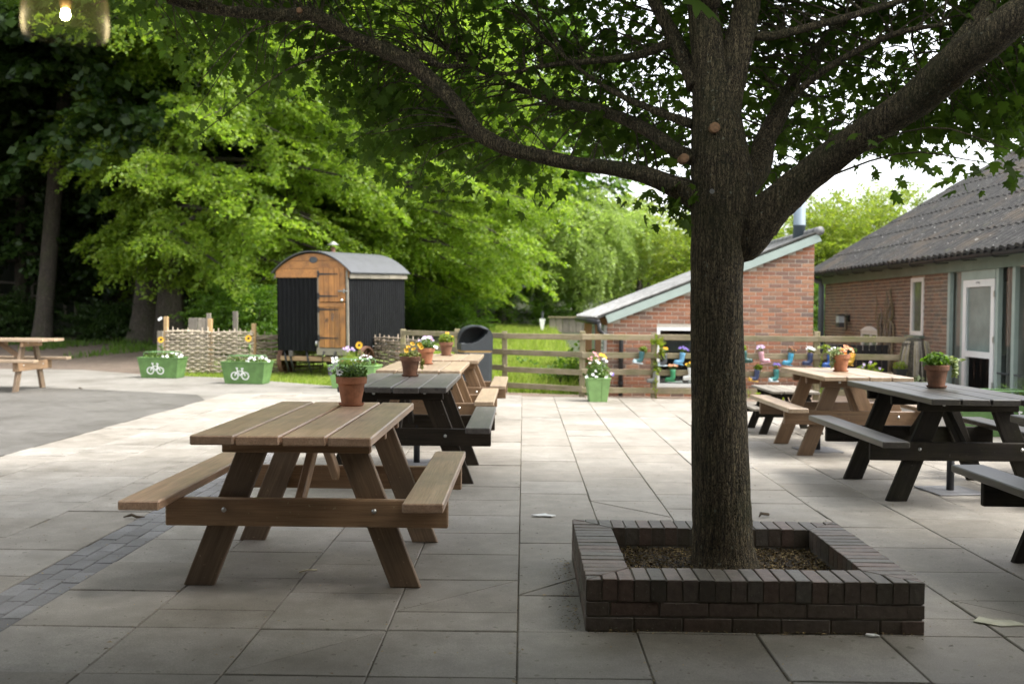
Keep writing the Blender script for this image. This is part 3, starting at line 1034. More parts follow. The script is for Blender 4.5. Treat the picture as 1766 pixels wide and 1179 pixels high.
# ------------------------------------------------------------------ plants in pots
def leaf_cloud(n, centre, rad, size, up=0.35, elong=1.9, shell=0.5, zmin=None):
    """(n,4,3) rhombic leaves in an ellipsoid"""
    d = rng.normal(size=(n, 3)); d /= np.linalg.norm(d, axis=1, keepdims=True)
    r = rng.random(n) ** shell
    P = d * r[:, None] * np.array(rad) + np.array(centre)
    if zmin is not None:
        P[:, 2] = np.maximum(P[:, 2], zmin + 0.02 * rng.random(n))
    nrm = d * 0.7 + rng.normal(size=(n, 3)) * 0.6 + np.array([0, 0, up])
    nrm /= np.linalg.norm(nrm, axis=1, keepdims=True)
    t = np.cross(nrm, rng.normal(size=(n, 3))); t /= np.linalg.norm(t, axis=1, keepdims=True)
    b = np.cross(nrm, t)
    s = size * rng.uniform(0.6, 1.3, n)[:, None]
    return np.stack([P - t * s * elong / 2, P + b * s / 2 - nrm * s * .12, P + t * s * elong / 2, P - b * s / 2 - nrm * s * .12], 1)


def flower_mesh(petals, R, cup, key):
    def mk():
        mb = MB()
        for k in range(petals):
            a = 2 * PI * k / petals
            w = PI / petals * 1.02
            v = [(0.12 * R * math.cos(a), 0.12 * R * math.sin(a), 0), (0.7 * R * math.cos(a - w), 0.7 * R * math.sin(a - w), cup * R * .6),
                 (R * math.cos(a), R * math.sin(a), cup * R), (0.7 * R * math.cos(a + w), 0.7 * R * math.sin(a + w), cup * R * .6)]
            mb.add(v, [(0, 1, 2, 3)])
        return mb.mesh('flower_' + key)
    return cached(('flower', key), mk)


def eye_mesh(R):
    return cached(('eye', R), lambda: MB().add(*lathe([(R, 0), (R * .9, R * .35), (R * .4, R * .5)], 8)).mesh('flower_eye'))


def flowers(parent, pts, mat, R=0.016, petals=5, cup=0.25, eye=None, face=None):
    for p in pts:
        rx, rz = rnd.uniform(-0.5, 0.9), rnd.uniform(0, 6.28)
        e = Euler((0.9 + rnd.uniform(-.4, .4), 0, rnd.uniform(-.6, .6))) if face is None else face
        o = link('flower', flower_mesh(petals, R, cup, '%d_%.3f_%.2f' % (petals, R, cup)), mat, parent, p, e)
        if eye:
            link('flower_eye', eye_mesh(round(R * .3, 4)), eye, o)


def sph(n, c, rad, lo=-0.2):
    out = []
    while len(out) < n:
        d = Vector((rnd.gauss(0, 1), rnd.gauss(0, 1), rnd.gauss(0, 1))).normalized()
        if d.z > lo:
            out.append((c[0] + d.x * rad[0], c[1] + d.y * rad[1], c[2] + d.z * rad[2]))
    return out


def clay_pot(label, loc, mat, s=1.0, saucer=True):
    t = thing('flower_pot', label, 'flower pot', loc, rnd.uniform(0, 6), 'terracotta pots on the picnic tables', (s, s, s))
    z0 = 0.012
    prof = [(0.060, z0), (0.062, z0 + 0.004), (0.083, z0 + 0.125), (0.094, z0 + 0.127), (0.098, z0 + 0.166), (0.096, z0 + 0.170), (0.088, z0 + 0.170), (0.085, z0 + 0.15)]
    link('pot', MB().lathe(prof, 28).mesh('pot', False), mat, t)
    if saucer:
        link('saucer', MB().lathe([(0.066, 0.0005), (0.072, 0.001), (0.080, 0.013), (0.080, 0.016), (0.075, 0.016), (0.070, 0.006)], 28).mesh('saucer'), mat, t)
    link('soil', MB().lathe([(0.085, z0 + 0.147), (0.085, z0 + 0.152), (0.03, z0 + 0.158)], 16).mesh('soil'), M['soil'], t)
    return t


def foliage(parent, V, mat, name='foliage'):
    return link(name, np_mesh(name, V, V.shape[1]), mat, parent)


ZT = 0.812
p1 = clay_pot('terracotta pot of small leaved trailing plant with a white flower on the nearest table', (-1.07, 6.19, ZT), M['terracotta'])
foliage(p1, np.concatenate([leaf_cloud(650, (0, 0, 0.2), (0.105, 0.105, 0.05), 0.012, 0.5, 2.2, 0.5, 0.175), leaf_cloud(160, (0, 0, 0.215), (0.12, 0.12, 0.05), 0.014, .3, 2.4)]), M['leaf_pot'])
p1.rotation_euler = (0, 0, 0)
flowers(p1, [(-0.06, -0.075, 0.21)], M['f_white'], 0.026, 9, 0.15, M['f_eye'])
flowers(p1, [(-0.115, -0.03, 0.235), (-0.1, 0.0, 0.25), (-0.09, 0.02, 0.225)], M['f_white'], 0.018, 6, 0.5)
flowers(p1, [(-0.135, 0.0, 0.225), (-0.13, -.02, 0.2)], M['f_lilac'], 0.016, 5, 0.4)
p2 = clay_pot('old brown terracotta pot of yellow flowers on the dark table of the left row', (-1.03, 9.06, ZT), M['terracotta_old'])
p2.rotation_euler = (0, 0, 0)
foliage(p2, np.concatenate([leaf_cloud(300, (0, 0, 0.19), (0.10, 0.10, 0.045), 0.022, 0.5, 1.5, 0.5, 0.17), leaf_cloud(40, (0.11, -.02, 0.12), (0.02, 0.03, 0.09), 0.02)]), M['leaf_yellow'])
flowers(p2, [(0.02, -0.03, 0.29), (0.085, 0, 0.285), (0.10, -0.02, 0.262), (-0.02, 0.02, 0.26), (0.04, -.06, 0.245), (-0.03, -0.06, 0.235)], M['f_yellow'], 0.026, 8, 0.5)
p3 = clay_pot('terracotta pot of pale lilac pansies on the third table of the left row', (-1.09, 11.17, ZT), M['terracotta'])
p3.rotation_euler = (0, 0, 0)
foliage(p3, leaf_cloud(420, (0, 0, 0.22), (0.115, 0.115, 0.07), 0.022, 0.4, 1.7, 0.5, 0.17), M['leaf_pot'])
flowers(p3, sph(11, (0.0, 0, 0.245), (0.07, 0.07, 0.07)), M['f_lilac'], 0.027, 5, 0.2, M['f_yellow'])
flowers(p3, [(0.10, -0.06, 0.2), (0.115, 0, 0.19), (-0.03, -.06, 0.29), (0.03, -0.05, 0.3)], M['f_white'], 0.022, 5, 0.2)
p4 = clay_pot('mossy terracotta pot of yellow green leaves on the farthest table of the left row', (-1.04, 13.4, ZT), M['terracotta_old'])
p4.rotation_euler = (0, 0, 0)
foliage(p4, leaf_cloud(360, (0, 0, 0.225), (0.11, 0.11, 0.075), 0.032, 0.5, 1.4, 0.5, 0.17), M['leaf_lime'])
flowers(p4, [(0.0, -0.03, 0.31), (0.03, -0.02, 0.305), (0.09, -0.04, 0.26)], M['f_yellow'], 0.016, 5, 0.3)
p5 = clay_pot('terracotta pot of peach flowers and variegated leaves on the orange brown table', (3.33, 10.47, ZT), M['terracotta'])
p5.rotation_euler = (0, 0, 0)
foliage(p5, np.concatenate([leaf_cloud(220, (-0.05, 0, 0.20), (0.09, 0.1, 0.06), 0.024, .4, 1.7, .5, 0.165), leaf_cloud(60, (-0.10, -.03, 0.12), (0.03, 0.04, 0.09), 0.022)]), M['leaf_varieg'])
flowers(p5, sph(26, (0.045, 0, 0.205), (0.075, 0.085, 0.06), -0.1), M['f_peach'], 0.018, 6, 0.5)
flowers(p5, [(0.10, -0.04, 0.18), (0.105, -0.02, 0.16), (0.02, -0.08, 0.19), (0.0, -.05, 0.23)], M['f_orange'], 0.02, 5, 0.5)
flowers(p5, [(-0.10, -0.02, 0.245), (-0.07, -0.02, 0.25), (-0.12, 0, 0.22)], M['f_white'], 0.014, 5, 0.3)
p6 = clay_pot('dark terracotta pot of glossy leaves with a cream trailing sprig on the black table', (3.42, 8.26, ZT), M['terracotta_old'], 1.03)
p6.rotation_euler = (0, 0, 0)
foliage(p6, leaf_cloud(420, (-0.01, 0, 0.215), (0.105, 0.10, 0.07), 0.03, 0.5, 1.5, 0.5, 0.17), M['leaf_mid'])
foliage(p6, np.concatenate([leaf_cloud(70, (0.11, -0.02, 0.20), (0.05, 0.05, 0.05), 0.024), leaf_cloud(50, (0.135, -0.03, 0.14), (0.03, 0.04, 0.07), 0.022), leaf_cloud(8, (0.19, -0.01, 0.225), (0.03, 0.02, 0.015), 0.02)]), M['leaf_varieg'], 'trailing_sprig')


# ------------------------------------------------------------------ green planters
def frustum(w0, d0, w1, d1, h, z0=0.0, wall=0.02, depth=0.06):
    """open topped tapered tub"""
    v = []
    for (w, d, z) in ((w0, d0, z0), (w1, d1, z0 + h), (w1 - 2 * wall, d1 - 2 * wall, z0 + h), (w1 - 2 * wall - 0.02, d1 - 2 * wall - 0.02, z0 + h - depth)):
        v += [(-w / 2, -d / 2, z), (w / 2, -d / 2, z), (w / 2, d / 2, z), (-w / 2, d / 2, z)]
    f = [(3, 2, 1, 0)]
    for k in range(3):
        for i in range(4):
            j = (i + 1) % 4
            f.append((4 * k + i, 4 * k + j, 4 * k + 4 + j, 4 * k + 4 + i))
    f.append((12, 13, 14, 15))
    return v, f


def bike_mesh():
    def mk():
        mb = MB()
        R, s = 0.068, 0.009
        def ring(cx):
            n = 24
            v, f = [], []
            for k in range(n):
                a = 2 * PI * k / n
                for r in (R - s, R + s):
                    for y in (0, -0.003):
                        v.append((cx + r * math.cos(a), y, R + r * math.sin(a)))
            for k in range(n):
                a, b = 4 * k, 4 * ((k + 1) % n)
                f += [(a + 1, a + 3, b + 3, b + 1), (a, b, b + 2, a + 2), (a + 2, b + 2, b + 3, a + 3), (a, a + 1, b + 1, b)]
            mb.add(v, f)
        def bar(p, q, w=0.014):
            p, q = Vector((p[0], 0, p[1])), Vector((q[0], 0, q[1]))
            d = (q - p); L = d.length
            m = Matrix.Translation((p + q) / 2 - Vector((0, 0.0015, 0))) @ Matrix.Rotation(-math.atan2(d.z, d.x), 4, 'Y')
            mb.add(*cbox(L, 0.003, w), m)
        ring(-0.105); ring(0.105)
        bar((-0.105, R), (-0.045, 0.16)); bar((-0.045, 0.16), (0.055, 0.16)); bar((0.055, 0.16), (0.105, R))
        bar((-0.045, 0.16), (0.005, R)); bar((0.005, R), (0.065, 0.175)); bar((-0.045, 0.16), (-0.055, 0.215))
        bar((0.05, 0.155), (0.042, 0.21)); bar((0.03, 0.212), (0.075, 0.205), 0.02); bar((-0.075, 0.215), (-0.035, 0.215), 0.02)
        bar((-0.105, R), (-0.08, 0.115), 0.02); bar((0.105, R), (0.085, 0.115), 0.02)
        return mb.mesh('bicycle_emblem')
    return cached('bike', mk)


def sunflower(parent, x, y, z0, z1, mat=None):
    st = link('stem', MB().tube([(x, y, z0), (x + .01, y, (z0 + z1) / 2), (x, y, z1)], 0.007, 6).mesh('stem', True), M['leaf_pot'], parent)
    h = link('sunflower_head', flower_mesh(14, 0.075, 0.12, 'sun'), M['f_yellow'], parent, (x, y - 0.015, z1), (PI / 2 - 0.15, 0, 0))
    link('flower_eye', eye_mesh(0.026), M['f_eye'], h)
    V = leaf_cloud(6, (x + .02, y, (z0 + z1) / 2 + .02), (0.06, 0.03, 0.08), 0.06, .3, 1.6)
    foliage(parent, V, M['leaf_pot'], 'stem_leaf')


def trough(label, x, y, rz, plants, w=0.80, pale=False, sun=None, emblem=-0.06):
    m = M['trough_pale'] if pale else M['trough_green']
    t = thing('planter_trough', label, 'planter', (x, y, 0), rz, 'green bicycle planters at the edge of the paving')
    link('tub', MB().add(*frustum(w * .93, 0.36, w * 1.10, 0.46, 0.41)).mesh('tub'), m, t)
    mb = MB()
    for (ww, dd, cx, cy) in ((w * 1.12, 0.025, 0, -0.23), (w * 1.12, 0.025, 0, 0.23), (0.025, 0.435, -w * .55, 0), (0.025, 0.435, w * .55, 0)):
        mb.box(ww, dd, 0.02, (cx, cy, 0.412), 0.003)
    link('rim', mb.mesh('rim'), m, t)
    for yy in (-0.15, 0.15):
        a = w * 0.42
        link('hand_rail', MB().tube([(-a, yy, 0.38), (-a, yy, 0.50), (-a + .04, yy, 0.53), (a - .04, yy, 0.53), (a, yy, 0.50), (a, yy, 0.38)], 0.008, 6).mesh('hand_rail', True), M['rail_green'], t)
    link('soil', MB().box(w * 1.02, 0.38, 0.02, (0, 0, 0.375)).mesh('soil'), M['soil'], t)
    if emblem is not None:
        lean = math.atan2(0.05, 0.41)
        link('bicycle_emblem', bike_mesh(), M['white_paint'], t, (emblem, -0.195 - 0.0, 0.085), (lean, 0, 0))
    foliage(t, np.concatenate([leaf_cloud(160, (-0.15, 0, 0.43), (0.28, 0.14, 0.10), 0.035, .4, 1.8, .5, 0.39), leaf_cloud(160, (0.2, 0, 0.43), (0.24, 0.16, 0.09), 0.03, .4, 1.8, .5, 0.39)]), M['leaf_pot'])
    for (n, c, rad, fm, R) in plants:
        flowers(t, sph(n, c, rad, 0.0), M[fm], R, 5, 0.2)
    if sun:
        sunflower(t, *sun)
    return t


trough('green bicycle planter standing farthest left beside the first wattle panel', -7.43, 20.42, -0.10, [(26, (0.24, -.05, 0.42), (0.22, 0.14, 0.10), 'f_white', 0.022)], sun=(-0.03, 0.0, 0.4, 0.78))
trough('green bicycle planter full of white pansies in front of the wattle fence and black hut', -5.30, 19.05, -0.13, [(34, (0.24, -.06, 0.42), (0.22, 0.15, 0.10), 'f_white', 0.024)], sun=(0.03, 0, 0.4, 0.86))
trough('pale green planter with chives behind the flowerpot of the nearest table', -3.07, 18.15, -0.16, [(10, (-0.38, -.05, 0.44), (0.07, 0.08, 0.12), 'f_white', 0.03), (12, (-0.12, 0, 0.66), (0.12, 0.08, 0.10), 'f_lilac', 0.024), (12, (0.15, 0, 0.5), (0.22, 0.12, 0.1), 'f_white', 0.022)], pale=True, sun=(0.08, 0, 0.4, 0.78), emblem=None)
chive = rng.normal(size=(130, 3))
P0 = np.stack([rng.normal(-0.1, 0.05, 130), rng.normal(0, 0.05, 130), np.full(130, 0.38)], -1)
P1 = P0 + np.stack([rng.normal(0, 0.06, 130), rng.normal(0, 0.05, 130), rng.uniform(0.16, 0.32, 130)], -1)
cv = np.stack([P0 - [.003, 0, 0], P0 + [.003, 0, 0], P1 + [.002, 0, 0], P1 - [.002, 0, 0]], 1)
trg = [o for o in C.objects if o.name.startswith('planter_trough')]
foliage(trg[2], cv, M['grass'], 'chives')
t4 = trough('green bicycle planter with rosemary behind the black table on the right', 5.62, 11.85, 0.0, [], sun=None, emblem=0.12, w=0.95)
R0 = np.stack([rng.normal(0.36, 0.09, 700), rng.normal(0, 0.08, 700), 0.40 + 0.36 * rng.random(700)], -1)
foliage(t4, np.concatenate([leaf_cloud(700, (0.36, 0, 0.55), (0.15, 0.14, 0.2), 0.007, 1.2, 5.0, 0.5), leaf_cloud(300, (0.10, 0.05, 0.50), (0.1, 0.1, 0.12), 0.007, 1.2, 5)]), M['leaf_mid'], 'rosemary')

t5 = thing('tall_planter', 'tall pale green square planter overflowing with flowers by the fence', 'planter', (1.19, 15.86, 0), 0.06)
link('tub', MB().add(*frustum(0.275, 0.275, 0.365, 0.365, 0.37)).mesh('tub'), M['trough_pale'], t5)
mb = MB()
for (ww, dd, cx, cy) in ((0.38, 0.02, 0, -0.182), (0.38, 0.02, 0, 0.182), (0.02, 0.344, -0.18, 0), (0.02, 0.344, 0.18, 0)):
    mb.box(ww, dd, 0.018, (cx, cy, 0.372), 0.003)
link('rim', mb.mesh('rim'), M['trough_pale'], t5)
for xx in (0.045,):
    link('panel_seam', MB().box(0.006, 0.006, 0.352, (xx, 0, 0)).mesh('panel_seam'), M['trough_green'], t5, (0, -0.1605, 0.186), (math.atan2(0.045, 0.37), 0, 0))
foliage(t5, np.concatenate([leaf_cloud(420, (0, 0, 0.48), (0.2, 0.18, 0.17), 0.03, .4, 2, .5, 0.37), leaf_cloud(140, (0, 0, 0.42), (0.24, 0.22, 0.08), 0.03)]), M['leaf_pot'])
foliage(t5, leaf_cloud(70, (-0.05, 0, 0.66), (0.12, 0.1, 0.12), 0.02, 1.0, 3), M['leaf_lime'], 'grass_tuft')
flowers(t5, sph(12, (0.0, 0, 0.42), (0.23, 0.22, 0.08), -0.5), M['f_white'], 0.03, 5, .2)
flowers(t5, sph(6, (0.0, 0, 0.62), (0.14, 0.1, 0.08), -0.5), M['f_white'], 0.03, 5, .2)
flowers(t5, sph(4, (0.08, 0, 0.70), (0.06, 0.05, 0.05)), M['f_yellow'], 0.034, 6, .2)
flowers(t5, sph(9, (-0.08, 0, 0.68), (0.10, 0.08, 0.1)), M['f_pink'], 0.022, 6, .5)
flowers(t5, sph(2, (0.22, -.1, 0.42), (0.03, 0.03, 0.03)), M['f_purple'], 0.024, 5, .2)

# ------------------------------------------------------------------ post and rail fence
FL = [(-2.35, 19.35), (-1.22, 18.2), (-0.325, 17.47), (0.99, 16.62), (2.185, 16.6), (3.52, 16.58), (4.88, 16.55), (6.28, 16.2)]
fence = thing('rail_fence', 'mossy post and rail fence hung with welly boots along the paving', 'fence', (0, 0, 0))
for i, (x, y) in enumerate(FL):
    top = 1.08 + rnd.uniform(-.02, .03)
    if i == 6:
        top = 1.13
    link('post', beam_mesh(round(top + .1, 2), 0.095, 0.085, 0.008), M['wood_fence'], fence, mw=Matrix.Translation((x, y + 0.065, top / 2 - 0.05)) @ Euler((rnd.uniform(-.015, .015), rnd.uniform(-.02, .02), 0)).to_matrix().to_4x4() @ Matrix.Rotation(PI / 2, 4, 'X'))
for i in range(len(FL) - 1):
    a, b = Vector((*FL[i], 0)), Vector((*FL[i + 1], 0))
    d = b - a
    ang = math.atan2(d.y, d.x)
    for k, z in enumerate((1.0, 0.71, 0.42, 0.125)):
        if i == 0 and k != 0 and False:
            continue
        p = (a + b) / 2
        mw = Matrix.Translation((p.x, p.y, z + rnd.uniform(-.012, .012))) @ Matrix.Rotation(ang, 4, 'Z') @ Euler((0, rnd.uniform(-.006, .006), 0)).to_matrix().to_4x4() @ Matrix.Rotation(-PI / 2, 4, 'Z') @ Matrix.Rotation(PI / 2, 4, 'Y')
        link('rail', beam_mesh(round(d.length + 0.02, 2), 0.095 + 0.0 * k, 0.036, 0.006), M['wood_fence'], fence, mw=mw)


def fence_y(x):
    return float(np.interp(x, [p[0] for p in FL], [p[1] for p in FL]))


def boot_meshes():
    def mk():
        mb = MB()
        mb.tube([(0, 0, 0.235), (0, 0, 0.232), (0.002, 0, 0.17), (0.006, 0, 0.115), (0.004, 0, 0.075), (-0.018, 0, 0.048), (-0.055, 0, 0.04), (-0.095, 0, 0.037), (-0.125, 0, 0.034), (-0.143, 0, 0.03)],
                [0.052, 0.056, 0.052, 0.047, 0.049, 0.050, 0.042, 0.041, 0.036, 0.016], 12)
        return mb.mesh('boot', True)
    def mks():
        poly = [(-0.145, -0.02), (-0.12, -0.04), (-0.05, -0.036), (0.045, -0.036), (0.056, -0.02), (0.056, 0.02), (0.045, 0.036), (-0.05, 0.036), (-0.12, 0.04), (-0.145, 0.02)]
        return MB().add(*cprism(poly, 0.018, 0.003)).mesh('sole')
    return cached('boot', mk), cached('sole', mks)


BOOTS = [
    ((1104, 614), 'b_teal', 'leaf_lime', None, -1, 'teal welly boot with bushy lime leaves on the middle rail left of the window', 'b_pale'),
    ((1128, 648), 'b_grey', 'leaf_lime', None, -1, 'grey welly boot on the lower rail at the post with a climbing plant', 'b_slate'),
    ((1146, 618), 'b_slate', 'leaf_pot', 'f_yellow', -1, 'charcoal welly boot planted with orange yellow flowers before the window', 'b_pale'),
    ((1174, 616), 'b_sky', 'leaf_mid', 'f_purple', -1, 'light blue welly boot with violet flowers hanging before the window', 'b_sky'),
    ((1160, 645), 'b_green', 'leaf_pot', 'f_peach', -1, 'bright green welly boot with peach flowers on the lower rail', 'b_green'),
    ((1191, 642), 'b_white', 'leaf_yellow', 'f_yellow', -1, 'white welly boot half behind the tree trunk on the lower rail', 'b_white'),
    ((1286, 613), 'b_dkgreen', 'leaf_lime', None, 1, 'dark green welly boot with lime leaves just right of the tree trunk', 'b_dkgreen'),
    ((1316, 614), 'b_pink', 'leaf_pot', 'f_lilac', 1, 'pink welly boot with lilac flowers on the middle rail', 'b_pink'),
    ((1361, 617), 'b_cyan', 'leaf_dark', 'f_dark', -1, 'turquoise blue welly boot with dark red flowers on the middle rail', 'b_cyan'),
    ((1396, 617), 'b_navy', 'leaf_mid', 'f_white', -1, 'navy welly boot with white flowers beside the tall fence post', 'b_navy'),
    ((1430, 620), 'b_royal', 'leaf_varieg', 'f_lilac', -1, 'royal blue welly boot right of the tall post behind the peach flowerpot', 'b_royal'),
    ((1467, 617), 'b_yellow', 'leaf_pot', None, -1, 'yellow welly boot hanging behind the peach flowerpot', 'b_yellow'),
    ((1303, 645), 'b_navy', 'leaf_lime', None, -1, 'navy welly boot with a yellow toe under big lime leaves on the lower rail', 'b_yellow'),
    ((1338, 645), 'b_seagreen', 'leaf_mid', 'f_purple', -1, 'sea green welly boot with a pale toe and purple pansies on the lower rail', 'b_pale'),
]
bm, sm = boot_meshes()
for (px, bmat, lmat, fmat, side, lab, toe) in BOOTS:
    d = 16.5
    for _ in range(3):
        p = at(px[0], px[1], d)
        d = fence_y(p.x) - 0.085
    t = thing('welly_boot', lab, 'welly boot', (p.x, p.y, p.z - 0.12), rnd.uniform(-.25, .25), 'planted welly boots on the fence', (-side * 0.86, 0.86, 0.86))
    t.rotation_euler = (0, rnd.uniform(-.12, .12) - 0.08 * side, rnd.uniform(-.2, .2))
    link('boot', bm, M[bmat], t)
    link('sole', sm, M[toe], t, (0, 0, -0.006))
    if toe in ('b_yellow', 'b_pale'):
        link('toe_cap', MB().tube([(-0.085, 0, 0.034), (-0.126, 0, 0.032), (-0.146, 0, 0.028)], [0.043, 0.038, 0.017], 12).mesh('toe_cap', True), M[toe], t)
    link('soil', MB().lathe([(0.05, 0.228), (0.05, 0.238)], 12).mesh('soil'), M['soil'], t)
    big = lmat == 'leaf_lime'
    foliage(t, leaf_cloud(70 if big else 60, (0.02 if big else 0, 0, 0.285), (0.09, 0.07, 0.06), 0.055 if big else 0.025, .5, 1.4, .5, 0.235), M[lmat])
    if fmat:
        flowers(t, sph(13, (0, 0, 0.295), (0.085, 0.07, 0.05), -0.1), M[fmat], 0.026, 5, 0.25, M['f_yellow'] if fmat in ('f_lilac', 'f_dark') else None)

hb = thing('hanging_planter', 'small black hanging planter of lime leaves near the stump', 'planter', at(1552, 650, 15.9), 0)
link('tub', MB().add(*frustum(0.13, 0.12, 0.19, 0.16, 0.13)).mesh('tub'), M['black_iron'], hb)
foliage(hb, leaf_cloud(90, (0, 0, 0.18), (0.11, 0.09, 0.08), 0.035, .5, 1.4, .5, 0.12), M['leaf_lime'])

# climbers along the fence
vp = thing('climbing_plant', 'pale green climbing plant twining up the fence post left of the window', 'plant', (2.185, 16.5, 0))
link('stem', MB().tube([(0.03, 0, 0), (-0.03, -.02, 0.25), (0.05, 0, 0.5), (0.0, -.03, 0.75), (0.06, 0, 0.98)], 0.008, 5).mesh('stem', True), M['leaf_lime'], vp)
foliage(vp, np.concatenate([leaf_cloud(18, (0.04, -.04, 0.95), (0.14, 0.05, 0.09), 0.07), leaf_cloud(14, (0.1, -.03, 0.75), (0.05, 0.04, 0.12), 0.06), leaf_cloud(22, (0.0, -.03, 0.45), (0.06, 0.05, 0.4), 0.045)]), M['leaf_lime'])
vp = thing('climbing_plant', 'sparse climbing plant on the tall fence post behind the orange brown table', 'plant', (4.90, 16.46, 0))
link('stem', MB().tube([(0, 0, 0), (0.04, -.02, 0.3), (0.0, 0, 0.6), (0.06, 0, 0.85)], 0.007, 5).mesh('stem', True), M['leaf_lime'], vp)
foliage(vp, np.concatenate([leaf_cloud(12, (0.08, -.02, 0.86), (0.12, 0.05, 0.05), 0.06), leaf_cloud(26, (0.02, -.03, 0.4), (0.07, 0.05, 0.35), 0.045)]), M['leaf_lime'])
for (px, py, d, n, rad, lab) in ((1500, 640, 16.0, 60, (0.22, 0.1, 0.16), 'broad leaved plant with mauve flowers behind the orange brown table'), (1585, 668, 15.6, 70, (0.42, 0.12, 0.12), 'low variegated climber along the fence foot behind the black table'), (1340, 680, 16.0, 60, (0.5, 0.12, 0.10), 'low green plants at the fence foot behind the children\'s table')):
    c = at(px, py, d)
    g = thing('fence_plant', lab, 'plant', (c.x, c.y, 0), 0)
    V = leaf_cloud(n, (0, 0, max(0.12, c.z)), rad, 0.075, .5, 1.3)
    foliage(g, V, M['leaf_varieg' if 'varieg' in lab else 'leaf_lime'])
    link('stem', MB().tube([(-.1, 0.02, 0), (-.04, 0, c.z * .6), (0.02, 0, max(0.12, c.z))], 0.009, 5).mesh('stem', True), M['leaf_pot'], g)
    if 'mauve' in lab:
        flowers(g, sph(7, (0, -.05, c.z + .05), (0.14, 0.06, 0.1)), M['f_lilac'], 0.025)
    if 'varieg' in lab:
        foliage(g, leaf_cloud(12, (-0.02, 0, c.z + .14), (0.1, 0.05, 0.05), 0.055), M['leaf_varieg'], 'top_sprig')

# ------------------------------------------------------------------ wattle hurdles
def hurdle(label, x0, y0, x1, y1, h, mat, nst, seed, endposts=(), drop=0.0, z0=0.05, rows=18):
    r = random.Random(seed)
    a, b = Vector((x0, y0, 0)), Vector((x1, y1, 0))
    L = (b - a).length
    zb = hz((x0 + x1) / 2, (y0 + y1) / 2) - 0.06
    t = thing('wattle_hurdle', label, 'wattle fence', (x0, y0, zb), math.atan2(y1 - y0, x1 - x0), 'woven wattle hurdles round the hut')
    for k in range(nst):
        x = L * (k + 0.35) / (nst - 0.3)
        top = h + r.uniform(0.02, 0.09)
        link('stake', MB().tube([(x, 0, 0), (x + r.uniform(-.01, .01), 0, top)], [0.014, 0.011], 6).mesh('stake', True), mat, t)
    dx = L / (nst - 0.3)
    for q in range(rows):
        z = z0 + (h - z0) * (q + 0.5) / rows
        par = q % 2
        xs = np.linspace(-0.02, L + 0.02, nst * 3)
        ph = (xs / dx - 0.35) * PI + par * PI
        n1, n2 = r.uniform(0, 6), r.uniform(0.7, 1.6)
        pts = [(x, 0.024 * math.cos(p), z + 0.012 * math.sin(n1 + x * n2 * 3) + drop * (x / L) ** 2 * (1 - q / rows)) for x, p in zip(xs, ph)]
        rad = [(h - z0) / rows * r.uniform(0.42, 0.60) * (1.0 - 0.25 * abs(2 * i / (len(xs) - 1) - 1)) for i in range(len(xs))]
        link('withy', MB().tube(pts, rad, 5).mesh('withy', True), mat, t, (0, 0, r.uniform(-.006, .006)))
    for (x, hh, m) in endposts:
        link('post', beam_mesh(round(hh, 2), 0.085, 0.085, 0.006), M[m], t, mw=Matrix.Translation((x, 0.06, hh / 2)) @ Matrix.Rotation(PI / 2, 4, 'X'))
    return t


hurdle('pale wattle hurdle panel at the left end behind the first bicycle planter', -8.0, 22.2, -6.98, 22.05, 0.99, M['withy'], 9, 11, ((-0.03, 1.30, 'wood_post'), (1.02, 1.26, 'wood_post')))
hurdle('pale wattle hurdle panel between the two wooden posts behind the second planter', -6.93, 22.05, -5.98, 21.9, 0.99, M['withy'], 8, 12, ((0.97, 1.17, 'wood_post'),))
hurdle('darker wattle hurdle panel running behind the black hut', -5.95, 21.98, -4.6, 22.75, 0.92, M['withy_dark'], 10, 13)
hurdle('weathered wattle hurdle between the black hut and the litter bin', -3.6, 22.6, -1.85, 19.85, 0.90, M['withy_dark'], 14, 14)
gp = thing('board_panel', 'grey weathered board behind the first wattle panel beside the big trunk', 'board', (-7.75, 22.9, 0), 0.05)
for k in range(2):
    link('board', beam_mesh(1.18, 0.21, 0.03), M['wood_grey'], gp, mw=Matrix.Translation((0.12 + 0.22 * k, 0, 0.62)) @ Matrix.Rotation(PI / 2, 4, 'X'))
link('post', beam_mesh(1.32, 0.09, 0.09), M['wood_grey'], gp, mw=Matrix.Translation((0.48, 0.0, 0.66)) @ Matrix.Rotation(PI / 2, 4, 'X'))
ps = thing('marker_post', 'thin grey post standing behind the second wattle panel', 'post', (-6.85, 23.0 + 0.6, 0))
link('post', beam_mesh(1.42, 0.11, 0.09), M['wood_grey'], ps, mw=Matrix.Translation((0, 0, 0.66)) @ Matrix.Rotation(PI / 2, 4, 'X'))
ps = thing('marker_post', 'short grey post at the left end of the wattle by the bark path', 'post', (-8.2, 22.4, 0))
link('post', beam_mesh(0.95, 0.12, 0.1), M['wood_grey'], ps, mw=Matrix.Translation((0, 0, 0.44)) @ Matrix.Rotation(PI / 2, 4, 'X'))
tg = link('white_tag', MB().box(0.10, 0.008, 0.055, (0, 0, 0), 0.002).mesh('white_tag'), M['white_paint'], None, (-8.10, 22.1, 1.19), (0, -0.6, 0))
tag(tg, 'small white tag on the new post at the left end of the wattle', 'tag')

# ------------------------------------------------------------------ shepherd's hut
hut = thing('shepherd_hut', 'black corrugated shepherd\'s hut on iron wheels with an orange wooden stable door', 'hut', (-4.50, 21.37, -0.035), -0.3217, rot=(0.030, 0.0, -0.3217))
HW, HL, ZB, ZE, ZP = 0.87, 2.70, 0.57, 2.26, 2.665     # half width, length, floor, eave, peak


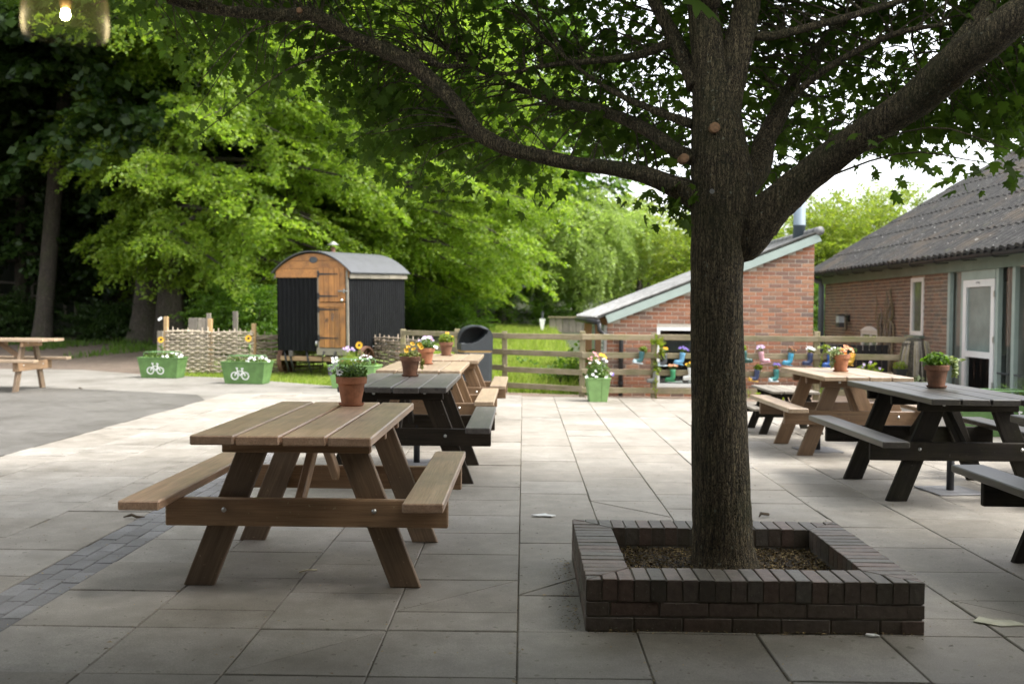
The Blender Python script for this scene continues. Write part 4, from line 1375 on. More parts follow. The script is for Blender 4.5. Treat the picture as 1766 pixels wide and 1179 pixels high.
def corrugated(L, H, pitch, amp, axis='x', n=6):
    k = int(L / pitch * n) + 1
    v, f = [], []
    for i in range(k + 1):
        u = L * i / k
        o = amp * math.cos(2 * PI * u / pitch)
        v += [(u, o, 0), (u, o, H)]
    for i in range(k):
        f.append((2 * i, 2 * i + 2, 2 * i + 3, 2 * i + 1))
    return v, f


def arc(x):
    return ZE + (ZP - ZE) * (1 - (abs(x) / (HW + 0.06)) ** 2.1)


mb = MB(); mb.box(2 * HW - 0.06, HL - 0.06, ZE - ZB, (0, HL / 2, (ZB + ZE) / 2))
link('body_frame', mb.mesh('body_frame'), M['dark_room'], hut)
DX0, DX1 = 0.17, 0.80
v, f = corrugated(DX0 - 0.02 + HW, ZE - ZB - 0.09, 0.105, 0.017)
link('front_sheet', MB().add(v, f, Matrix.Translation((-HW, -0.012, ZB))).mesh('front_sheet', True), M['black_sheet'], hut)
v, f = corrugated(HL, ZE - ZB - 0.06, 0.105, 0.017)
for sx in (-1, 1):
    m = Matrix.Translation((sx * (HW + 0.004), 0, ZB)) @ Matrix.Rotation(PI / 2, 4, 'Z')
    link('side_sheet', MB().add(v, f, m).mesh('side_sheet', True), M['black_sheet'], hut)
link('back_sheet', MB().add(*corrugated(2 * HW, ZE - ZB, 0.105, 0.017), Matrix.Translation((-HW, HL + 0.01, ZB))).mesh('back_sheet', True), M['black_sheet'], hut)
# curved gable boards
def gable_board(z0, z1, y):
    mb = MB(); n = 16
    xs = [-HW - 0.02 + (2 * HW + 0.04) * i / n for i in range(n + 1)]
    v, f = [], []
    for x in xs:
        top = min(z1, arc(x) - 0.005)
        lo = min(z0, top)
        v += [(x, y, lo), (x, y, top), (x, y + 0.03, lo), (x, y + 0.03, top)]
    for i in range(n):
        a, b = 4 * i, 4 * i + 4
        f += [(a, b, b + 1, a + 1), (a + 2, a + 3, b + 3, b + 2), (a + 1, b + 1, b + 3, a + 3), (a, a + 2, b + 2, b)]
    f += [(0, 1, 3, 2), (4 * n, 4 * n + 2, 4 * n + 3, 4 * n + 1)]
    return mb.add(v, f).mesh('gable_board')


for z0, z1 in ((ZE - 0.11, ZE + 0.075), (ZE + 0.082, ZE + 0.24), (ZE + 0.247, ZP)):
    o = link('gable_board', gable_board(z0, z1, -0.035), M['wood_orange'], hut)
link('back_gable', gable_board(ZE - 0.02, ZP, HL - 0.02).copy(), M['wood_orange'], hut)
link('porthole', MB().lathe([(0.10, 0), (0.10, 0.012), (0.08, 0.014), (0.078, 0.006), (0.02, 0.006)], 24, Matrix.Translation((0.04, -0.036, ZE + 0.265)) @ Matrix.Diagonal((1.0, 1, 0.68, 1)) @ Matrix.Rotation(PI / 2, 4, 'X')).mesh('porthole'), M['b_slate'], hut)
# roof skin
n = 22
v, f = [], []
for y in (-0.10, HL + 0.12):
    for k in range(n + 1):
        x = -HW - 0.10 + (2 * HW + 0.20) * k / n
        zz = ZE - 0.02 + (ZP - ZE + 0.05) * (1 - min(1, abs(x) / (HW + 0.10)) ** 2.1)
        v += [(x, y, zz), (x, y, zz + 0.022)]
o = 2 * (n + 1)
for k in range(n):
    a = 2 * k
    f += [(a + 1, a + 3, o + a + 3, o + a + 1), (a, o + a, o + a + 2, a + 2), (a, a + 2, a + 3, a + 1), (o + a, o + a + 1, o + a + 3, o + a + 2)]
f += [(0, 1, o + 1, o), (2 * n, o + 2 * n, o + 2 * n + 1, 2 * n + 1)]
link('roof', MB().add(v, f).mesh('roof'), M['hut_roof'], hut)
for sx in (-1, 1):
    for k in range(3):
        link('eave_board', beam_mesh(0.93, 0.10, 0.025), M['wood_grey'], hut, mw=Matrix.Translation((sx * (HW + 0.045), 0.42 + 0.94 * k, ZE - 0.09 + rnd.uniform(-.006, .006))) @ Matrix.Rotation(PI / 2, 4, 'Y'))
# door
fr = M['wood_grey']
for x in (DX0 - 0.015, DX1 + 0.04):
    link('door_post', beam_mesh(ZE - ZB + 0.02, 0.05, 0.05), fr, hut, mw=Matrix.Translation((x, -0.03, (ZB + ZE) / 2 + 0.03)) @ Matrix.Rotation(PI / 2, 4, 'X'))
link('sill_board', beam_mesh(0.78, 0.16, 0.04), fr, hut, mw=Matrix.Translation(((DX0 + DX1) / 2, -0.03, ZB + 0.0)) @ Matrix.Rotation(PI / 2, 4, 'Z') @ Matrix.Rotation(PI / 2, 4, 'Y'))
dw = (DX1 - DX0) / 5
zmid = 1.62
for half, (a, b) in (('door_lower', (ZB + 0.09, zmid - 0.012)), ('door_upper', (zmid + 0.012, ZE + 0.09))):
    root = link(half, MB().box(DX1 - DX0 - 0.01, 0.02, b - a, ((DX0 + DX1) / 2, -0.032, (a + b) / 2)).mesh(half), M['wood_orange'], hut)
    for k in range(5):
        link('plank', beam_mesh(round(b - a, 3), dw - 0.006, 0.022, 0.003), M['wood_orange'], root, mw=Matrix.Translation((DX0 + dw * (k + .5), -0.055 + rnd.uniform(-.002, .002), (a + b) / 2)) @ Matrix.Rotation(PI / 2, 4, 'X'))
    for z in ((a + 0.20, b - 0.14) if half == 'door_lower' else (a + 0.12, b - 0.13)):
        mb = MB()
        mb.add([(0, 0, -0.022), (0.46, 0, -0.008), (0.46, 0, 0.008), (0, 0, 0.022), (0, -0.008, -0.022), (0.46, -0.008, -0.008), (0.46, -0.008, 0.008), (0, -0.008, 0.022)], [(0, 1, 2, 3), (7, 6, 5, 4), (0, 4, 5, 1), (1, 5, 6, 2), (2, 6, 7, 3), (3, 7, 4, 0)])
        mb.box(0.045, 0.012, 0.13, (-0.012, -0.004, 0))
        link('strap_hinge', mb.mesh('strap_hinge'), M['black_iron'], root, (DX0 + 0.01, -0.067, z))
    if half == 'door_lower':
        link('ledge', beam_mesh(DX1 - DX0 - 0.01, 0.09, 0.025), M['wood_orange'], root, mw=Matrix.Translation(((DX0 + DX1) / 2, -0.072, b - 0.045)) @ Matrix.Rotation(PI / 2, 4, 'Z') @ Matrix.Rotation(PI / 2, 4, 'Y'))
        link('graffiti', MB().tube([(0.33, 0, 1.20), (0.36, 0, 1.29), (0.375, 0, 1.20), (0.40, 0, 1.28)], 0.008, 4).tube([(0.47, 0, 1.27), (0.52, 0, 1.27), (0.52, 0, 1.38), (0.49, 0, 1.40), (0.48, 0, 1.3), (0.50, 0, 1.22), (0.53, 0, 1.23)], 0.008, 4).mesh('painted_marks'), M['b_slate'], root, (0.0, -0.066, 0))
link('padlock', MB().lathe([(0.032, 0), (0.034, 0.01), (0.02, 0.03), (0.008, 0.036)], 12, Matrix.Rotation(PI / 2, 4, 'X')).mesh('padlock', True), M['bolt'], hut, (DX1 - 0.06, -0.085, zmid + 0.045))
link('hasp', MB().box(0.22, 0.02, 0.03, (0, 0, 0), 0.004).box(0.03, 0.03, 0.09, (0.03, -0.004, 0), 0.004).mesh('hasp'), M['b_grey'], hut, (DX1 - 0.04, -0.085, zmid + 0.24))
link('corner_hook', MB().tube([(0, 0, 0.06), (0, -0.03, 0.04), (0, -0.03, -0.02), (0.01, 0, -0.05)], 0.018, 6).mesh('corner_hook', True), M['bolt'], hut, (DX0 - 0.07, -0.04, ZB + 0.16))
# chassis, steps, wheels
for sx in (-0.55, 0.55):
    link('chassis_beam', beam_mesh(HL + 0.1, 0.09, 0.12), M['wood_dark'], hut, (sx, HL / 2, ZB - 0.06))
link('head_beam', beam_mesh(1.7, 0.10, 0.10), M['wood_brown'], hut, (0, 0.08, ZB - 0.17), (0, 0, PI / 2))
for sx in (0.27, 0.55):
    link('step_iron', MB().tube([(sx + .02, -0.02, ZB - 0.02), (sx + .02, -0.09, ZB), (sx, -0.10, ZB - 0.10), (sx - .02, -0.07, ZB - 0.28)], 0.016, 6).mesh('step_iron', True), M['black_iron'], hut)
for sx in (-0.75, -0.62, -0.2):
    link('bracket', MB().tube([(sx, 0.05, ZB - 0.01), (sx + 0.04, 0.03, ZB - 0.2), (sx + 0.10, 0.05, 0.10)], [0.03, 0.028, 0.02], 6).mesh('bracket', True), M['black_iron'], hut)


def wheel(x, y, R):
    rt = link('wheel', MB().lathe([(R - 0.035, -0.05), (R, -0.055), (R + 0.004, 0), (R, 0.055), (R - 0.035, 0.05), (R - 0.045, 0), (R - 0.035, -0.05)], 28).mesh('wheel'), M['rust'], hut, mw=Matrix.Translation((x, y, R + 0.0)) @ Matrix.Rotation(PI / 2, 4, 'Y'))
    link('hub', MB().lathe([(0.05, -0.07), (0.06, -0.05), (0.06, 0.06), (0.03, 0.09)], 12).mesh('hub', True), M['black_iron'], rt)
    for k in range(8):
        a = PI / 4 * k
        link('spoke', MB().tube([(0.05 * math.cos(a), 0.05 * math.sin(a), 0), ((R - .04) * math.cos(a), (R - .04) * math.sin(a), 0)], 0.012, 5).mesh('spoke'), M['rust'], rt)


for (x, y, R) in ((-HW - 0.06, 0.42, 0.33), (HW + 0.09, 0.55, 0.33), (-HW + 0.02, HL - 0.35, 0.30), (HW + 0.09, HL - 0.35, 0.28)):
    wheel(x, y, R)
for y in (0.5, HL - 0.35):
    link('axle', MB().tube([(-HW, y, 0.32), (HW + .05, y, 0.32)], 0.03, 8).mesh('axle', True), M['black_iron'], hut)
ch = link('chimney', MB().lathe([(0.05, 0), (0.05, 0.42), (0.045, 0.42)], 12).mesh('chimney', True), M['rust'], hut, (-0.62, HL - 0.7, ZE + 0.2))
link('chimney_cowl', MB().lathe([(0.13, 0), (0.132, 0.01), (0.04, 0.075), (0.005, 0.09)], 16).mesh('chimney_cowl'), M['bolt'], ch, (0, 0, 0.46))
for k in range(9):
    link('rivet', cached('rivet', lambda: MB().lathe([(0.02, 0), (0.016, 0.008), (0.004, 0.012)], 8, Matrix.Rotation(PI / 2, 4, 'Y')).mesh('rivet')), M['bolt'], hut, (HW + 0.016, 0.12 + 0.31 * k, ZB + 0.06))

# ------------------------------------------------------------------ litter bin
bn = thing('litter_bin', 'charcoal plastic litter bin with a hooded top and an orange band', 'litter bin', (-0.84, 17.25, 0), 0.22, scale=(0.93, 0.93, 0.99))
def rrect(w, d, r=0.07, n=4):
    pts = []
    for sx, sy, a0 in ((1, -1, -PI / 2), (1, 1, 0), (-1, 1, PI / 2), (-1, -1, PI)):
        for k in range(n + 1):
            a = a0 + PI / 2 * k / n
            pts.append((sx * (w / 2 - r) + r * math.cos(a), sy * (d / 2 - r) + r * math.sin(a)))
    return pts


link('bin_body', MB().add(*cprism(rrect(0.58, 0.56), 0.72, 0.01), Matrix.Translation((0, 0, 0.0))).mesh('bin_body'), M['bin_plastic'], bn)
link('band', MB().add(*cprism(rrect(0.57, 0.55), 0.035, 0.002), Matrix.Translation((0, 0, 0.719))).mesh('band'), M['bin_band'], bn)
# hood: an arched shell, scooped open towards the left and front
def arch(t):
    """t = 0 right foot of the hood, 1 = left foot"""
    if t < 0.22:
        return (0.29, 0.755 + 0.20 * t / 0.22)
    if t > 0.78:
        return (-0.29, 0.955 - 0.20 * (t - 0.78) / 0.22)
    a = PI * (t - 0.22) / 0.56
    return (0.29 * math.cos(a), 0.955 + 0.235 * math.sin(a) ** 0.85)


NT, NY = 26, 9
v, f = [], []
for j in range(NY):
    y = -0.28 + 0.56 * j / (NY - 1)
    q = j / (NY - 1)
    tend = 0.36 + (0.97 - 0.36) * q ** 0.75
    for sc_ in (1.0, 0.90):
        for i in range(NT):
            x, z = arch(tend * i / (NT - 1))
            v.append((x * sc_, y, 0.755 + (z - 0.755) * (1.0 if sc_ == 1.0 else 0.93)))
row = 2 * NT
for j in range(NY - 1):
    for i in range(NT - 1):
        a = j * row + i
        f += [(a, a + row, a + row + 1, a + 1), (a + NT, a + NT + 1, a + row + NT + 1, a + row + NT)]
    a = j * row + NT - 1
    f.append((a, a + row, a + row + NT, a + NT))
link('hood', MB().add(v, f).mesh('hood', True), M['bin_plastic'], bn)
full = [arch(i / 30) for i in range(31)]
cut = [arch(0.36 * i / 9) for i in range(10)]
front = cut + [(0.20, 1.075), (0.10, 0.975), (0.0, 0.915), (-0.10, 0.885), (-0.29, 0.872), (-0.29, 0.755)]
for y, ring in ((-0.281, front), (0.258, full)):
    nn = len(ring)
    v = [(p[0] * .99, y, p[1] - .002) for p in ring] + [(p[0] * .99, y + 0.023, p[1] - .002) for p in ring]
    v += [(0.12, y, 0.82), (0.12, y + 0.023, 0.82)]
    f = []
    for i in range(nn):
        j = (i + 1) % nn
        f += [(2 * nn, j, i), (2 * nn + 1, nn + i, nn + j), (i, j, nn + j, nn + i)]
    link('hood_cheek', MB().add(v, f).mesh('hood_cheek'), M['bin_plastic'], bn)
link('front_lip', MB().add(*cprism([(-0.30, -0.28), (-0.21, -0.28), (-0.21, 0.28), (-0.30, 0.28)], 0.125, 0.01), Matrix.Translation((0, 0, 0.754))).mesh('front_lip'), M['bin_plastic'], bn)
v, f = [], []
for k in range(9):
    a = PI / 2 * k / 8
    x, z = -0.24 + 0.42 * math.sin(a), 0.84 + 0.28 * (1 - math.cos(a))
    v += [(x, -0.24, z), (x, 0.24, z)]
for k in range(8):
    f.append((2 * k, 2 * k + 1, 2 * k + 3, 2 * k + 2))
link('chute', MB().add(v, f).mesh('chute', True), M['bin_plastic'], bn)

# ------------------------------------------------------------------ brick walls
def brick_rects(u0, u1, z0, ztop, openings, L=0.2105, Hh=0.0605, j=0.0092, bond='stretcher', seed=0):
    r = random.Random(seed)
    out = []
    row = 0
    z = z0
    while True:
        zt = z + Hh
        u = u0 - ([0, (L + j) / 2][row % 2] if bond == 'stretcher' else [0, 0.055][row % 2])
        k = row % 2
        any_ = False
        while u < u1:
            ln = L if bond == 'stretcher' else (L if k % 2 == 0 else 0.1)
            a, b = max(u, u0), min(u + ln, u1)
            u += ln + j; k += 1
            if b - a < 0.03:
                continue
            if zt > min(ztop(a), ztop(b)):
                continue
            segs = [(a, b)]
            for (oa, ob, oz0, oz1) in openings:
                if zt <= oz0 or z >= oz1:
                    continue
                ns_ = []
                for (p, q) in segs:
                    if q <= oa or p >= ob:
                        ns_.append((p, q))
                    else:
                        if oa - p > 0.02: ns_.append((p, oa))
                        if q - ob > 0.02: ns_.append((ob, q))
                segs = ns_
            for (p, q) in segs:
                out.append((p, q, z)); any_ = True
        z += Hh + j
        row += 1
        if z > 4 or (not any_ and z > z0 + 0.5):
            break
    return out


def lay_bricks(parent, rects, frame, mat, limit, key, Hh=0.0605, T=0.09):
    """frame(u,z) -> matrix whose local X runs along the wall and -Y faces out"""
    rest = MB()
    for i, (p, q, z) in enumerate(rects):
        w = q - p
        m4 = frame((p + q) / 2, z + Hh / 2) @ Matrix.Translation((0, T / 2 + rnd.uniform(-.002, .002), 0)) @ Euler((rnd.uniform(-.008, .008), rnd.uniform(-.006, .006), rnd.uniform(-.006, .006))).to_matrix().to_4x4()
        if i < limit:
            me = cached(('brick', round(w, 2), T), lambda: MB().add(*cbox(round(w, 2), T, Hh, 0.004)).mesh('brick'))
            link('brick', me, mat, parent, mw=m4)
        else:
            rest.add(*cbox(w, T, Hh, 0.004), m4)
    if rest.n:
        stuff(link('brick', rest.mesh('brick_rest'), mat, parent))


# red gable building
GX0, GX1, GY = 1.43, 4.93, 17.0
GDEEP = 6.6
def gtop(x):
    return 1.235 + (x - 1.43) * (2.62 - 1.235) / (4.93 - 1.43)
shed = thing('brick_outbuilding', 'red brick outbuilding with a sloping grey roof behind the post and rail fence', 'building', (0, 0, 0))
WIN = (2.275, 3.45, 0.15, 1.175)
def solid_wall(pts_xz, y, depth, name, mat, parent):
    """outline in XZ (counter-clockwise seen from -Y)"""
    n = len(pts_xz)
    v = [(p[0], y, p[1]) for p in pts_xz] + [(p[0], y + depth, p[1]) for p in pts_xz]
    f = [tuple(range(n)), tuple(range(n, 2 * n))[::-1]] + [(i, n + i, n + (i + 1) % n, (i + 1) % n) for i in range(n)]
    return link(name, MB().add(v, f).mesh(name), mat, parent)


YM = GY + 0.006
solid_wall([(GX0 + .004, -0.1), (WIN[0], -0.1), (WIN[0], gtop(WIN[0])), (GX0 + .004, gtop(GX0))], YM, 0.2, 'gable_wall', M['mortar'], shed)
solid_wall([(WIN[1], -0.1), (GX1 - .004, -0.1), (GX1 - .004, gtop(GX1)), (WIN[1], gtop(WIN[1]))], YM, 0.2, 'gable_wall', M['mortar'], shed)
solid_wall([(WIN[0], -0.1), (WIN[1], -0.1), (WIN[1], WIN[2]), (WIN[0], WIN[2])], YM, 0.2, 'gable_wall', M['mortar'], shed)
solid_wall([(WIN[0], WIN[3]), (WIN[1], WIN[3]), (WIN[1], gtop(WIN[1])), (WIN[0], gtop(WIN[0]))], YM, 0.2, 'gable_wall', M['mortar'], shed)
rects = brick_rects(GX0, GX1, -0.02, lambda x: gtop(x) + 0.05, [WIN], seed=3)
def hidden(r):
    u = (r[0] + r[1]) / 2
    return 2.80 < u < 3.72
rects.sort(key=lambda r: (hidden(r), -(r[1] - r[0]) > -0.15, rnd.random()))
fr_g = lambda u, z: Matrix.Translation((u, GY, z))
lay_bricks(shed, rects, fr_g, M['brick_red'], 290, 'g')
# left side wall with two slim windows, and closing walls
mbw = MB(); mbw.box(0.2, GDEEP - 0.2, 1.45, (GX0 + 0.108, GY + 0.2 + (GDEEP - 0.2) / 2 + .004, 0.60))
link('side_wall', mbw.mesh('side_wall'), M['brick_red'], shed)
mbw = MB(); mbw.box(0.2, GDEEP - 0.2, 2.74, (GX1 - 0.108, GY + 0.2 + (GDEEP - 0.2) / 2 + .004, 1.25))
link('side_wall', mbw.mesh('side_wall'), M['brick_red'], shed)
solid_wall([(GX0 + .21, -0.1), (GX1 - .21, -0.1), (GX1 - .21, gtop(GX1 - .21)), (GX0 + .21, gtop(GX0 + .21))], GY + GDEEP - 0.15, 0.15, 'back_wall', M['brick_red'], shed)
for (yy, m, w) in ((17.25, 'white_paint', 0.30), (17.85, 'sage_paint', 0.34), (20.2, 'sage_paint', 0.5)):
    wdw = link('window', MB().box(0.03, w, 0.05, (0, 0, 0.0)).box(0.03, w, 0.05, (0, 0, 0.75)).box(0.03, 0.05, 0.70, (0, -w / 2 + .025, 0.375)).box(0.03, 0.05, 0.70, (0, w / 2 - .025, 0.375)).mesh('window'), M[m], shed, (GX0 - 0.008, yy, 0.42))
    link('pane', MB().box(0.012, w - 0.1, 0.70, (0, 0, 0.375)).mesh('pane'), M['glass'], wdw)
    if yy == 17.85:
        for k in range(8):
            link('blind_slat', MB().box(0.006, w - 0.1, 0.045, (-0.012, 0, 0.08 + 0.082 * k)).mesh('blind_slat'), M['white_paint'], wdw)
# front window: white frame, dark glass, light sill things inside
wf = link('window', MB().box(WIN[1] - WIN[0], 0.07, 0.055, ((WIN[0] + WIN[1]) / 2, 0, WIN[3] - 0.03)).box(WIN[1] - WIN[0], 0.07, 0.06, ((WIN[0] + WIN[1]) / 2, 0, WIN[2] + 0.03)).box(0.055, 0.07, WIN[3] - WIN[2] - 0.118, (WIN[0] + 0.029, 0, (WIN[2] + WIN[3]) / 2)).box(0.055, 0.07, WIN[3] - WIN[2] - 0.118, (WIN[1] - 0.029, 0, (WIN[2] + WIN[3]) / 2)).mesh('window'), M['white_paint'], shed, (0, GY + 0.03, 0))
link('pane', MB().box(WIN[1] - WIN[0] - 0.11, 0.01, WIN[3] - WIN[2] - 0.12, ((WIN[0] + WIN[1]) / 2, 0.02, (WIN[2] + WIN[3]) / 2)).mesh('pane'), M['glass'], wf)
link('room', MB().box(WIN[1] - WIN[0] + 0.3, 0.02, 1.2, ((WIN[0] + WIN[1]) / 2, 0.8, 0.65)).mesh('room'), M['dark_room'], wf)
link('roller_blind', MB().box(WIN[1] - WIN[0] - 0.2, 0.02, 0.22, ((WIN[0] + WIN[1]) / 2, 0.25, 0.86)).box(0.5, 0.2, 0.03, (2.75, 0.3, 0.42)).mesh('roller_blind'), M['b_slate'], wf)
link('sill_papers', MB().box(0.25, 0.14, 0.02, (2.62, 0.13, 0.235)).box(0.2, 0.12, 0.03, (2.95, 0.13, 0.24)).mesh('sill_papers'), M['paper'], wf)
# barge board, roof, gutter, downpipe
sl = math.atan2(2.62 - 1.235, 3.5)
dirx = Vector((math.cos(sl), 0, math.sin(sl)))
def slope_pt(u, off=0.0):
    return Vector((GX0 - 0.02, 0, 1.225)) + dirx * u + Vector((-math.sin(sl), 0, math.cos(sl))) * off
Lr = 3.62 / math.cos(sl)
link('barge_board', MB().add(*cbox(Lr - .04, 0.028, 0.135, 0.003), Matrix.Translation(slope_pt(Lr / 2, 0.067) + Vector((0.01, GY - 0.075, 0))) @ Matrix.Rotation(-sl, 4, 'Y')).mesh('barge_board'), M['sage_paint'], shed)
link('soffit', MB().add(*cbox(Lr - .04, 0.10, 0.02), Matrix.Translation(slope_pt(Lr / 2, 0.118) + Vector((0.01, GY - 0.008, 0))) @ Matrix.Rotation(-sl, 4, 'Y')).mesh('soffit'), M['sage_dark'], shed)
mb = MB(); v, f = [], []
ny = 300; y0r, y1r = GY - 0.10, GY + GDEEP + 0.1
Lroof = Lr + 0.30
for i in range(ny + 1):
    y = y0r + (y1r - y0r) * i / ny
    o = 0.022 * math.cos(2 * PI * (y - y0r) / 0.146)
    for u in (-0.10, Lr * 0.33, Lr * 0.66, Lroof - 0.30 + 0.02):
        q = slope_pt(u, 0.165 + o); v.append((q.x, y, q.z))
for i in range(ny):
    for k in range(3):
        a = 4 * i + k
        f.append((a, a + 1, a + 5, a + 4))
nv = len(v)
for (x, y, z) in list(v):
    v.append((x + 0.006, y, z - 0.014))
for fc in list(f):
    f.append(tuple(q + nv for q in fc[::-1]))
for i in range(ny):
    a = 4 * i
    f += [(a + 4, a, nv + a, nv + a + 4), (a + 3, a + 7, nv + a + 7, nv + a + 3)]
for k in range(3):
    f += [(k, nv + k, nv + k + 1, k + 1)]
link('roof', mb.add(v, f).mesh('roof', True), M['sheet_roof'], shed)
q = slope_pt(Lroof - 0.28, 0.17)
link('ridge_cap', MB().tube([(q.x, y0r - 0.01, q.z), (q.x, y1r, q.z)], 0.075, 12).mesh('ridge_cap', True), M['sheet_roof'], shed)
ge_ = slope_pt(-0.12, 0.11)
link('gutter', MB().tube([(ge_.x, y0r + 0.02, ge_.z - .03), (ge_.x, y1r, ge_.z - .03)], 0.05, 10).mesh('gutter', True), M['black_iron'], shed)
link('downpipe', MB().tube([(ge_.x + 0.03, GY - 0.07, ge_.z - 0.05), (ge_.x + .03, GY - 0.07, ge_.z - 0.17), (ge_.x + 0.12, GY - 0.06, ge_.z - 0.25), (GX0 + 0.22, GY - 0.055, 0.99), (GX0 + 0.235, GY - 0.05, 0.93), (GX0 + 0.235, GY - 0.05, -0.04)], 0.038, 10).mesh('downpipe', True), M['black_iron'], shed)
for z in (0.62, 0.2):
    link('pipe_clip', MB().lathe([(0.048, 0), (0.048, 0.05)], 12).mesh('pipe_clip'), M['black_iron'], shed, (GX0 + 0.235, GY - 0.05, z))
fl = link('flue', MB().lathe([(0.105, 0), (0.105, 0.42), (0.108, 0.42), (0.108, 0.45), (0.105, 0.45), (0.105, 1.15)], 20).mesh('flue', True), M['steel_blue'], shed, (4.87, 17.75, 2.55))

# ------------------------------------------------------------------ building on the right
XW = 7.2
ROT_W = Matrix.Rotation(-PI / 2, 4, 'Z')       # local X -> -Y, local -Y -> -X
barn = thing('brick_building', 'long brown brick building with a mossy tiled roof and glazed entrance on the right', 'building', (0, 0, 0))
Y_FAR, Y_BR, Y_NEAR = 23.9, 17.0, 9.6
WN = (18.02, 18.60, 1.05, 2.10)      # tall narrow window
LW = (20.28, 21.28, 0.62, 1.08)      # low arched window
def wall_box(ya, yb, za, zb, name='wall', mat='mortar', x=XW + 0.006, t=0.22):
    return link(name, MB().box(t, yb - ya, zb - za, (x + t / 2, (ya + yb) / 2, (za + zb) / 2)).mesh(name), M[mat], barn)
M['mortar_brown'] = plain('mortar_brown', (0.44, 0.37, 0.285), 0.95, 0, 0.2, 20)
wall_box(LW[1], Y_FAR, -0.1, 2.3, mat='mortar_brown'); wall_box(WN[1], LW[0], -0.1, 2.3, mat='mortar_brown'); wall_box(Y_BR, WN[0], -0.1, 2.3, mat='mortar_brown')
wall_box(LW[0], LW[1], -0.1, LW[2], mat='mortar_brown'); wall_box(LW[0], LW[1], LW[3], 2.3, mat='mortar_brown')
wall_box(WN[0], WN[1], -0.1, WN[2], mat='mortar_brown'); wall_box(WN[0], WN[1], WN[3], 2.3, mat='mortar_brown')
rects = brick_rects(Y_BR, Y_FAR, 0.0, lambda u: 2.3, [WN, LW], Hh=0.057, j=0.0127, bond='flemish', seed=5)
rects.sort(key=lambda r: r[0] - (r[1] - r[0]) * 4)
fr_w = lambda u, z: Matrix.Translation((XW, u, z)) @ ROT_W
lay_bricks(barn, rects, fr_w, M['brick_brown'], 290, 'w', Hh=0.057)
link('end_wall', MB().add(*cprism([(0, -0.1), (9.5, -0.1), (9.5, 2.3), (4.8, 5.2), (0, 2.3)], 0.2, 0), Matrix.Translation((XW + .23, Y_FAR - 0.004, 0)) @ Matrix.Rotation(PI / 2, 4, 'X')).mesh('end_wall'), M['brick_brown'], barn)
# narrow window
def wall_frame(name, ya, yb, za, zb, fw, mat, parent, x=XW - 0.015, t=0.06):
    mb = MB()
    mb.box(t, yb - ya, fw, (0, (ya + yb) / 2, zb - fw / 2)).box(t, yb - ya, fw, (0, (ya + yb) / 2, za + fw / 2))
    mb.box(t, fw, zb - za - 2 * fw - .002, (0, ya + fw / 2, (za + zb) / 2)).box(t, fw, zb - za - 2 * fw - .002, (0, yb - fw / 2, (za + zb) / 2))
    return link(name, mb.mesh(name), mat, parent, (x + t / 2, 0, 0))


def pane(parent, ya, yb, za, zb, mat=None, x=0.0, name='pane'):
    return link(name, MB().box(0.01, yb - ya, zb - za, (x, (ya + yb) / 2, (za + zb) / 2)).mesh(name), mat or M['glass'], parent)


w1 = wall_frame('window', *WN, 0.075, M['white_paint'], barn)
pane(w1, WN[0] + .08, WN[1] - .08, WN[2] + .08, WN[3] - .08)
pane(w1, WN[0] + .02, WN[1] - .02, WN[2] + .02, WN[3] - .02, M['curtain'], 0.03, 'curtain')
link('sill', MB().box(0.12, 0.72, 0.05, (-0.05, (WN[0] + WN[1]) / 2, WN[2] - 0.028), 0.004).mesh('sill'), M['sage_dark'], w1)
w2 = wall_frame('window', *LW, 0.07, M['white_paint'], barn)
pane(w2, LW[0] + .08, LW[1] - .08, LW[2] + .08, LW[3] - .08)
pane(w2, LW[0] + .02, LW[1] - .02, LW[2] + .02, LW[3] - .02, M['room_grey'], 0.03, 'blind')
link('mullion', MB().box(0.05, 0.07, 0.32, (0, 20.72, 0.85)).mesh('mullion'), M['white_paint'], w2)
v = []
nA = 10
for k in range(nA + 1):
    y = LW[0] - 0.02 + (LW[1] - LW[0] + 0.04) * k / nA
    z = LW[3] + 0.10 * math.sin(PI * k / nA)
    v += [(0, y, LW[3] - .001), (0, y, z), (-0.05, y, LW[3] - .001), (-0.05, y, z)]
f = []
for k in range(nA):
    a, b = 4 * k, 4 * k + 4
    f += [(a + 2, b + 2, b + 3, a + 3), (a + 1, a + 3, b + 3, b + 1), (a, b, b + 2, a + 2)]
link('arch_head', MB().add(v, f).mesh('arch_head'), M['white_paint'], w2, (0.0, 0, 0))
# glazed entrance
def post(y, w=0.09, x=XW - 0.02, zt=2.16, mat='sage_paint', t=0.07):
    return link('door_post', MB().box(t, w, zt + 0.1, (x + t / 2, y, zt / 2 - 0.05), 0.004).mesh('door_post'), M[mat], barn)
for y in (16.93, 16.41, 15.21, 14.70, 14.1, 13.5, 12.9, 12.3, 11.7):
    post(y)
for (ya, yb, m) in ((16.46, 16.88, 'glass'), (14.75, 15.16, 'glass'), (14.15, 14.65, 'glass'), (13.55, 14.05, 'glass'), (12.95, 13.45, 'glass'), (12.35, 12.85, 'glass'), (11.75, 12.25, 'glass')):
    link('glazed_panel', MB().box(0.012, yb - ya, 2.05, (XW + 0.05, (ya + yb) / 2, 1.1)).mesh('glazed_panel'), M[m], barn)
link('bottom_rail', MB().box(0.10, 5.2, 0.12, (XW + 0.04, 14.3, 0.02)).mesh('bottom_rail'), M['sage_dark'], barn)
link('inner_panel', MB().box(0.03, 0.46, 2.2, (XW + 0.10, 16.66, 1.05)).mesh('inner_panel'), M['room_grey'], barn)
link('inner_panel', MB().box(0.42, 0.04, 2.2, (XW + 0.32, 15.12, 1.05)).mesh('inner_panel'), M['room_grey'], barn)
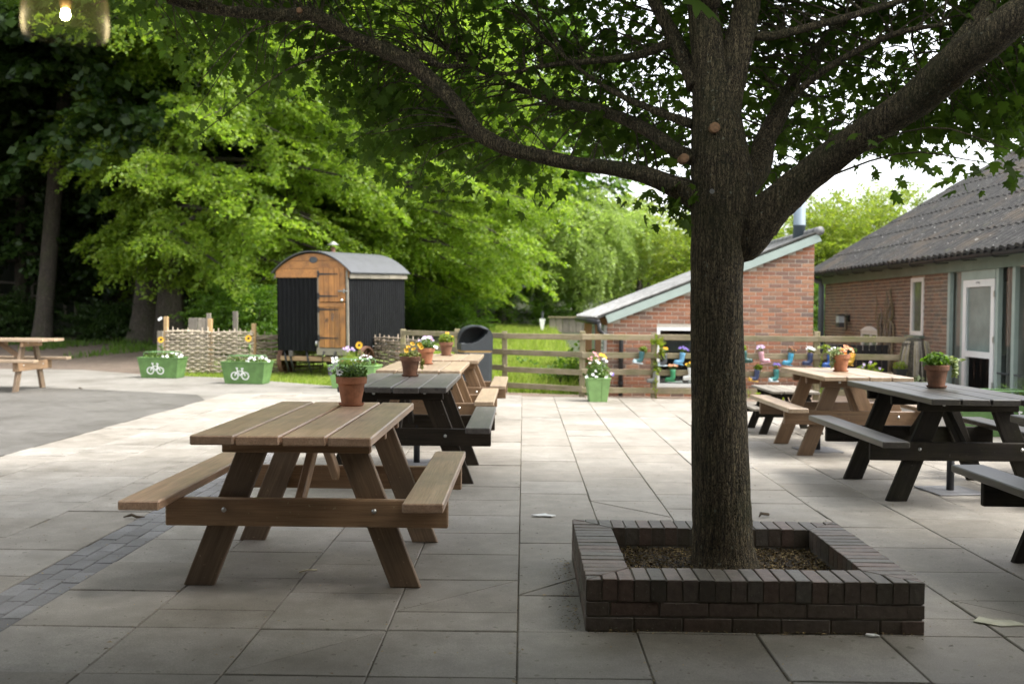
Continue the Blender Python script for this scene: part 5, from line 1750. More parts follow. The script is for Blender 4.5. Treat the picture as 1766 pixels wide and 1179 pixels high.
link('inner_brick_pier', MB().box(0.3, 0.5, 2.2, (XW + 1.3, 15.9, 1.05)).box(0.3, 0.7, 2.2, (XW + 1.3, 14.2, 1.05)).mesh('inner_brick_pier'), M['room_brick'], barn)
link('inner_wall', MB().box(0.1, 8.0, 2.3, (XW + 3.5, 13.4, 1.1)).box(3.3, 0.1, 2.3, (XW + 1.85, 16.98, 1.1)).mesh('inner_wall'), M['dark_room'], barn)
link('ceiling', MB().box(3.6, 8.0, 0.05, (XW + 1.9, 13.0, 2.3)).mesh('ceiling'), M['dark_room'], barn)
link('door_header', MB().box(0.05, 1.10, 0.18, (XW + 0.0, 15.81, 2.08), 0.003).mesh('door_header'), M['sage_paint'], barn)
dr = wall_frame('door', 15.27, 16.355, 0.10, 1.985, 0.115, M['white_paint'], barn, x=XW - 0.03, t=0.07)
link('middle_rail', MB().box(0.068, 0.85, 0.095, (0, 15.8125, 0.80)).mesh('middle_rail'), M['white_paint'], dr)
pane(dr, 15.39, 16.235, 0.85, 1.865, M['frosted'], name='upper_pane')
pane(dr, 15.39, 16.235, 0.22, 0.75, M['glass'], name='lower_pane')
pane(dr, 15.3, 16.3, 0.80, 1.95, M['sage_paint'], 0.35, 'door_blind')
link('door_hook', MB().tube([(0, 0, 0), (-.03, 0.02, 0.01), (-.03, 0.06, 0.0)], 0.008, 5).mesh('door_hook'), M['black_iron'], dr, (-0.04, 15.75, 1.93))
for z in (0.35, 1.05, 1.75):
    link('hinge', MB().box(0.02, 0.03, 0.09, (0, 0, 0)).mesh('hinge'), M['bolt'], dr, (-0.04, 15.262, z))
for y in (15.02, 14.45):
    link('push_bar', MB().tube([(XW - 0.0, y - .2, 0.55), (XW - 0.03, y, 0.55), (XW, y + .2, 0.55)], 0.014, 6).mesh('push_bar'), M['b_slate'], barn)
# fascia, gutter, downpipe
link('fascia', MB().box(0.05, Y_FAR - Y_NEAR + 0.3, 0.20, (XW - 0.06, (Y_FAR + Y_NEAR) / 2, 2.235), 0.003).mesh('fascia'), M['sage_dark'], barn)
link('soffit', MB().box(0.40, Y_FAR - Y_NEAR + 0.3, 0.02, (XW - 0.20, (Y_FAR + Y_NEAR) / 2, 2.345)).mesh('soffit'), M['sage_dark'], barn)
link('gutter', MB().tube([(XW - 0.36, Y_NEAR, 2.33), (XW - 0.36, Y_FAR + 0.25, 2.345)], 0.055, 10).mesh('gutter', True), M['black_iron'], barn)
for k in range(14):
    y = 10.5 + k * 1.02
    link('gutter_bracket', MB().tube([(-0.055, 0, 0.03), (-0.05, 0, -0.05), (0, 0, -0.065), (0.2, 0, -0.05)], 0.009, 5).mesh('gutter_bracket'), M['black_iron'], barn, (XW - 0.36, y, 2.335))
link('downpipe', MB().tube([(XW - 0.34, Y_FAR + 0.12, 2.28), (XW - 0.1, Y_FAR + 0.05, 2.2), (XW - 0.08, Y_FAR + 0.03, 2.1), (XW - 0.08, Y_FAR + 0.03, -0.05)], 0.07, 10).mesh('downpipe', True), M['steel_blue'], barn)
# roof of wavy tile courses
RS = math.atan2(0.607, 1)
ndirn = Vector((math.cos(RS), math.sin(RS)))
ncr, crs = 8, 0.78
ny = 640
y0r, y1r = Y_NEAR - 0.3, Y_FAR + 0.22
yy = np.linspace(y0r, y1r, ny + 1)
prof = 0.040 * (np.abs(np.sin(PI * (yy - y0r) / 0.23)) ** 1.4)
rows_ = []
for c in range(ncr):
    for e, lift in ((0.0, 0.010), (1.0, 0.0)):
        u = (c + e) * crs
        jit = (rng.random(ny + 1) - .5) * 0.004 + 0.008 * np.repeat(rng.random(ny // 10 + 2), 10)[:ny + 1] * (e == 0)
        off = prof + lift + jit
        rows_.append(np.stack([XW - 0.42 + ndirn.x * u - ndirn.y * off, yy, 2.375 + ndirn.y * u + ndirn.x * off], -1))
R_ = np.stack(rows_)                                   # (2*ncr, ny+1, 3)
a_, b_ = R_[:-1], R_[1:]
Vq = np.stack([a_[:, :-1], a_[:, 1:], b_[:, 1:], b_[:, :-1]], 2).reshape(-1, 4, 3)[:, ::-1]
link('roof', np_mesh('roof', np.ascontiguousarray(Vq), 4), M['tile_roof'], barn)
edge = R_[0]
lip = np.stack([edge[:-1], edge[1:], edge[1:] - [0, 0, 0.05], edge[:-1] - [0, 0, 0.05]], 1)
link('roof_edge', np_mesh('roof_edge', lip, 4), M['tile_roof'], barn)
Ltot = ncr * crs
link('roof_deck', MB().add(*cbox(Ltot, y1r - y0r - .1, 0.06), Matrix.Translation((XW - 0.42 + ndirn.x * Ltot / 2 + .03, (y0r + y1r) / 2, 2.375 + ndirn.y * Ltot / 2 - 0.05)) @ Matrix.Rotation(-RS, 4, 'Y')).mesh('roof_deck'), M['wood_dark'], barn)
link('ridge', MB().tube([(XW - 0.42 + ndirn.x * Ltot, y0r, 2.375 + ndirn.y * Ltot), (XW - 0.42 + ndirn.x * Ltot, y1r, 2.375 + ndirn.y * Ltot)], 0.10, 10).mesh('ridge', True), M['tile_roof'], barn)
# wall lantern
lt = thing('wall_lantern', 'black wall lantern with a grey glass on the brown brick wall', 'lantern', (XW, 22.1, 1.22))
link('bracket', MB().box(0.04, 0.10, 0.14, (-0.02, 0, 0.12)).box(0.16, 0.03, 0.03, (-0.12, 0, 0.15)).mesh('bracket'), M['black_iron'], lt)
link('lantern_body', MB().box(0.14, 0.24, 0.04, (-0.2, 0, 0.19)).box(0.12, 0.20, 0.10, (-0.2, 0, -0.03)).mesh('lantern_body'), M['b_slate'], lt)
link('lantern_glass', MB().box(0.12, 0.20, 0.145, (-0.2, 0, 0.095)).mesh('lantern_glass'), M['b_pale'], lt)
link('mount_board', MB().box(0.03, 0.16, 0.36, (-0.016, 0.22, 0.05)).mesh('mount_board'), M['wood_grey'], lt)
# dead climber
vin = thing('dead_climber', 'dead bare climber stems clinging to the brown brick wall beside the narrow window', 'climber', (XW - 0.05, 19.7, 0))
for k in range(13):
    y = 0.15 * (k % 5) - 0.3 + rnd.uniform(-.1, .1)
    top = rnd.choice((2.05, 1.9, 1.6, 1.45, 1.3))
    pts, z = [], -0.02
    while z < top:
        pts.append((rnd.uniform(-.05, .02), y, z)); y += rnd.uniform(-.11, .11); z += rnd.uniform(.12, .22)
    if len(pts) > 2:
        r0 = rnd.uniform(0.02, 0.055)
        link('stem', MB().tube(pts, [r0 * (1 - 0.75 * i / len(pts)) for i in range(len(pts))], 6).mesh('stem', True), M['wood_grey' if k % 2 else 'wood_fence'], vin)
# shaggy stump by the fence end
stp = thing('old_stump', 'grey shaggy stump at the right end of the rail fence', 'stump', (6.30, 16.05, 0))
pts = [(0, 0, -0.05), (0.01, 0, 0.2), (-0.02, 0, 0.5), (0.0, 0, 0.8), (-0.03, 0, 0.97), (-0.02, 0, 1.05)]
link('trunk', MB().tube(pts, [0.27, 0.24, 0.235, 0.215, 0.18, 0.09], 14).mesh('trunk', True), M['bark_far'], stp)
for k in range(26):
    a = rnd.uniform(PI * 0.9, PI * 2.1); r0 = 0.235
    x, y = r0 * math.cos(a), r0 * math.sin(a)
    link('root_strand', MB().tube([(x * .75, y * .75, 1.0), (x, y, 0.75), (x * 1.04 + rnd.uniform(-.03, .03), y * 1.04, 0.4), (x * 1.12 + rnd.uniform(-.03, .03), y * 1.12, 0)], [0.012, 0.018, 0.018, 0.012], 5).mesh('root_strand', True), M['wood_grey' if k % 2 else 'wood_fence'], stp)
# black picket gate between the buildings
gt = thing('picket_gate', 'black close boarded picket gate between the two brick buildings', 'gate', (5.35, 18.5, 0))
for k in range(12):
    link('picket', beam_mesh(0.78, 0.104, 0.02, 0.003), M['black_iron'], gt, mw=Matrix.Translation((0.06 + 0.117 * k, 0, 0.47 + rnd.uniform(-.005, .005))) @ Matrix.Rotation(PI / 2, 4, 'X'))
for z in (0.22, 0.72):
    link('gate_rail', beam_mesh(1.42, 0.07, 0.03), M['black_iron'], gt, mw=Matrix.Translation((0.70, 0.03, z)) @ Matrix.Rotation(PI / 2, 4, 'Z') @ Matrix.Rotation(PI / 2, 4, 'Y'))
gtp = link('gate_post', beam_mesh(1.0, 0.10, 0.10), M['black_iron'], gt, mw=Matrix.Translation((-0.06, 0, 0.48)) @ Matrix.Rotation(PI / 2, 4, 'X'))

# ------------------------------------------------------------------ brick tree bed
BX0, BX1, BY0, BY1, BH = 0.286, 1.772, 4.352, 5.625, 0.232
bed = thing('brick_planter', 'low dark brick planter box around the foot of the tree', 'planter', (0, 0, 0))


def clip(poly, a, b, c):
    """keep a*x+b*y >= c"""
    out = []
    for i in range(len(poly)):
        p, q = poly[i - 1], poly[i]
        dp, dq = a * p[0] + b * p[1] - c, a * q[0] + b * q[1] - c
        if (dp >= 0) != (dq >= 0):
            t = dp / (dp - dq)
            out.append((p[0] + (q[0] - p[0]) * t, p[1] + (q[1] - p[1]) * t))
        if dq >= 0:
            out.append(q)
    return out


WD_ = 0.205
runs = [((BX0, BY0), 0, BX1 - BX0), ((BX1, BY0), PI / 2, BY1 - BY0), ((BX1, BY1), PI, BX1 - BX0), ((BX0, BY1), -PI / 2, BY1 - BY0)]
core = MB()
for (ox, oy), an, L in runs:
    fr0 = Matrix.Translation((ox, oy, 0)) @ Matrix.Rotation(an, 4, 'Z')
    nb = round(L / 0.0708)
    pit = L / nb
    for k in range(nb):
        x0, x1 = pit * k + 0.003, pit * (k + 1) - 0.003
        poly = [(x0, 0.0), (x1, 0.0), (x1, WD_), (x0, WD_)]
        poly = clip(clip(poly, 1, -1, 0.004), -1, -1, -(L - 0.004))
        if len(poly) < 3:
            continue
        ctr = (sum(p[0] for p in poly) / len(poly), sum(p[1] for p in poly) / len(poly))
        loc = [(p[0] - ctr[0], p[1] - ctr[1]) for p in poly]
        ar = abs(sum(loc[i - 1][0] * loc[i][1] - loc[i][0] * loc[i - 1][1] for i in range(len(loc)))) / 2
        if ar < 4e-4:
            continue
        me = MB().add(*cprism(loc, 0.097, 0.003)).mesh('brick')
        m4 = fr0 @ Matrix.Translation((ctr[0], ctr[1] + rnd.uniform(-.0015, .0015), 0.135 + rnd.uniform(-.002, .002))) @ Euler((rnd.uniform(-.01, .01), rnd.uniform(-.01, .01), rnd.uniform(-.012, .012))).to_matrix().to_4x4()
        link('brick', me, M['brick_dark'], bed, mw=m4)
    for row in range(2):
        u = 0.0 - (0.105 if row else 0.0)
        while u < L:
            a, b = max(u, 0.0), min(u + 0.207, L)
            u += 0.216
            if b - a < 0.04:
                continue
            w = round(b - a, 2)
            me = cached(('bedbrick', w), lambda: MB().add(*cbox(w, 0.1, 0.0605, 0.003)).mesh('brick'))
            link('brick', me, M['brick_dark'], bed, mw=fr0 @ Matrix.Translation(((a + b) / 2, 0.05 + rnd.uniform(0, .002), 0.0325 + 0.0685 * row)))
    core.box(L - 0.02, 0.195, 0.226, (0, 0, 0), 0, fr0 @ Matrix.Translation((L / 2, 0.006 + 0.0975, 0.112)))
link('mortar_core', core.mesh('mortar_core'), M['mortar_dark'], bed)
sx, sy = BX1 - BX0 - 0.36, BY1 - BY0 - 0.36
so_ = link('bark_mulch', MB().box(sx, sy, 0.10, ((BX0 + BX1) / 2, (BY0 + BY1) / 2, 0.065)).mesh('bark_mulch'), M['soil'], None)
stuff(so_)
n = 9000
P = np.stack([rng.uniform(BX0 + .2, BX1 - .2, n), rng.uniform(BY0 + .2, BY1 - .2, n), 0.117 + 0.014 * rng.random(n) ** 2], -1)
t = rng.normal(size=(n, 3)) * [1, 1, 0.35]; t /= np.linalg.norm(t, axis=1, keepdims=True)
b = np.cross(t, rng.normal(size=(n, 3))); b /= np.linalg.norm(b, axis=1, keepdims=True)
ls, ws = rng.uniform(.004, .014, (n, 1)), rng.uniform(.002, .005, (n, 1))
V = np.stack([P - t * ls, P + b * ws, P + t * ls, P - b * ws], 1)
stuff(link('mulch_chips', np_mesh('mulch_chips', V, 4), M['mulch_b'], so_))
so_.name = 'bark_mulch'

# ------------------------------------------------------------------ main tree
def catmull(P, m=6):
    P = [Vector(p) for p in P]
    Q = [P[0] * 2 - P[1]] + P + [P[-1] * 2 - P[-2]]
    out = []
    for i in range(1, len(Q) - 2):
        for k in range(m):
            t = k / m
            p0, p1, p2, p3 = Q[i - 1], Q[i], Q[i + 1], Q[i + 2]
            out.append(0.5 * ((2 * p1) + (p2 - p0) * t + (2 * p0 - 5 * p1 + 4 * p2 - p3) * t * t + (3 * p1 - p0 - 3 * p2 + p3) * t ** 3))
    out.append(P[-1])
    return out


def limb(pr, m=6, seg=12, rough=0.07, seed=0):
    """pr: list of (x,y,z,r)"""
    r = random.Random(seed)
    pts = catmull([p[:3] for p in pr], m)
    rr = np.interp(np.linspace(0, len(pr) - 1, len(pts)), range(len(pr)), [p[3] for p in pr])
    v, f = tube(pts, list(rr), seg)
    v2 = []
    for i in range(len(pts)):
        for k in range(seg):
            p = Vector(v[i * seg + k])
            a = math.sin(k * 2.1 + i * 0.35 + seed) * 0.5 + math.sin(i * 0.9 + k * 1.3) * 0.3 + r.uniform(-.4, .4)
            v2.append(pts[i] + (p - pts[i]) * (1 + rough * a))
    v2 += [Vector(p) for p in v[len(pts) * seg:]]
    return pts, list(rr), (v2, f)


tree = thing('maple_tree', 'large spreading maple growing out of the low brick planter', 'tree', (0, 0, 0))
def pt(px, py, d, r):
    p = at(px, py, d)
    return (p.x, p.y, p.z, r)


TR = [(1.03, 5.02, 0.04, 0.222), (1.03, 5.02, 0.12, 0.172), (1.02, 5.02, 0.24, 0.152), pt(1243, 830, 5.0, .143), pt(1239, 700, 5.0, .136), pt(1236, 560, 5.0, .129), pt(1236, 470, 5.0, .128), pt(1240, 410, 5.0, .136), pt(1247, 350, 5.0, .158), pt(1244, 290, 5.0, .150),
      pt(1238, 230, 5.0, .130), pt(1232, 160, 5.0, .108), pt(1222, 90, 5.0, .084), pt(1212, 20, 5.0, .072), pt(1204, -60, 5.0, .065), pt(1195, -220, 5.0, .055), pt(1190, -420, 5.0, .06), pt(1185, -700, 5.1, .03)]
# trunk with ridged bark
pts = catmull([p[:3] for p in TR], 8)
rr = np.interp(np.linspace(0, len(TR) - 1, len(pts)), range(len(TR)), [p[3] for p in TR])
seg = 56
v, f = tube(pts, list(rr), seg)
v2 = []
for i in range(len(pts)):
    for k in range(seg):
        p = Vector(v[i * seg + k]); a = 2 * PI * k / seg
        z = p.z
        ridge = 0.012 * math.sin(19 * a + 2.2 * math.sin(z * 5 + a * 2)) + 0.012 * math.sin(3 * a + z * 2.3) + rnd.uniform(-.014, .014)
        flare = 0.10 * max(0, (0.35 - z) / 0.35) ** 2 * math.sin(5 * a + 0.6)
        v2.append(pts[i] + (p - pts[i]) * (1 + ridge + flare))
link('trunk', MB().add(v2, f).mesh('trunk', True), M['bark'], tree)
LIMBS = {
    'left_long': [pt(1235, 352, 5.0, .10), pt(1195, 335, 5.0, .085), pt(1160, 320, 5.0, .066), pt(1110, 301, 5.05, .054), pt(1050, 289, 5.1, .048), pt(990, 282, 5.15, .047), pt(930, 269, 5.25, .047), pt(870, 254, 5.3, .050), pt(822, 226, 5.35, .056), pt(790, 185, 5.4, .050), pt(750, 143, 5.45, .050), pt(700, 105, 5.45, .055), pt(655, 84, 5.45, .052), pt(610, 66, 5.4, .044), pt(570, 42, 5.35, .050), pt(535, 24, 5.3, .044), pt(480, 26, 5.25, .040), pt(400, 20, 5.2, .036), pt(320, 8, 5.1, .028), pt(230, -22, 5.0, .018), pt(150, -70, 4.9, .010)],
    'left_upper': [pt(1215, 280, 5.0, .06), pt(1170, 262, 5.05, .052), pt(1130, 233, 5.15, .048), pt(1080, 207, 5.3, .046), pt(1025, 188, 5.45, .042), pt(960, 176, 5.6, .030), pt(890, 150, 5.75, .022), pt(810, 112, 5.9, .016), pt(740, 60, 6.0, .010)],
    'left_stub': [pt(700, 108, 5.45, .036), pt(728, 96, 5.5, .030), pt(755, 112, 5.55, .024), pt(790, 114, 5.65, .014), pt(840, 100, 5.8, .008)],
    'left_inner': [pt(1200, 150, 5.0, .060), pt(1185, 115, 5.05, .055), pt(1160, 60, 5.1, .05), pt(1130, 5, 5.15, .046), pt(1100, -60, 5.2, .04), pt(1060, -180, 5.3, .025), pt(1010, -330, 5.4, .012)],
    'right_big': [pt(1250, 440, 5.0, .06), pt(1286, 420, 4.98, .100), pt(1310, 384, 4.96, .120), pt(1345, 346, 4.93, .106), pt(1390, 306, 4.88, .092), pt(1450, 260, 4.8, .088), pt(1520, 212, 4.7, .090), pt(1590, 163, 4.6, .098), pt(1640, 118, 4.5, .105), pt(1690, 78, 4.4, .098), pt(1760, 24, 4.3, .085), pt(1850, -40, 4.2, .07), pt(2000, -150, 4.1, .04), pt(2200, -260, 4.0, .015)],
    'right_fork': [pt(1620, 140, 4.55, .075), pt(1650, 90, 4.6, .066), pt(1690, 30, 4.65, .055), pt(1730, -40, 4.7, .045), pt(1790, -150, 4.8, .03), pt(1850, -300, 4.9, .012)],
    'right_back': [pt(1275, 330, 5.05, .10), pt(1308, 290, 5.12, .085), pt(1318, 245, 5.2, .078), pt(1345, 195, 5.3, .068), pt(1370, 140, 5.4, .050), pt(1410, 85, 5.5, .042), pt(1460, 30, 5.6, .036), pt(1510, -30, 5.7, .028), pt(1580, -130, 5.8, .014)],
    'centre_right': [pt(1246, 215, 4.99, .11), pt(1258, 150, 4.98, .108), pt(1273, 80, 4.97, .098), pt(1288, 10, 4.96, .090), pt(1302, -60, 5.0, .078), pt(1330, -200, 5.0, .055), pt(1370, -420, 5.0, .03), pt(1400, -650, 5.0, .012)],
    'right_thin': [pt(1285, 60, 5.0, .034), pt(1330, 62, 4.95, .030), pt(1390, 48, 4.9, .028), pt(1460, 30, 4.8, .024), pt(1560, 0, 4.7, .018), pt(1680, -30, 4.6, .010)],
    'right_low': [pt(1325, 235, 5.2, .032), pt(1370, 165, 5.15, .028), pt(1440, 110, 5.0, .024), pt(1540, 60, 4.8, .020), pt(1640, 40, 4.6, .012)],
    'left_high': [pt(1165, 70, 5.1, .036), pt(1100, 95, 5.2, .030), pt(1030, 105, 5.35, .024), pt(950, 112, 5.5, .018), pt(860, 130, 5.6, .012)],
    'left_mid': [pt(1195, 215, 5.0, .036), pt(1140, 195, 5.1, .028), pt(1070, 165, 5.25, .020), pt(1000, 120, 5.4, .014), pt(930, 60, 5.5, .010)],
    'toward_camera': [pt(1225, 10, 4.95, .07), pt(1200, -90, 4.7, .06), pt(1150, -220, 4.3, .045), pt(1080, -420, 3.9, .03), pt(1000, -700, 3.6, .012)],
}
skel = []
for k, (nm, pr) in enumerate(LIMBS.items()):
    fs = {'right_big': 0.86, 'right_fork': 0.85, 'left_long': 0.80}.get(nm, 0.72)
    pr = [(q[0], q[1], q[2], q[3] * fs) for q in pr]
    p_, r_, (v, f) = limb(pr, 6, 14 if pr[2][3] > 0.04 else 9, 0.07, k)
    link('branch', MB().add(v, f).mesh('branch', True), M['bark'], tree)
    skel += [(q, rad) for q, rad in zip(p_, r_) if rad < 0.10]
for (px, py, d, R) in ((1233, 220, 4.862, 0.024), (1180, 273, 4.93, 0.022), (516, 18, 5.24, 0.014)):
    p = at(px, py, d)
    link('pruning_scar', MB().add(*lathe([(R * 1.15, -0.06), (R * 1.1, 0), (R, 0.006), (R * .5, 0.008)], 16), Matrix.Translation(p) @ Matrix.Rotation(PI / 2, 4, 'X')).mesh('pruning_scar'), M['cut_wood'], tree)
p = at(1228, 330, 4.835)
link('tree_tag', MB().add(*lathe([(0.012, 0), (0.012, 0.003)], 14), Matrix.Translation(p) @ Matrix.Rotation(PI / 2, 4, 'X')).mesh('tree_tag'), M['bolt'], tree)

# leaves
LOBES = [(0.0, -0.36), (0.17, -0.45), (0.42, -0.33), (0.29, -0.14), (0.44, -0.06), (0.62, 0.12), (0.40, 0.11), (0.24, 0.08), (0.27, 0.34), (0.12, 0.36), (0.0, 0.66)]
OUT = np.array(LOBES + [(-x, y) for x, y in LOBES[-2:0:-1]])
OUT3 = np.stack([OUT[:, 0], OUT[:, 1] + 0.36, -0.32 * np.abs(OUT[:, 0]) - 0.30 * (OUT[:, 1] + .36) ** 2], -1)


def maple_leaves(P, size, hang=0.55, out=None):
    n = len(P)
    tip = rng.normal(size=(n, 3)) * [1, 1, 0.45]
    if out is not None:
        tip += out * 0.8
    tip /= np.linalg.norm(tip, axis=1, keepdims=True)
    tip[:, 2] -= hang * rng.uniform(0.3, 1.6, n)
    tip /= np.linalg.norm(tip, axis=1, keepdims=True)
    up = np.array([0, 0, 1.0]) + rng.normal(size=(n, 3)) * 0.45
    nrm = up - tip * np.sum(up * tip, 1, keepdims=True)
    nrm /= np.linalg.norm(nrm, axis=1, keepdims=True)
    xd = np.cross(tip, nrm)
    s = (size * rng.uniform(0.5, 1.35, n))[:, None, None]
    L = OUT3[None]
    return P[:, None, :] + s * (L[..., 0:1] * xd[:, None] + L[..., 1:2] * tip[:, None] + L[..., 2:3] * nrm[:, None])


def inside(poly, x, y):
    c = False
    for i in range(len(poly)):
        (x0, y0), (x1, y1) = poly[i - 1], poly[i]
        if (y0 > y) != (y1 > y) and x < (x1 - x0) * (y - y0) / (y1 - y0) + x0:
            c = not c
    return c


# where the crown hangs into view: regions of the crown, with its depth there
REG = [
    (200, [(250, -90), (270, 40), (300, 105), (400, 118), (470, 150), (560, 140), (640, 200), (700, 60), (700, -90)], (5.6, 6.9)),
    (115, [(560, 110), (600, 200), (640, 250), (700, 290), (770, 280), (860, 290), (930, 290), (920, 270), (830, 235), (760, 160), (690, 110)], (5.6, 6.6)),
    (125, [(690, -90), (730, 110), (800, 170), (880, 235), (1000, 262), (1000, -90)], (5.5, 7.0)),
    (150, [(1000, -90), (1000, 255), (1100, 240), (1185, 250), (1195, -90)], (5.4, 7.0)),
    (26, [(1020, 200), (1010, 262), (1100, 275), (1185, 310), (1190, 260), (1120, 225)], (5.3, 6.4)),
    (8, [(1150, 335), (1160, 352), (1195, 350), (1195, 335)], (4.9, 5.3)),
    (85, [(1195, -90), (1195, 60), (1300, 200), (1330, -90)], (5.4, 6.8)),
    (240, [(1320, -90), (1300, 240), (1340, 275), (1420, 250), (1520, 200), (1600, 140), (1700, 40), (1720, -90)], (5.1, 6.8)),
    (10, [(1305, 285), (1305, 325), (1335, 330), (1345, 300)], (5.2, 6.0)),
    (130, [(1500, 215), (1530, 255), (1600, 272), (1640, 215), (1690, 245), (1800, 225), (1830, 60), (1700, 80), (1600, 170)], (4.75, 6.0)),
    (110, [(1690, -90), (1690, 70), (1860, 170), (1880, -90)], (4.6, 6.2)),
    (45, [(-20, -90), (-20, 10), (120, 30), (260, 20), (260, -90)], (4.2, 5.4)),
]
centres, dens = [], []
for cnt, poly, (d0, d1) in REG:
    xs, ys = [p[0] for p in poly], [p[1] for p in poly]
    k = 0
    while k < cnt:
        x, y = rnd.uniform(min(xs), max(xs)), rnd.uniform(min(ys), max(ys))
        if not inside(poly, x, y):
            continue
        centres.append(at(x, y, rnd.uniform(d0, d1))); k += 1
for (px, py, d) in ((335, 155, 5.0), (338, 195, 5.0), (345, 235, 5.0), (462, 160, 5.1), (455, 120, 5.1), (640, 235, 5.3), (610, 245, 5.3), (680, 318, 5.3), (720, 322, 5.4), (760, 330, 5.4), (905, 330, 5.3), (870, 315, 5.3), (930, 305, 5.3), (800, 318, 5.4), (1700, 285, 4.0), (1740, 262, 4.0), (1550, 285, 4.6), (1500, 262, 4.6), (1165, 352, 5.05)):
    centres.append(at(px, py, d))
cam_n = len(centres)
k = 0
while k < 720:                                   # the rest of the crown, above the picture, thickened to shade the foreground
    a, q, h = rnd.uniform(0, 2 * PI), math.sqrt(rnd.random()), rnd.uniform(0.0, 1.0)
    x, y = 1.3 + 4.5 * q * math.cos(a), 5.8 + 3.3 * q * math.sin(a)
    z = 2.8 + 3.0 * h * (1 - 0.5 * q * q)
    if z < 1.75 + 0.335 * y or y < 4.0:
        continue
    centres.append(Vector((x, y, z))); k += 1
sk = np.array([tuple(q[0]) for q in skel]); 
twb = MB()
use = np.zeros(len(sk))
LP, LO = [], []
for i, c in enumerate(centres):
    ca = np.array(c)
    dd = np.linalg.norm((sk - ca) * [1, 0.8, 1.2], axis=1)
    j = int(np.argmin(dd + 0.25 * rng.random(len(dd)) + 0.10 * use))
    use[max(0, j - 1):j + 2] += 1
    root = Vector(sk[j])
    L = (c - root).length
    if L > 0.05 and L < (1.15 if i < cam_n else 0.9):
        mid = (root + c) / 2 + Vector((rnd.uniform(-.08, .08), rnd.uniform(-.08, .08), 0.06 + 0.05 * L))
        r0 = min(0.008, 0.003 + 0.003 * L)
        tw = catmull([root, mid, c + Vector((0, 0, .01))], 4)
        twb.tube(tw, list(np.linspace(r0, 0.0022, len(tw))), 4, False)
    n = int(rng.integers(9, 17)) if i < cam_n else 22
    d = rng.normal(size=(n, 3)) * ([0.095, 0.11, 0.05] if i < cam_n else [0.28, 0.28, 0.14])
    LP.append(ca + d)
    o = (ca - np.array(root)); o /= (np.linalg.norm(o) + 1e-6)
    LO.append(np.repeat(o[None], n, 0))
nvis = sum(len(q) for q in LP[:cam_n])
LP = np.concatenate(LP); LO = np.concatenate(LO)
Lv = maple_leaves(LP[:nvis], 0.056, 0.6, LO[:nvis])
Lh = maple_leaves(LP[nvis:], 0.15, 0.4, LO[nvis:])
stuff(link('twig', twb.mesh('twig'), M['bark'], tree))
# the 300 leaves lowest in view hang as leaves of their own
zrel = (LP[:nvis, 2] - EYE) / LP[:nvis, 1] + 0.03 * rng.random(nvis)
order = np.argsort(zrel)
own, others = order[:290], order[290:]
for i in own:
    q = Lv[i]; c = q.mean(0)
    me = bpy.data.meshes.new('leaf')
    me.from_pydata((q - c).tolist(), [], [tuple(range(len(q)))])
    link('leaf', me, M['leaf_main'], tree, tuple(c))
stuff(link('foliage', np_mesh('foliage', np.concatenate([Lv[others], Lh]), Lv.shape[1]), M['leaf_main'], tree))

# ------------------------------------------------------------------ trees behind
def spray_templates(nt, n, leaf, elong, width=0.42, droop=0.25, tilt=0.55):
    out = []
    for _ in range(nt):
        x = rng.random(n) ** 0.8
        y = rng.uniform(-1, 1, n) * width * (1.05 - 0.75 * x) * (0.4 + 0.6 * np.sin(np.minimum(1, x * 2.5) * PI / 2))
        z = -droop * x * x + rng.normal(0, 0.035, n) - 0.2 * np.abs(y)
        P = np.stack([x, y, z], -1)
        nrm = rng.normal(size=(n, 3)) * tilt + [0.25, 0, 1.0]
        nrm /= np.linalg.norm(nrm, axis=1, keepdims=True)
        t = np.stack([np.ones(n), np.sign(y) * 0.8 + rng.normal(0, .4, n), rng.normal(-.25, .3, n)], -1)
        t -= nrm * np.sum(t * nrm, 1, keepdims=True)
        t /= np.linalg.norm(t, axis=1, keepdims=True)
        b = np.cross(nrm, t)
        s = leaf * rng.uniform(0.7, 1.3, (n, 1))
        out.append(np.stack([P - t * s * elong / 2, P + b * s / 2, P + t * s * elong / 2, P - b * s / 2], 1))
    return np.stack(out)


def place_sprays(T, P, az, pitch, sc):
    m = len(P)
    k = rng.integers(0, len(T), m)
    ca, sa, cp, sp = np.cos(az), np.sin(az), np.cos(pitch), np.sin(pitch)
    Rm = np.zeros((m, 3, 3))
    Rm[:, 0, 0], Rm[:, 0, 1], Rm[:, 0, 2] = ca * cp, -sa, -ca * sp
    Rm[:, 1, 0], Rm[:, 1, 1], Rm[:, 1, 2] = sa * cp, ca, -sa * sp
    Rm[:, 2, 0], Rm[:, 2, 2] = sp, cp
    V = np.einsum('mij,mnkj->mnki', Rm, T[k]) * sc[:, None, None, None] + P[:, None, None, :]
    return V.reshape(-1, 4, 3)


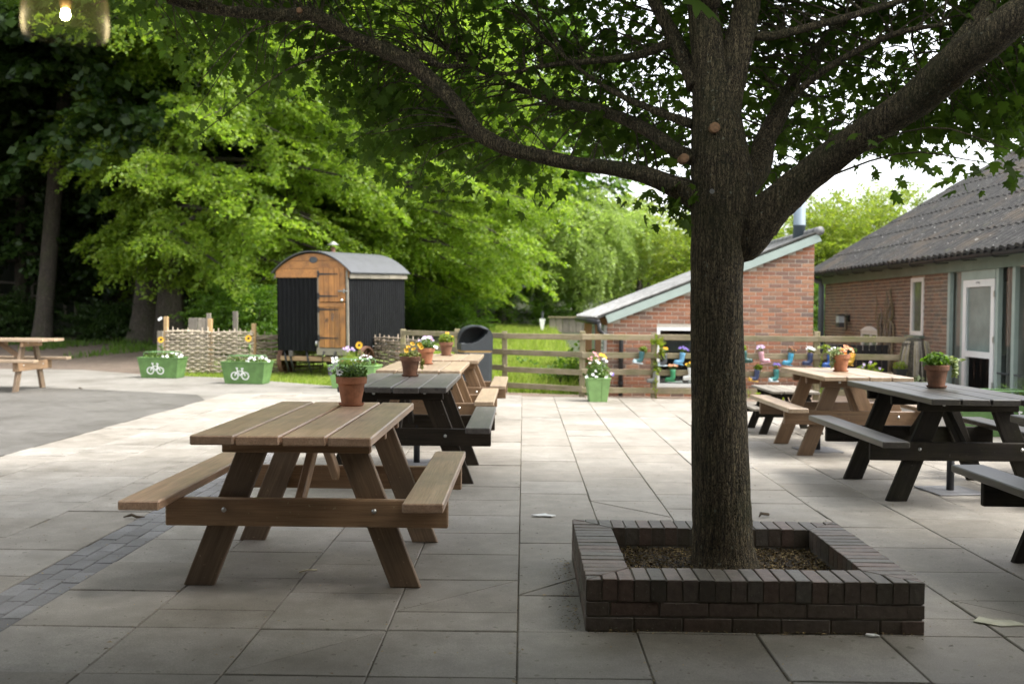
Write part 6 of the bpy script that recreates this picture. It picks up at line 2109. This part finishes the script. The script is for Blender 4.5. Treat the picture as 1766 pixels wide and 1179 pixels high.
def layered_tree(h0, h1, nl, R, T, trunk_r, spl=16, sc=(0.8, 1.4), droop=0.35, lean=(0, 0), az_bias=None, top=True, seed=0, prof=None):
    """trunk with spreading limbs carrying flat sprays; returns (wood MB, leaf array)"""
    r = random.Random(seed)
    mb = MB()
    H = h1 * 1.02
    tp = [(lean[0] * t + 0.15 * math.sin(3 * t + seed) * t, lean[1] * t, H * t - 0.3 * (t == 0)) for t in np.linspace(0, 1, 9)]
    mb.tube(tp, [trunk_r * (1.25 if i == 0 else 1 - 0.85 * i / 8) for i in range(9)], 12)
    P, AZ, PI_, SC = [], [], [], []
    for k in range(nl):
        t = (k + r.random()) / nl
        h = h0 + (h1 - h0) * t
        frac = prof(t) if prof else math.sin(PI * (0.18 + 0.78 * t)) ** 0.7
        L = R * frac * r.uniform(0.75, 1.1)
        a = k * 2.399963 + r.uniform(-.4, .4)
        if az_bias is not None and r.random() < 0.6:
            a = az_bias[0] + r.gauss(0, az_bias[1])
        if az_bias is not None and math.cos(a) < 0.1:
            L *= 0.3
        rise = r.uniform(0.10, 0.45) * (0.5 + t)
        base = Vector((lean[0] * h / H, lean[1] * h / H, h))
        pts = []
        for q in np.linspace(0, 1, 7):
            aa = a + 0.25 * math.sin(q * 3 + k)
            pts.append(base + Vector((math.cos(aa) * L * q, math.sin(aa) * L * q, L * (rise * q - droop * q * q))))
        rb = trunk_r * (0.30 - 0.15 * t)
        mb.tube(pts, [rb * (1 - 0.9 * i / 6) for i in range(7)], 6, False)
        ns = max(4, int(spl * frac))
        for s_ in range(ns):
            q = 0.18 + 0.82 * ((s_ + r.random()) / ns) ** 0.75
            i0 = min(5, int(q * 6)); fr = q * 6 - i0
            p = pts[i0].lerp(pts[i0 + 1], fr)
            side = 1 if s_ % 2 else -1
            dv = r.uniform(0.2, 1.3) * side * (1.1 - 0.5 * q)
            p = p + Vector((r.gauss(0, .18), r.gauss(0, .18), r.gauss(0, .26)))
            P.append(p); AZ.append(a + dv); PI_.append(r.uniform(-.55, .22)); SC.append(r.uniform(*sc))
    if top:
        for _ in range(30):
            P.append((lean[0] + r.gauss(0, R * .15), lean[1] + r.gauss(0, R * .15), h1 + r.uniform(-.5, .6))); AZ.append(r.uniform(0, 6.28)); PI_.append(r.uniform(-.2, .6)); SC.append(r.uniform(*sc))
    V = place_sprays(T, np.array([tuple(p) for p in P]), np.array(AZ), np.array(PI_), np.array(SC))
    return mb, V


def bushy(rad, n, T, sc, z0=0.0, seed=0, shell=0.6, droop=-0.1, lobes=7):
    """crown of overlapping leafy lobes"""
    r = np.random.default_rng(seed)
    cl = r.normal(size=(lobes, 3)); cl /= np.linalg.norm(cl, axis=1, keepdims=True)
    cl[:, 2] = np.abs(cl[:, 2]) * 0.9 - 0.25
    cr = r.uniform(0.42, 0.62, lobes)
    k = r.integers(0, lobes, n)
    d = r.normal(size=(n, 3)); d /= np.linalg.norm(d, axis=1, keepdims=True)
    P = (cl[k] * 0.55 + d * (cr[k] * r.random(n) ** (shell / 2))[:, None])
    P *= np.array(rad); P[:, 2] += z0 + rad[2]
    az = np.arctan2(d[:, 1], d[:, 0]) + r.normal(0, .5, n)
    pitch = np.clip(d[:, 2] * 0.7 + droop, -1, 1) + r.normal(0, .2, n)
    return place_sprays(T, P, az, pitch, r.uniform(*sc, n))


def tree_obj(label, loc, wood_me, crown_me, leaf, group=None, rz=0.0, scale=None, cat='tree', name='tree', bark='bark_far'):
    t = thing(name, label, cat, loc, rz, group, scale)
    if wood_me is not None:
        link('trunk', wood_me, M[bark], t)
    link('crown', crown_me, M[leaf], t)
    return t


T_beech = spray_templates(7, 84, 0.066, 1.5, 0.48, 0.34, 0.7)
T_far = spray_templates(5, 40, 0.12, 1.5, 0.5, 0.3, 0.6)
T_wil = spray_templates(5, 70, 0.05, 2.6, 0.35, 0.55, 0.9)
T_bush = spray_templates(5, 46, 0.075, 1.4, 0.5, 0.15, 0.8)

# the bright beech whose layered boughs reach out over the hut
w, V = layered_tree(2.9, 13.0, 92, 8.6, T_beech, 0.40, 30, (0.8, 1.5), 0.34, (0.6, -0.5), (-0.55, 0.75), seed=3, prof=lambda t: min(1.0, 0.62 + 1.3 * t) * (1 - 0.5 * max(0, t - .55) / .45))
bx, by = -11.3, 31.5
tree_obj('big beech with bright layered yellow green boughs spreading behind the black hut', (bx, by, hz(bx, by) - .05), w.mesh('beech_wood', True), np_mesh('beech_crown', V, 4), 'leaf_beech', name='beech_tree')
w, V = layered_tree(2.3, 14.5, 96, 6.8, T_beech, 0.30, 30, (0.8, 1.5), 0.36, (0.2, 0.1), (-1.2, 1.2), seed=5)
b2w, b2c = w.mesh('beech_wood', True), np_mesh('beech_crown', V, 4)
bx, by = -5.0, 36.5
tree_obj('bright green beech right of the hut with pale slim trunk below', (bx, by, hz(bx, by) - .05), b2w, b2c, 'leaf_beech', name='beech_tree', rz=0.6)
w, V = layered_tree(3.2, 14.0, 50, 5.2, T_far, 0.36, 22, (1.0, 1.8), 0.4, (0, 0), seed=8)
for (x, y, s, rz, lab) in ((-2.6, 43.5, 0.86, 2.2, 'bright beech farther back above the litter bin'), (-8.4, 36.0, 0.95, 4.1, 'bright beech close behind the curved hut roof')):
    tree_obj(lab, (x, y, hz(x, y) - .1), b2w, b2c, 'leaf_beech', name='beech_tree', rz=rz, scale=(s, s, s))
dkw, dkc = w.mesh('tree_wood', True), np_mesh('tree_crown', V, 4)
w, V = layered_tree(6.5, 17.0, 56, 6.0, T_far, 0.33, 22, (1.1, 2.0), 0.35, (-.4, 0), seed=9)
hiw, hic = w.mesh('tall_wood', True), np_mesh('tall_crown', V, 4)

# big trunks at the wood's edge
def bare_trunk(px, py, d, pts, label, r0, crown=True, rz=0.0, leaf='leaf_dark', name='woodland_tree'):
    p = at(px, py, d)
    z = hz(p.x, d)
    t = thing(name, label, 'tree', (p.x, d, z - 0.06))
    q = []
    for (qx, qy) in pts:
        c = at(qx, qy, d); q.append((c.x - p.x, 0, max(-0.1, c.z - z)))
    n = len(q)
    link('trunk', MB().tube(catmull(q, 5), list(np.interp(np.linspace(0, n - 1, (n - 1) * 5 + 1), range(n), [r0 * (1.3 if i == 0 else 1 - 0.45 * i / n) for i in range(n)])), 14).mesh('trunk', True), M['bark_far'], t)
    if crown:
        link('crown', hic, M[leaf], t, (q[-1][0] * 0.5, 0, 0), (0, 0, rz))
    return t


bare_trunk(72, 586, 33.5, [(72, 590), (76, 540), (88, 400), (98, 280), (110, 180), (125, 40), (140, -120), (150, -260)], 'slim leaning tree trunk at the left edge of the wood behind the picnic table', 0.30, rz=0.3)
bare_trunk(243, 584, 33, [(243, 590), (248, 540), (258, 440), (268, 360), (276, 250), (285, 60), (300, -150)], 'thick trunk with mossy foot left of the wattle fence', 0.40, rz=1.3)
bare_trunk(297, 572, 35.5, [(297, 580), (298, 500), (302, 400), (306, 300), (312, 100), (320, -120)], 'second thick dark trunk just behind the mossy one', 0.40, rz=2.2)
bare_trunk(196, 560, 42, [(196, 565), (196, 450), (198, 300), (200, 100), (204, -50)], 'thin dark trunk between the leaning tree and the thick pair', 0.19, rz=3.0)
for (px, d, lab, r0) in ((708, 44, 'grey trunk under the bright foliage right of the hut', 0.24), (733, 47, 'pale slim trunk, left of a pair right of the hut', 0.16), (744, 48, 'pale slim trunk, right of a pair right of the hut', 0.13), (757, 52, 'dark slim trunk in the shade right of the pale pair', 0.22), (862, 50, 'dim trunk among dark leaves behind the litter bin', 0.26)):
    bare_trunk(px, 560, d, [(px, 575), (px + 1, 520), (px + 3, 440), (px + 6, 250), (px + 8, 50)], lab, r0, crown=px > 800, rz=px * 0.1, leaf='leaf_mid')

# dark wood behind
DW = 'dark leafy tree standing deep in the wood at the left'
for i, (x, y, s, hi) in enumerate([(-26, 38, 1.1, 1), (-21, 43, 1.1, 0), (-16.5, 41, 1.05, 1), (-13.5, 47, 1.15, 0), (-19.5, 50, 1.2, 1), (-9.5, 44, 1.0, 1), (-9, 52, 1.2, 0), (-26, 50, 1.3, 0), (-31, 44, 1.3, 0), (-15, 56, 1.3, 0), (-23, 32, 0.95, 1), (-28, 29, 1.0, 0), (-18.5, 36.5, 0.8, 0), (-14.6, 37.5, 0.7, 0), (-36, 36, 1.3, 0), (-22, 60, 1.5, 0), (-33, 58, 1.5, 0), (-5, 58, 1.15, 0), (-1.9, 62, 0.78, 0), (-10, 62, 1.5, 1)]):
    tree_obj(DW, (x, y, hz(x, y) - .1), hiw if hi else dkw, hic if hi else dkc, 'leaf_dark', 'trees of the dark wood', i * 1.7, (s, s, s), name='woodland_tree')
for i, (x, y, s, lab, lf) in enumerate([(-3.6, 46, 0.92, 'mid green tree arching over the shade behind the litter bin', 'leaf_beech'), (-0.8, 52, 0.66, 'mid green tree left of the soft willow beyond the meadow', 'leaf_mid'), (-2.9, 55, 0.88, 'tall tree between the beech and the soft willow', 'leaf_mid'), (-7.8, 41, 1.0, 'leafy tree behind the hut roof', 'leaf_beech'), (0.8, 57, 0.58, 'dim tree behind the left of the soft willow', 'leaf_mid')]):
    tree_obj(lab, (x, y, hz(x, y) - .1), dkw, dkc, lf, None, 0.9 + i * 1.1, (s, s, s), name='woodland_tree')

# soft willow beyond the meadow
def willow(label, x, y, rad, n, seed, leaf='leaf_willow', lobes=9, T=None, sc=(0.9, 1.6), lift=0.15, name='willow_tree', droop=-0.5, group=None):
    V = bushy(rad, n, T_wil if T is None else T, sc, 0.0, seed, 0.7, droop, lobes)
    V[..., 2] += lift * rad[2]
    mb = MB()
    r = random.Random(seed)
    mb.tube([(-.3, 0, -0.2), (-0.1, 0, rad[2] * 0.4), (0.1, 0, rad[2] * 0.9), (0.2, 0, rad[2] * 1.5)], [0.2, 0.16, 0.11, 0.05], 9)
    for k in range(8):
        a = k * 2.4; h = rad[2] * r.uniform(.3, .9)
        mb.tube([(0, 0, h), (math.cos(a) * rad[0] * .3, math.sin(a) * rad[1] * .3, h + rad[2] * .35), (math.cos(a) * rad[0] * .6, math.sin(a) * rad[1] * .6, h + rad[2] * .6)], [0.07, 0.05, 0.02], 6, False)
    return tree_obj(label, (x, y, hz(x, y) - .1), mb.mesh('willow_wood', True), np_mesh('willow_crown', V, 4), leaf, group, name=name)


willow('soft pale green willow beyond the meadow, left of the tree trunk', 2.6, 47, (3.3, 3.0, 3.7), 900, 21, sc=(0.9, 1.7))
willow('lighter bushy tree just right of the soft willow', 6.4, 55, (3.0, 3.0, 3.3), 520, 22, 'leaf_lime', T=T_far, sc=(0.7, 1.1), name='bushy_tree', droop=0.1)
willow('pale bushy tree above the grey roof of the outbuilding', 8.6, 47, (3.2, 3.0, 2.9), 560, 23, 'leaf_lime', T=T_bush, sc=(0.8, 1.4), name='bushy_tree', droop=0.1)
willow('broad yellow green tree behind the flue of the outbuilding', 9.9, 33, (3.0, 2.8, 2.75), 1200, 24, 'leaf_lime', T=T_bush, sc=(0.6, 1.0), name='bushy_tree', droop=0.1, lobes=11, lift=0.05)
willow('rounded green tree between the flue and the tiled roof', 13.0, 36, (3.2, 3.0, 3.0), 900, 25, 'leaf_lime', T=T_bush, sc=(0.6, 1.0), name='bushy_tree', droop=0.1, lobes=10, lift=0.05)
willow('dark shrub in the gap between the two brick buildings', 7.6, 27.5, (1.5, 1.2, 1.5), 420, 26, 'leaf_mid', T=T_bush, sc=(0.5, 0.9), name='shrub', lift=-0.25, droop=0.1)
willow('distant tree showing left of the big willow top', -1.2, 66, (4.5, 3.5, 4.6), 500, 27, 'leaf_mid', T=T_far, sc=(0.9, 1.5), name='bushy_tree', droop=0.0)

# undergrowth
UND = MB()
def shrub(label, x, y, rad, n, seed, leaf, group=None):
    V = bushy(rad, n, T_bush, (0.45, 0.85), 0.0, seed, 0.6, 0.1, 6)
    V[..., 2] -= rad[2] * 0.35
    t = thing('shrub', label, 'shrub', (x, y, hz(x, y)), 0, group)
    link('crown', np_mesh('crown', V, 4), M[leaf], t)
    r = random.Random(seed)
    mb = MB()
    for k in range(5):
        a = k * 1.3
        mb.tube([(0, 0, -.1), (math.cos(a) * rad[0] * .3, math.sin(a) * rad[1] * .3, rad[2] * .6), (math.cos(a) * rad[0] * .6, math.sin(a) * rad[1] * .6, rad[2])], [0.03, 0.02, 0.01], 5, False)
    link('stem', mb.mesh('stem', True), M['bark_far'], t)


shrub('low dark undergrowth between the leaning trunk and the thick trunk', -13.8, 33.5, (1.5, 1.0, 0.75), 300, 31, 'leaf_dark')
shrub('dark undergrowth left of the leaning trunk', -18.3, 34.5, (1.8, 1.2, 1.1), 320, 32, 'leaf_dark')
shrub('feathery green bush hanging behind the wattle fence', -8.3, 27.6, (1.15, 0.9, 1.35), 420, 33, 'leaf_mid')
shrub('dark green bush behind the left side of the hut', -7.4, 27.0, (1.4, 1.0, 1.3), 380, 34, 'leaf_mid')
shrub('sunlit mound of green scrub below the pale slim trunks', -4.3, 41.5, (1.9, 1.3, 1.2), 380, 35, 'leaf_mid')
shrub('low scrub at the meadow edge behind the litter bin', -2.6, 40.0, (1.8, 1.2, 0.9), 320, 36, 'leaf_mid')
shrub('scrub at the foot of the soft willow', 0.8, 46.0, (2.0, 1.0, 1.0), 300, 37, 'leaf_mid')
shrub('small dark weed clump in the meadow behind the fence', 0.75, 19.0, (0.28, 0.2, 0.3), 40, 38, 'leaf_mid')
# far wooded slope that closes the view
n = 3800
xx = rng.uniform(-70, 60, n); yy_ = rng.uniform(66, 95, n)
top = np.interp(xx, [-70, -8, 2, 6, 14, 60], [30, 22, 9, 5.5, 5, 6])
zz = height(xx, yy_) * 0.8 + top * rng.random(n) ** 0.8
V = place_sprays(T_far, np.stack([xx, yy_, zz], -1), rng.uniform(0, 6.28, n), rng.uniform(-.5, .3, n), rng.uniform(2.0, 3.6, n))
stuff(link('far_wood', np_mesh('far_wood', V, 4), M['leaf_mid']))

# ------------------------------------------------------------------ small things far off
wf_ = thing('woodland_fence', 'old wooden rail fence deep in the dark wood at the left', 'fence', (0, 0, 0))
for (px, top, bot) in ((-20, 480, 530), (56, 488, 530), (112, 490, 530), (130, 490, 530)):
    a, b = at(px, top, 40), at(px, bot, 40)
    link('post', MB().tube([(a.x, 40, b.z - .6), (a.x, 40, a.z)], 0.06, 6).mesh('post'), M['wood_grey'], wf_)
for (p0, p1) in (((-40, 484), (62, 490)), ((62, 490), (130, 493)), ((-40, 508), (130, 512))):
    a, b = at(*p0, 39.95), at(*p1, 39.95)
    link('rail', MB().tube([a, b], 0.05, 6).mesh('rail'), M['wood_grey'], wf_)
c = at(935, 556, 41)
sg = thing('white_sign', 'small white sign on a dark post across the meadow', 'sign', (c.x, 41, hz(c.x, 41)))
link('post', MB().tube([(0, 0, -.1), (0, 0, c.z - hz(c.x, 41) + .45)], 0.05, 6).mesh('post'), M['b_slate'], sg)
link('sign_board', MB().add(*cprism([(-.12, .2), (-.05, -.26), (.05, -.26), (.12, .2)], 0.03, 0.004), Matrix.Translation((0, -0.06, c.z - hz(c.x, 41) - .05)) @ Matrix.Rotation(PI / 2, 4, 'X')).mesh('sign_board'), M['white_paint'], sg)
rb = thing('timber_fence', 'low boarded timber fence across the meadow left of the outbuilding', 'fence', (2.0, 43, hz(2, 43)))
for k in range(8):
    link('board', beam_mesh(0.62, 0.27, 0.03), M['wood_grey'], rb, mw=Matrix.Translation((-0.75 + 0.29 * k, 0, 0.28)) @ Matrix.Rotation(PI / 2, 4, 'X'))
link('top_rail', beam_mesh(2.4, 0.12, 0.06), M['wood_fence'], rb, mw=Matrix.Translation((0.25, -0.05, 0.63)) @ Matrix.Rotation(PI / 2, 4, 'Z'))

# ------------------------------------------------------------------ unseen porch added to shade the near paving, and the pendant lamp
vr_ = thing('shade_porch', 'added timber porch, out of view, that shades the near edge of the paving', 'building', (0, 0, 0))
link('roof', MB().box(16, 6.9, 0.12, (0.8, 0.35, 2.80)).mesh('roof'), M['wood_dark'], vr_)
link('wall', MB().box(15, 0.2, 2.72, (0.8, -2.9, 1.36)).mesh('wall'), M['brick_brown'], vr_)
for x in (-4.6, 6.2):  # walls added to keep side light off the near paving
    link('side_wall', MB().box(0.2, 5.9, 2.72, (x, 0.2, 1.36)).mesh('side_wall'), M['brick_brown'], vr_)
for x in (-6.4, 8.0):
    link('post', MB().box(0.14, 0.14, 2.72, (x, 3.6, 1.36)).mesh('post'), M['wood_dark'], vr_)
lp = at(113, 30, 1.7)
lamp = thing('pendant_lamp', 'lit pendant lamp with a ribbed glass shade at the top left', 'lamp', (lp.x, lp.y, 0))
zb = at(113, 63, 1.7).z
prof = [(q[0] * 0.57, q[1] * 0.57) for q in ((0.113, 0.0), (0.118, 0.03), (0.116, 0.10), (0.10, 0.18), (0.07, 0.235), (0.03, 0.25))]
seg = 160
v, f = [], []
for (r_, z_) in prof:
    for k in range(seg):
        rr_ = r_ * (1 + 0.022 * math.cos(k * PI))
        a = 2 * PI * k / seg
        v.append((rr_ * math.cos(a), rr_ * math.sin(a), zb + z_))
for i in range(len(prof) - 1):
    for k in range(seg):
        j = (k + 1) % seg
        f.append((i * seg + k, i * seg + j, (i + 1) * seg + j, (i + 1) * seg + k))
link('lamp_shade', MB().add(v, f).mesh('lamp_shade'), M['ribbed_glass'], lamp)
link('bulb', MB().lathe([(0.001, zb + 0.030), (0.004, zb + 0.031), (0.0055, zb + 0.034), (0.005, zb + 0.037), (0.004, zb + 0.043)], 14).mesh('bulb', True), M['bulb'], lamp)
link('lamp_holder', MB().lathe([(0.005, zb + 0.044), (0.010, zb + 0.065), (0.013, zb + 0.15), (0.022, zb + 0.162), (0.006, zb + 0.185)], 14).mesh('lamp_holder', True), M['bin_band'], lamp)
link('cord', MB().tube([(0, 0, zb + 0.185), (0, 0, 2.74)], 0.004, 6).mesh('cord'), M['black_iron'], lamp)

# ------------------------------------------------------------------ litter on the paving
def scrap(name, label, cat, x, y, pts, mat, z=0.006, rz=0.0, h=0.004):
    n = len(pts)
    v = [(p[0], p[1], 0) for p in pts] + [(p[0], p[1], h + 0.004 * rnd.random()) for p in pts]
    f = [tuple(range(n))[::-1], tuple(range(n, 2 * n))] + [(i, (i + 1) % n, n + (i + 1) % n, n + i) for i in range(n)]
    o = link(name, MB().add(v, f).mesh(name), M[mat], None, (x, y, z), (0, 0, rz))
    return tag(o, label, cat)


scrap('paper_scrap', 'torn white paper scrap on the slabs left of the brick planter', 'paper', 0.15, 6.82, [(-.085, -.01), (-.04, -.03), (.0, -.02), (.05, -.04), (.085, -.005), (.03, .02), (.02, .05), (-.03, .03)], 'paper')
scrap('paper_scrap', 'small white paper scrap at the front foot of the brick planter', 'paper', 1.53, 4.32, [(-.03, -.008), (.0, -.015), (.035, -.012), (.02, .012), (-.02, .012)], 'paper')
scrap('worn_sheet', 'flat greyish yellow torn sheet on the slabs at the lower right', 'paper', 2.18, 4.54, [(-.11, .0), (-.02, -.07), (.06, -.055), (.12, -.045), (.07, .02), (.0, .03), (-.05, .075)], 'paper_old', 0.006, 0, 0.002)
st = link('straw', MB().tube([(-0.04, -.02, 0.008), (0.0, 0.01, 0.012), (0.045, 0.03, 0.008)], 0.0045, 6).mesh('straw', True), M['straw'], None, (-1.145, 5.28, 0))
tag(st, 'pale broken straw lying on the slabs under the nearest table', 'straw')
for (x, y, lab) in ((-7.75, 17.3, 'small dark dead leaf on the tarmac edge at the left'), (1.69, 6.9, 'curled brown twig on the slabs right of the tree trunk'), (-2.6, 6.6, 'dark dead leaf on the blue grey paver strip')):
    s_ = 0.07
    o = link('dead_leaf', MB().tube([(-s_, 0, 0.008), (-s_ * .3, .02, 0.022), (s_ * .4, -.01, 0.014), (s_, .02, 0.01)], [0.004, 0.011, 0.010, 0.003], 6).mesh('dead_leaf', True), M['litter'], None, (x, y, 0), (0, 0, rnd.uniform(-1, 1)))
    tag(o, lab, 'dead leaf')
n = 3200
x = rng.uniform(-4.5, 5.0, n); y = 3.3 + 8 * rng.random(n) ** 1.6
x[:500] = np.where(rng.random(500) < .5, BX0 - 0.02 - np.abs(rng.normal(0, .05, 500)), rng.uniform(BX0, BX1, 500))
y[:500] = np.where(x[:500] < BX0, rng.uniform(BY0, BY1, 500), BY0 - np.abs(rng.normal(0, .03, 500)) - .004)
x[500:1300] = rng.choice([-2.256, -1.70, -1.15, -0.59, -0.014, 0.51, 1.035, 2.115, 2.68, 3.245], 800) + rng.normal(0, 0.012, 800)
ok = ~((x > BX0 - .002) & (x < BX1) & (y > BY0 - .002) & (y < BY1))
x, y = x[ok], y[ok]; n = len(x)
a = rng.uniform(0, 6.28, n); s = rng.uniform(0.002, 0.008, n) * np.where(rng.random(n) < 0.12, 2.0, 1.0)
ca, sa = np.cos(a) * s, np.sin(a) * s
z = 0.008 + 0.003 * rng.random(n)
V = np.stack([np.stack([x - ca, y - sa, z], -1), np.stack([x + sa * .5, y - ca * .5, z + .002], -1), np.stack([x + ca, y + sa, z + .001], -1), np.stack([x - sa * .5, y + ca * .5, z + .003], -1)], 1)
stuff(link('ground_litter', np_mesh('ground_litter', V, 4), M['mulch_b']))
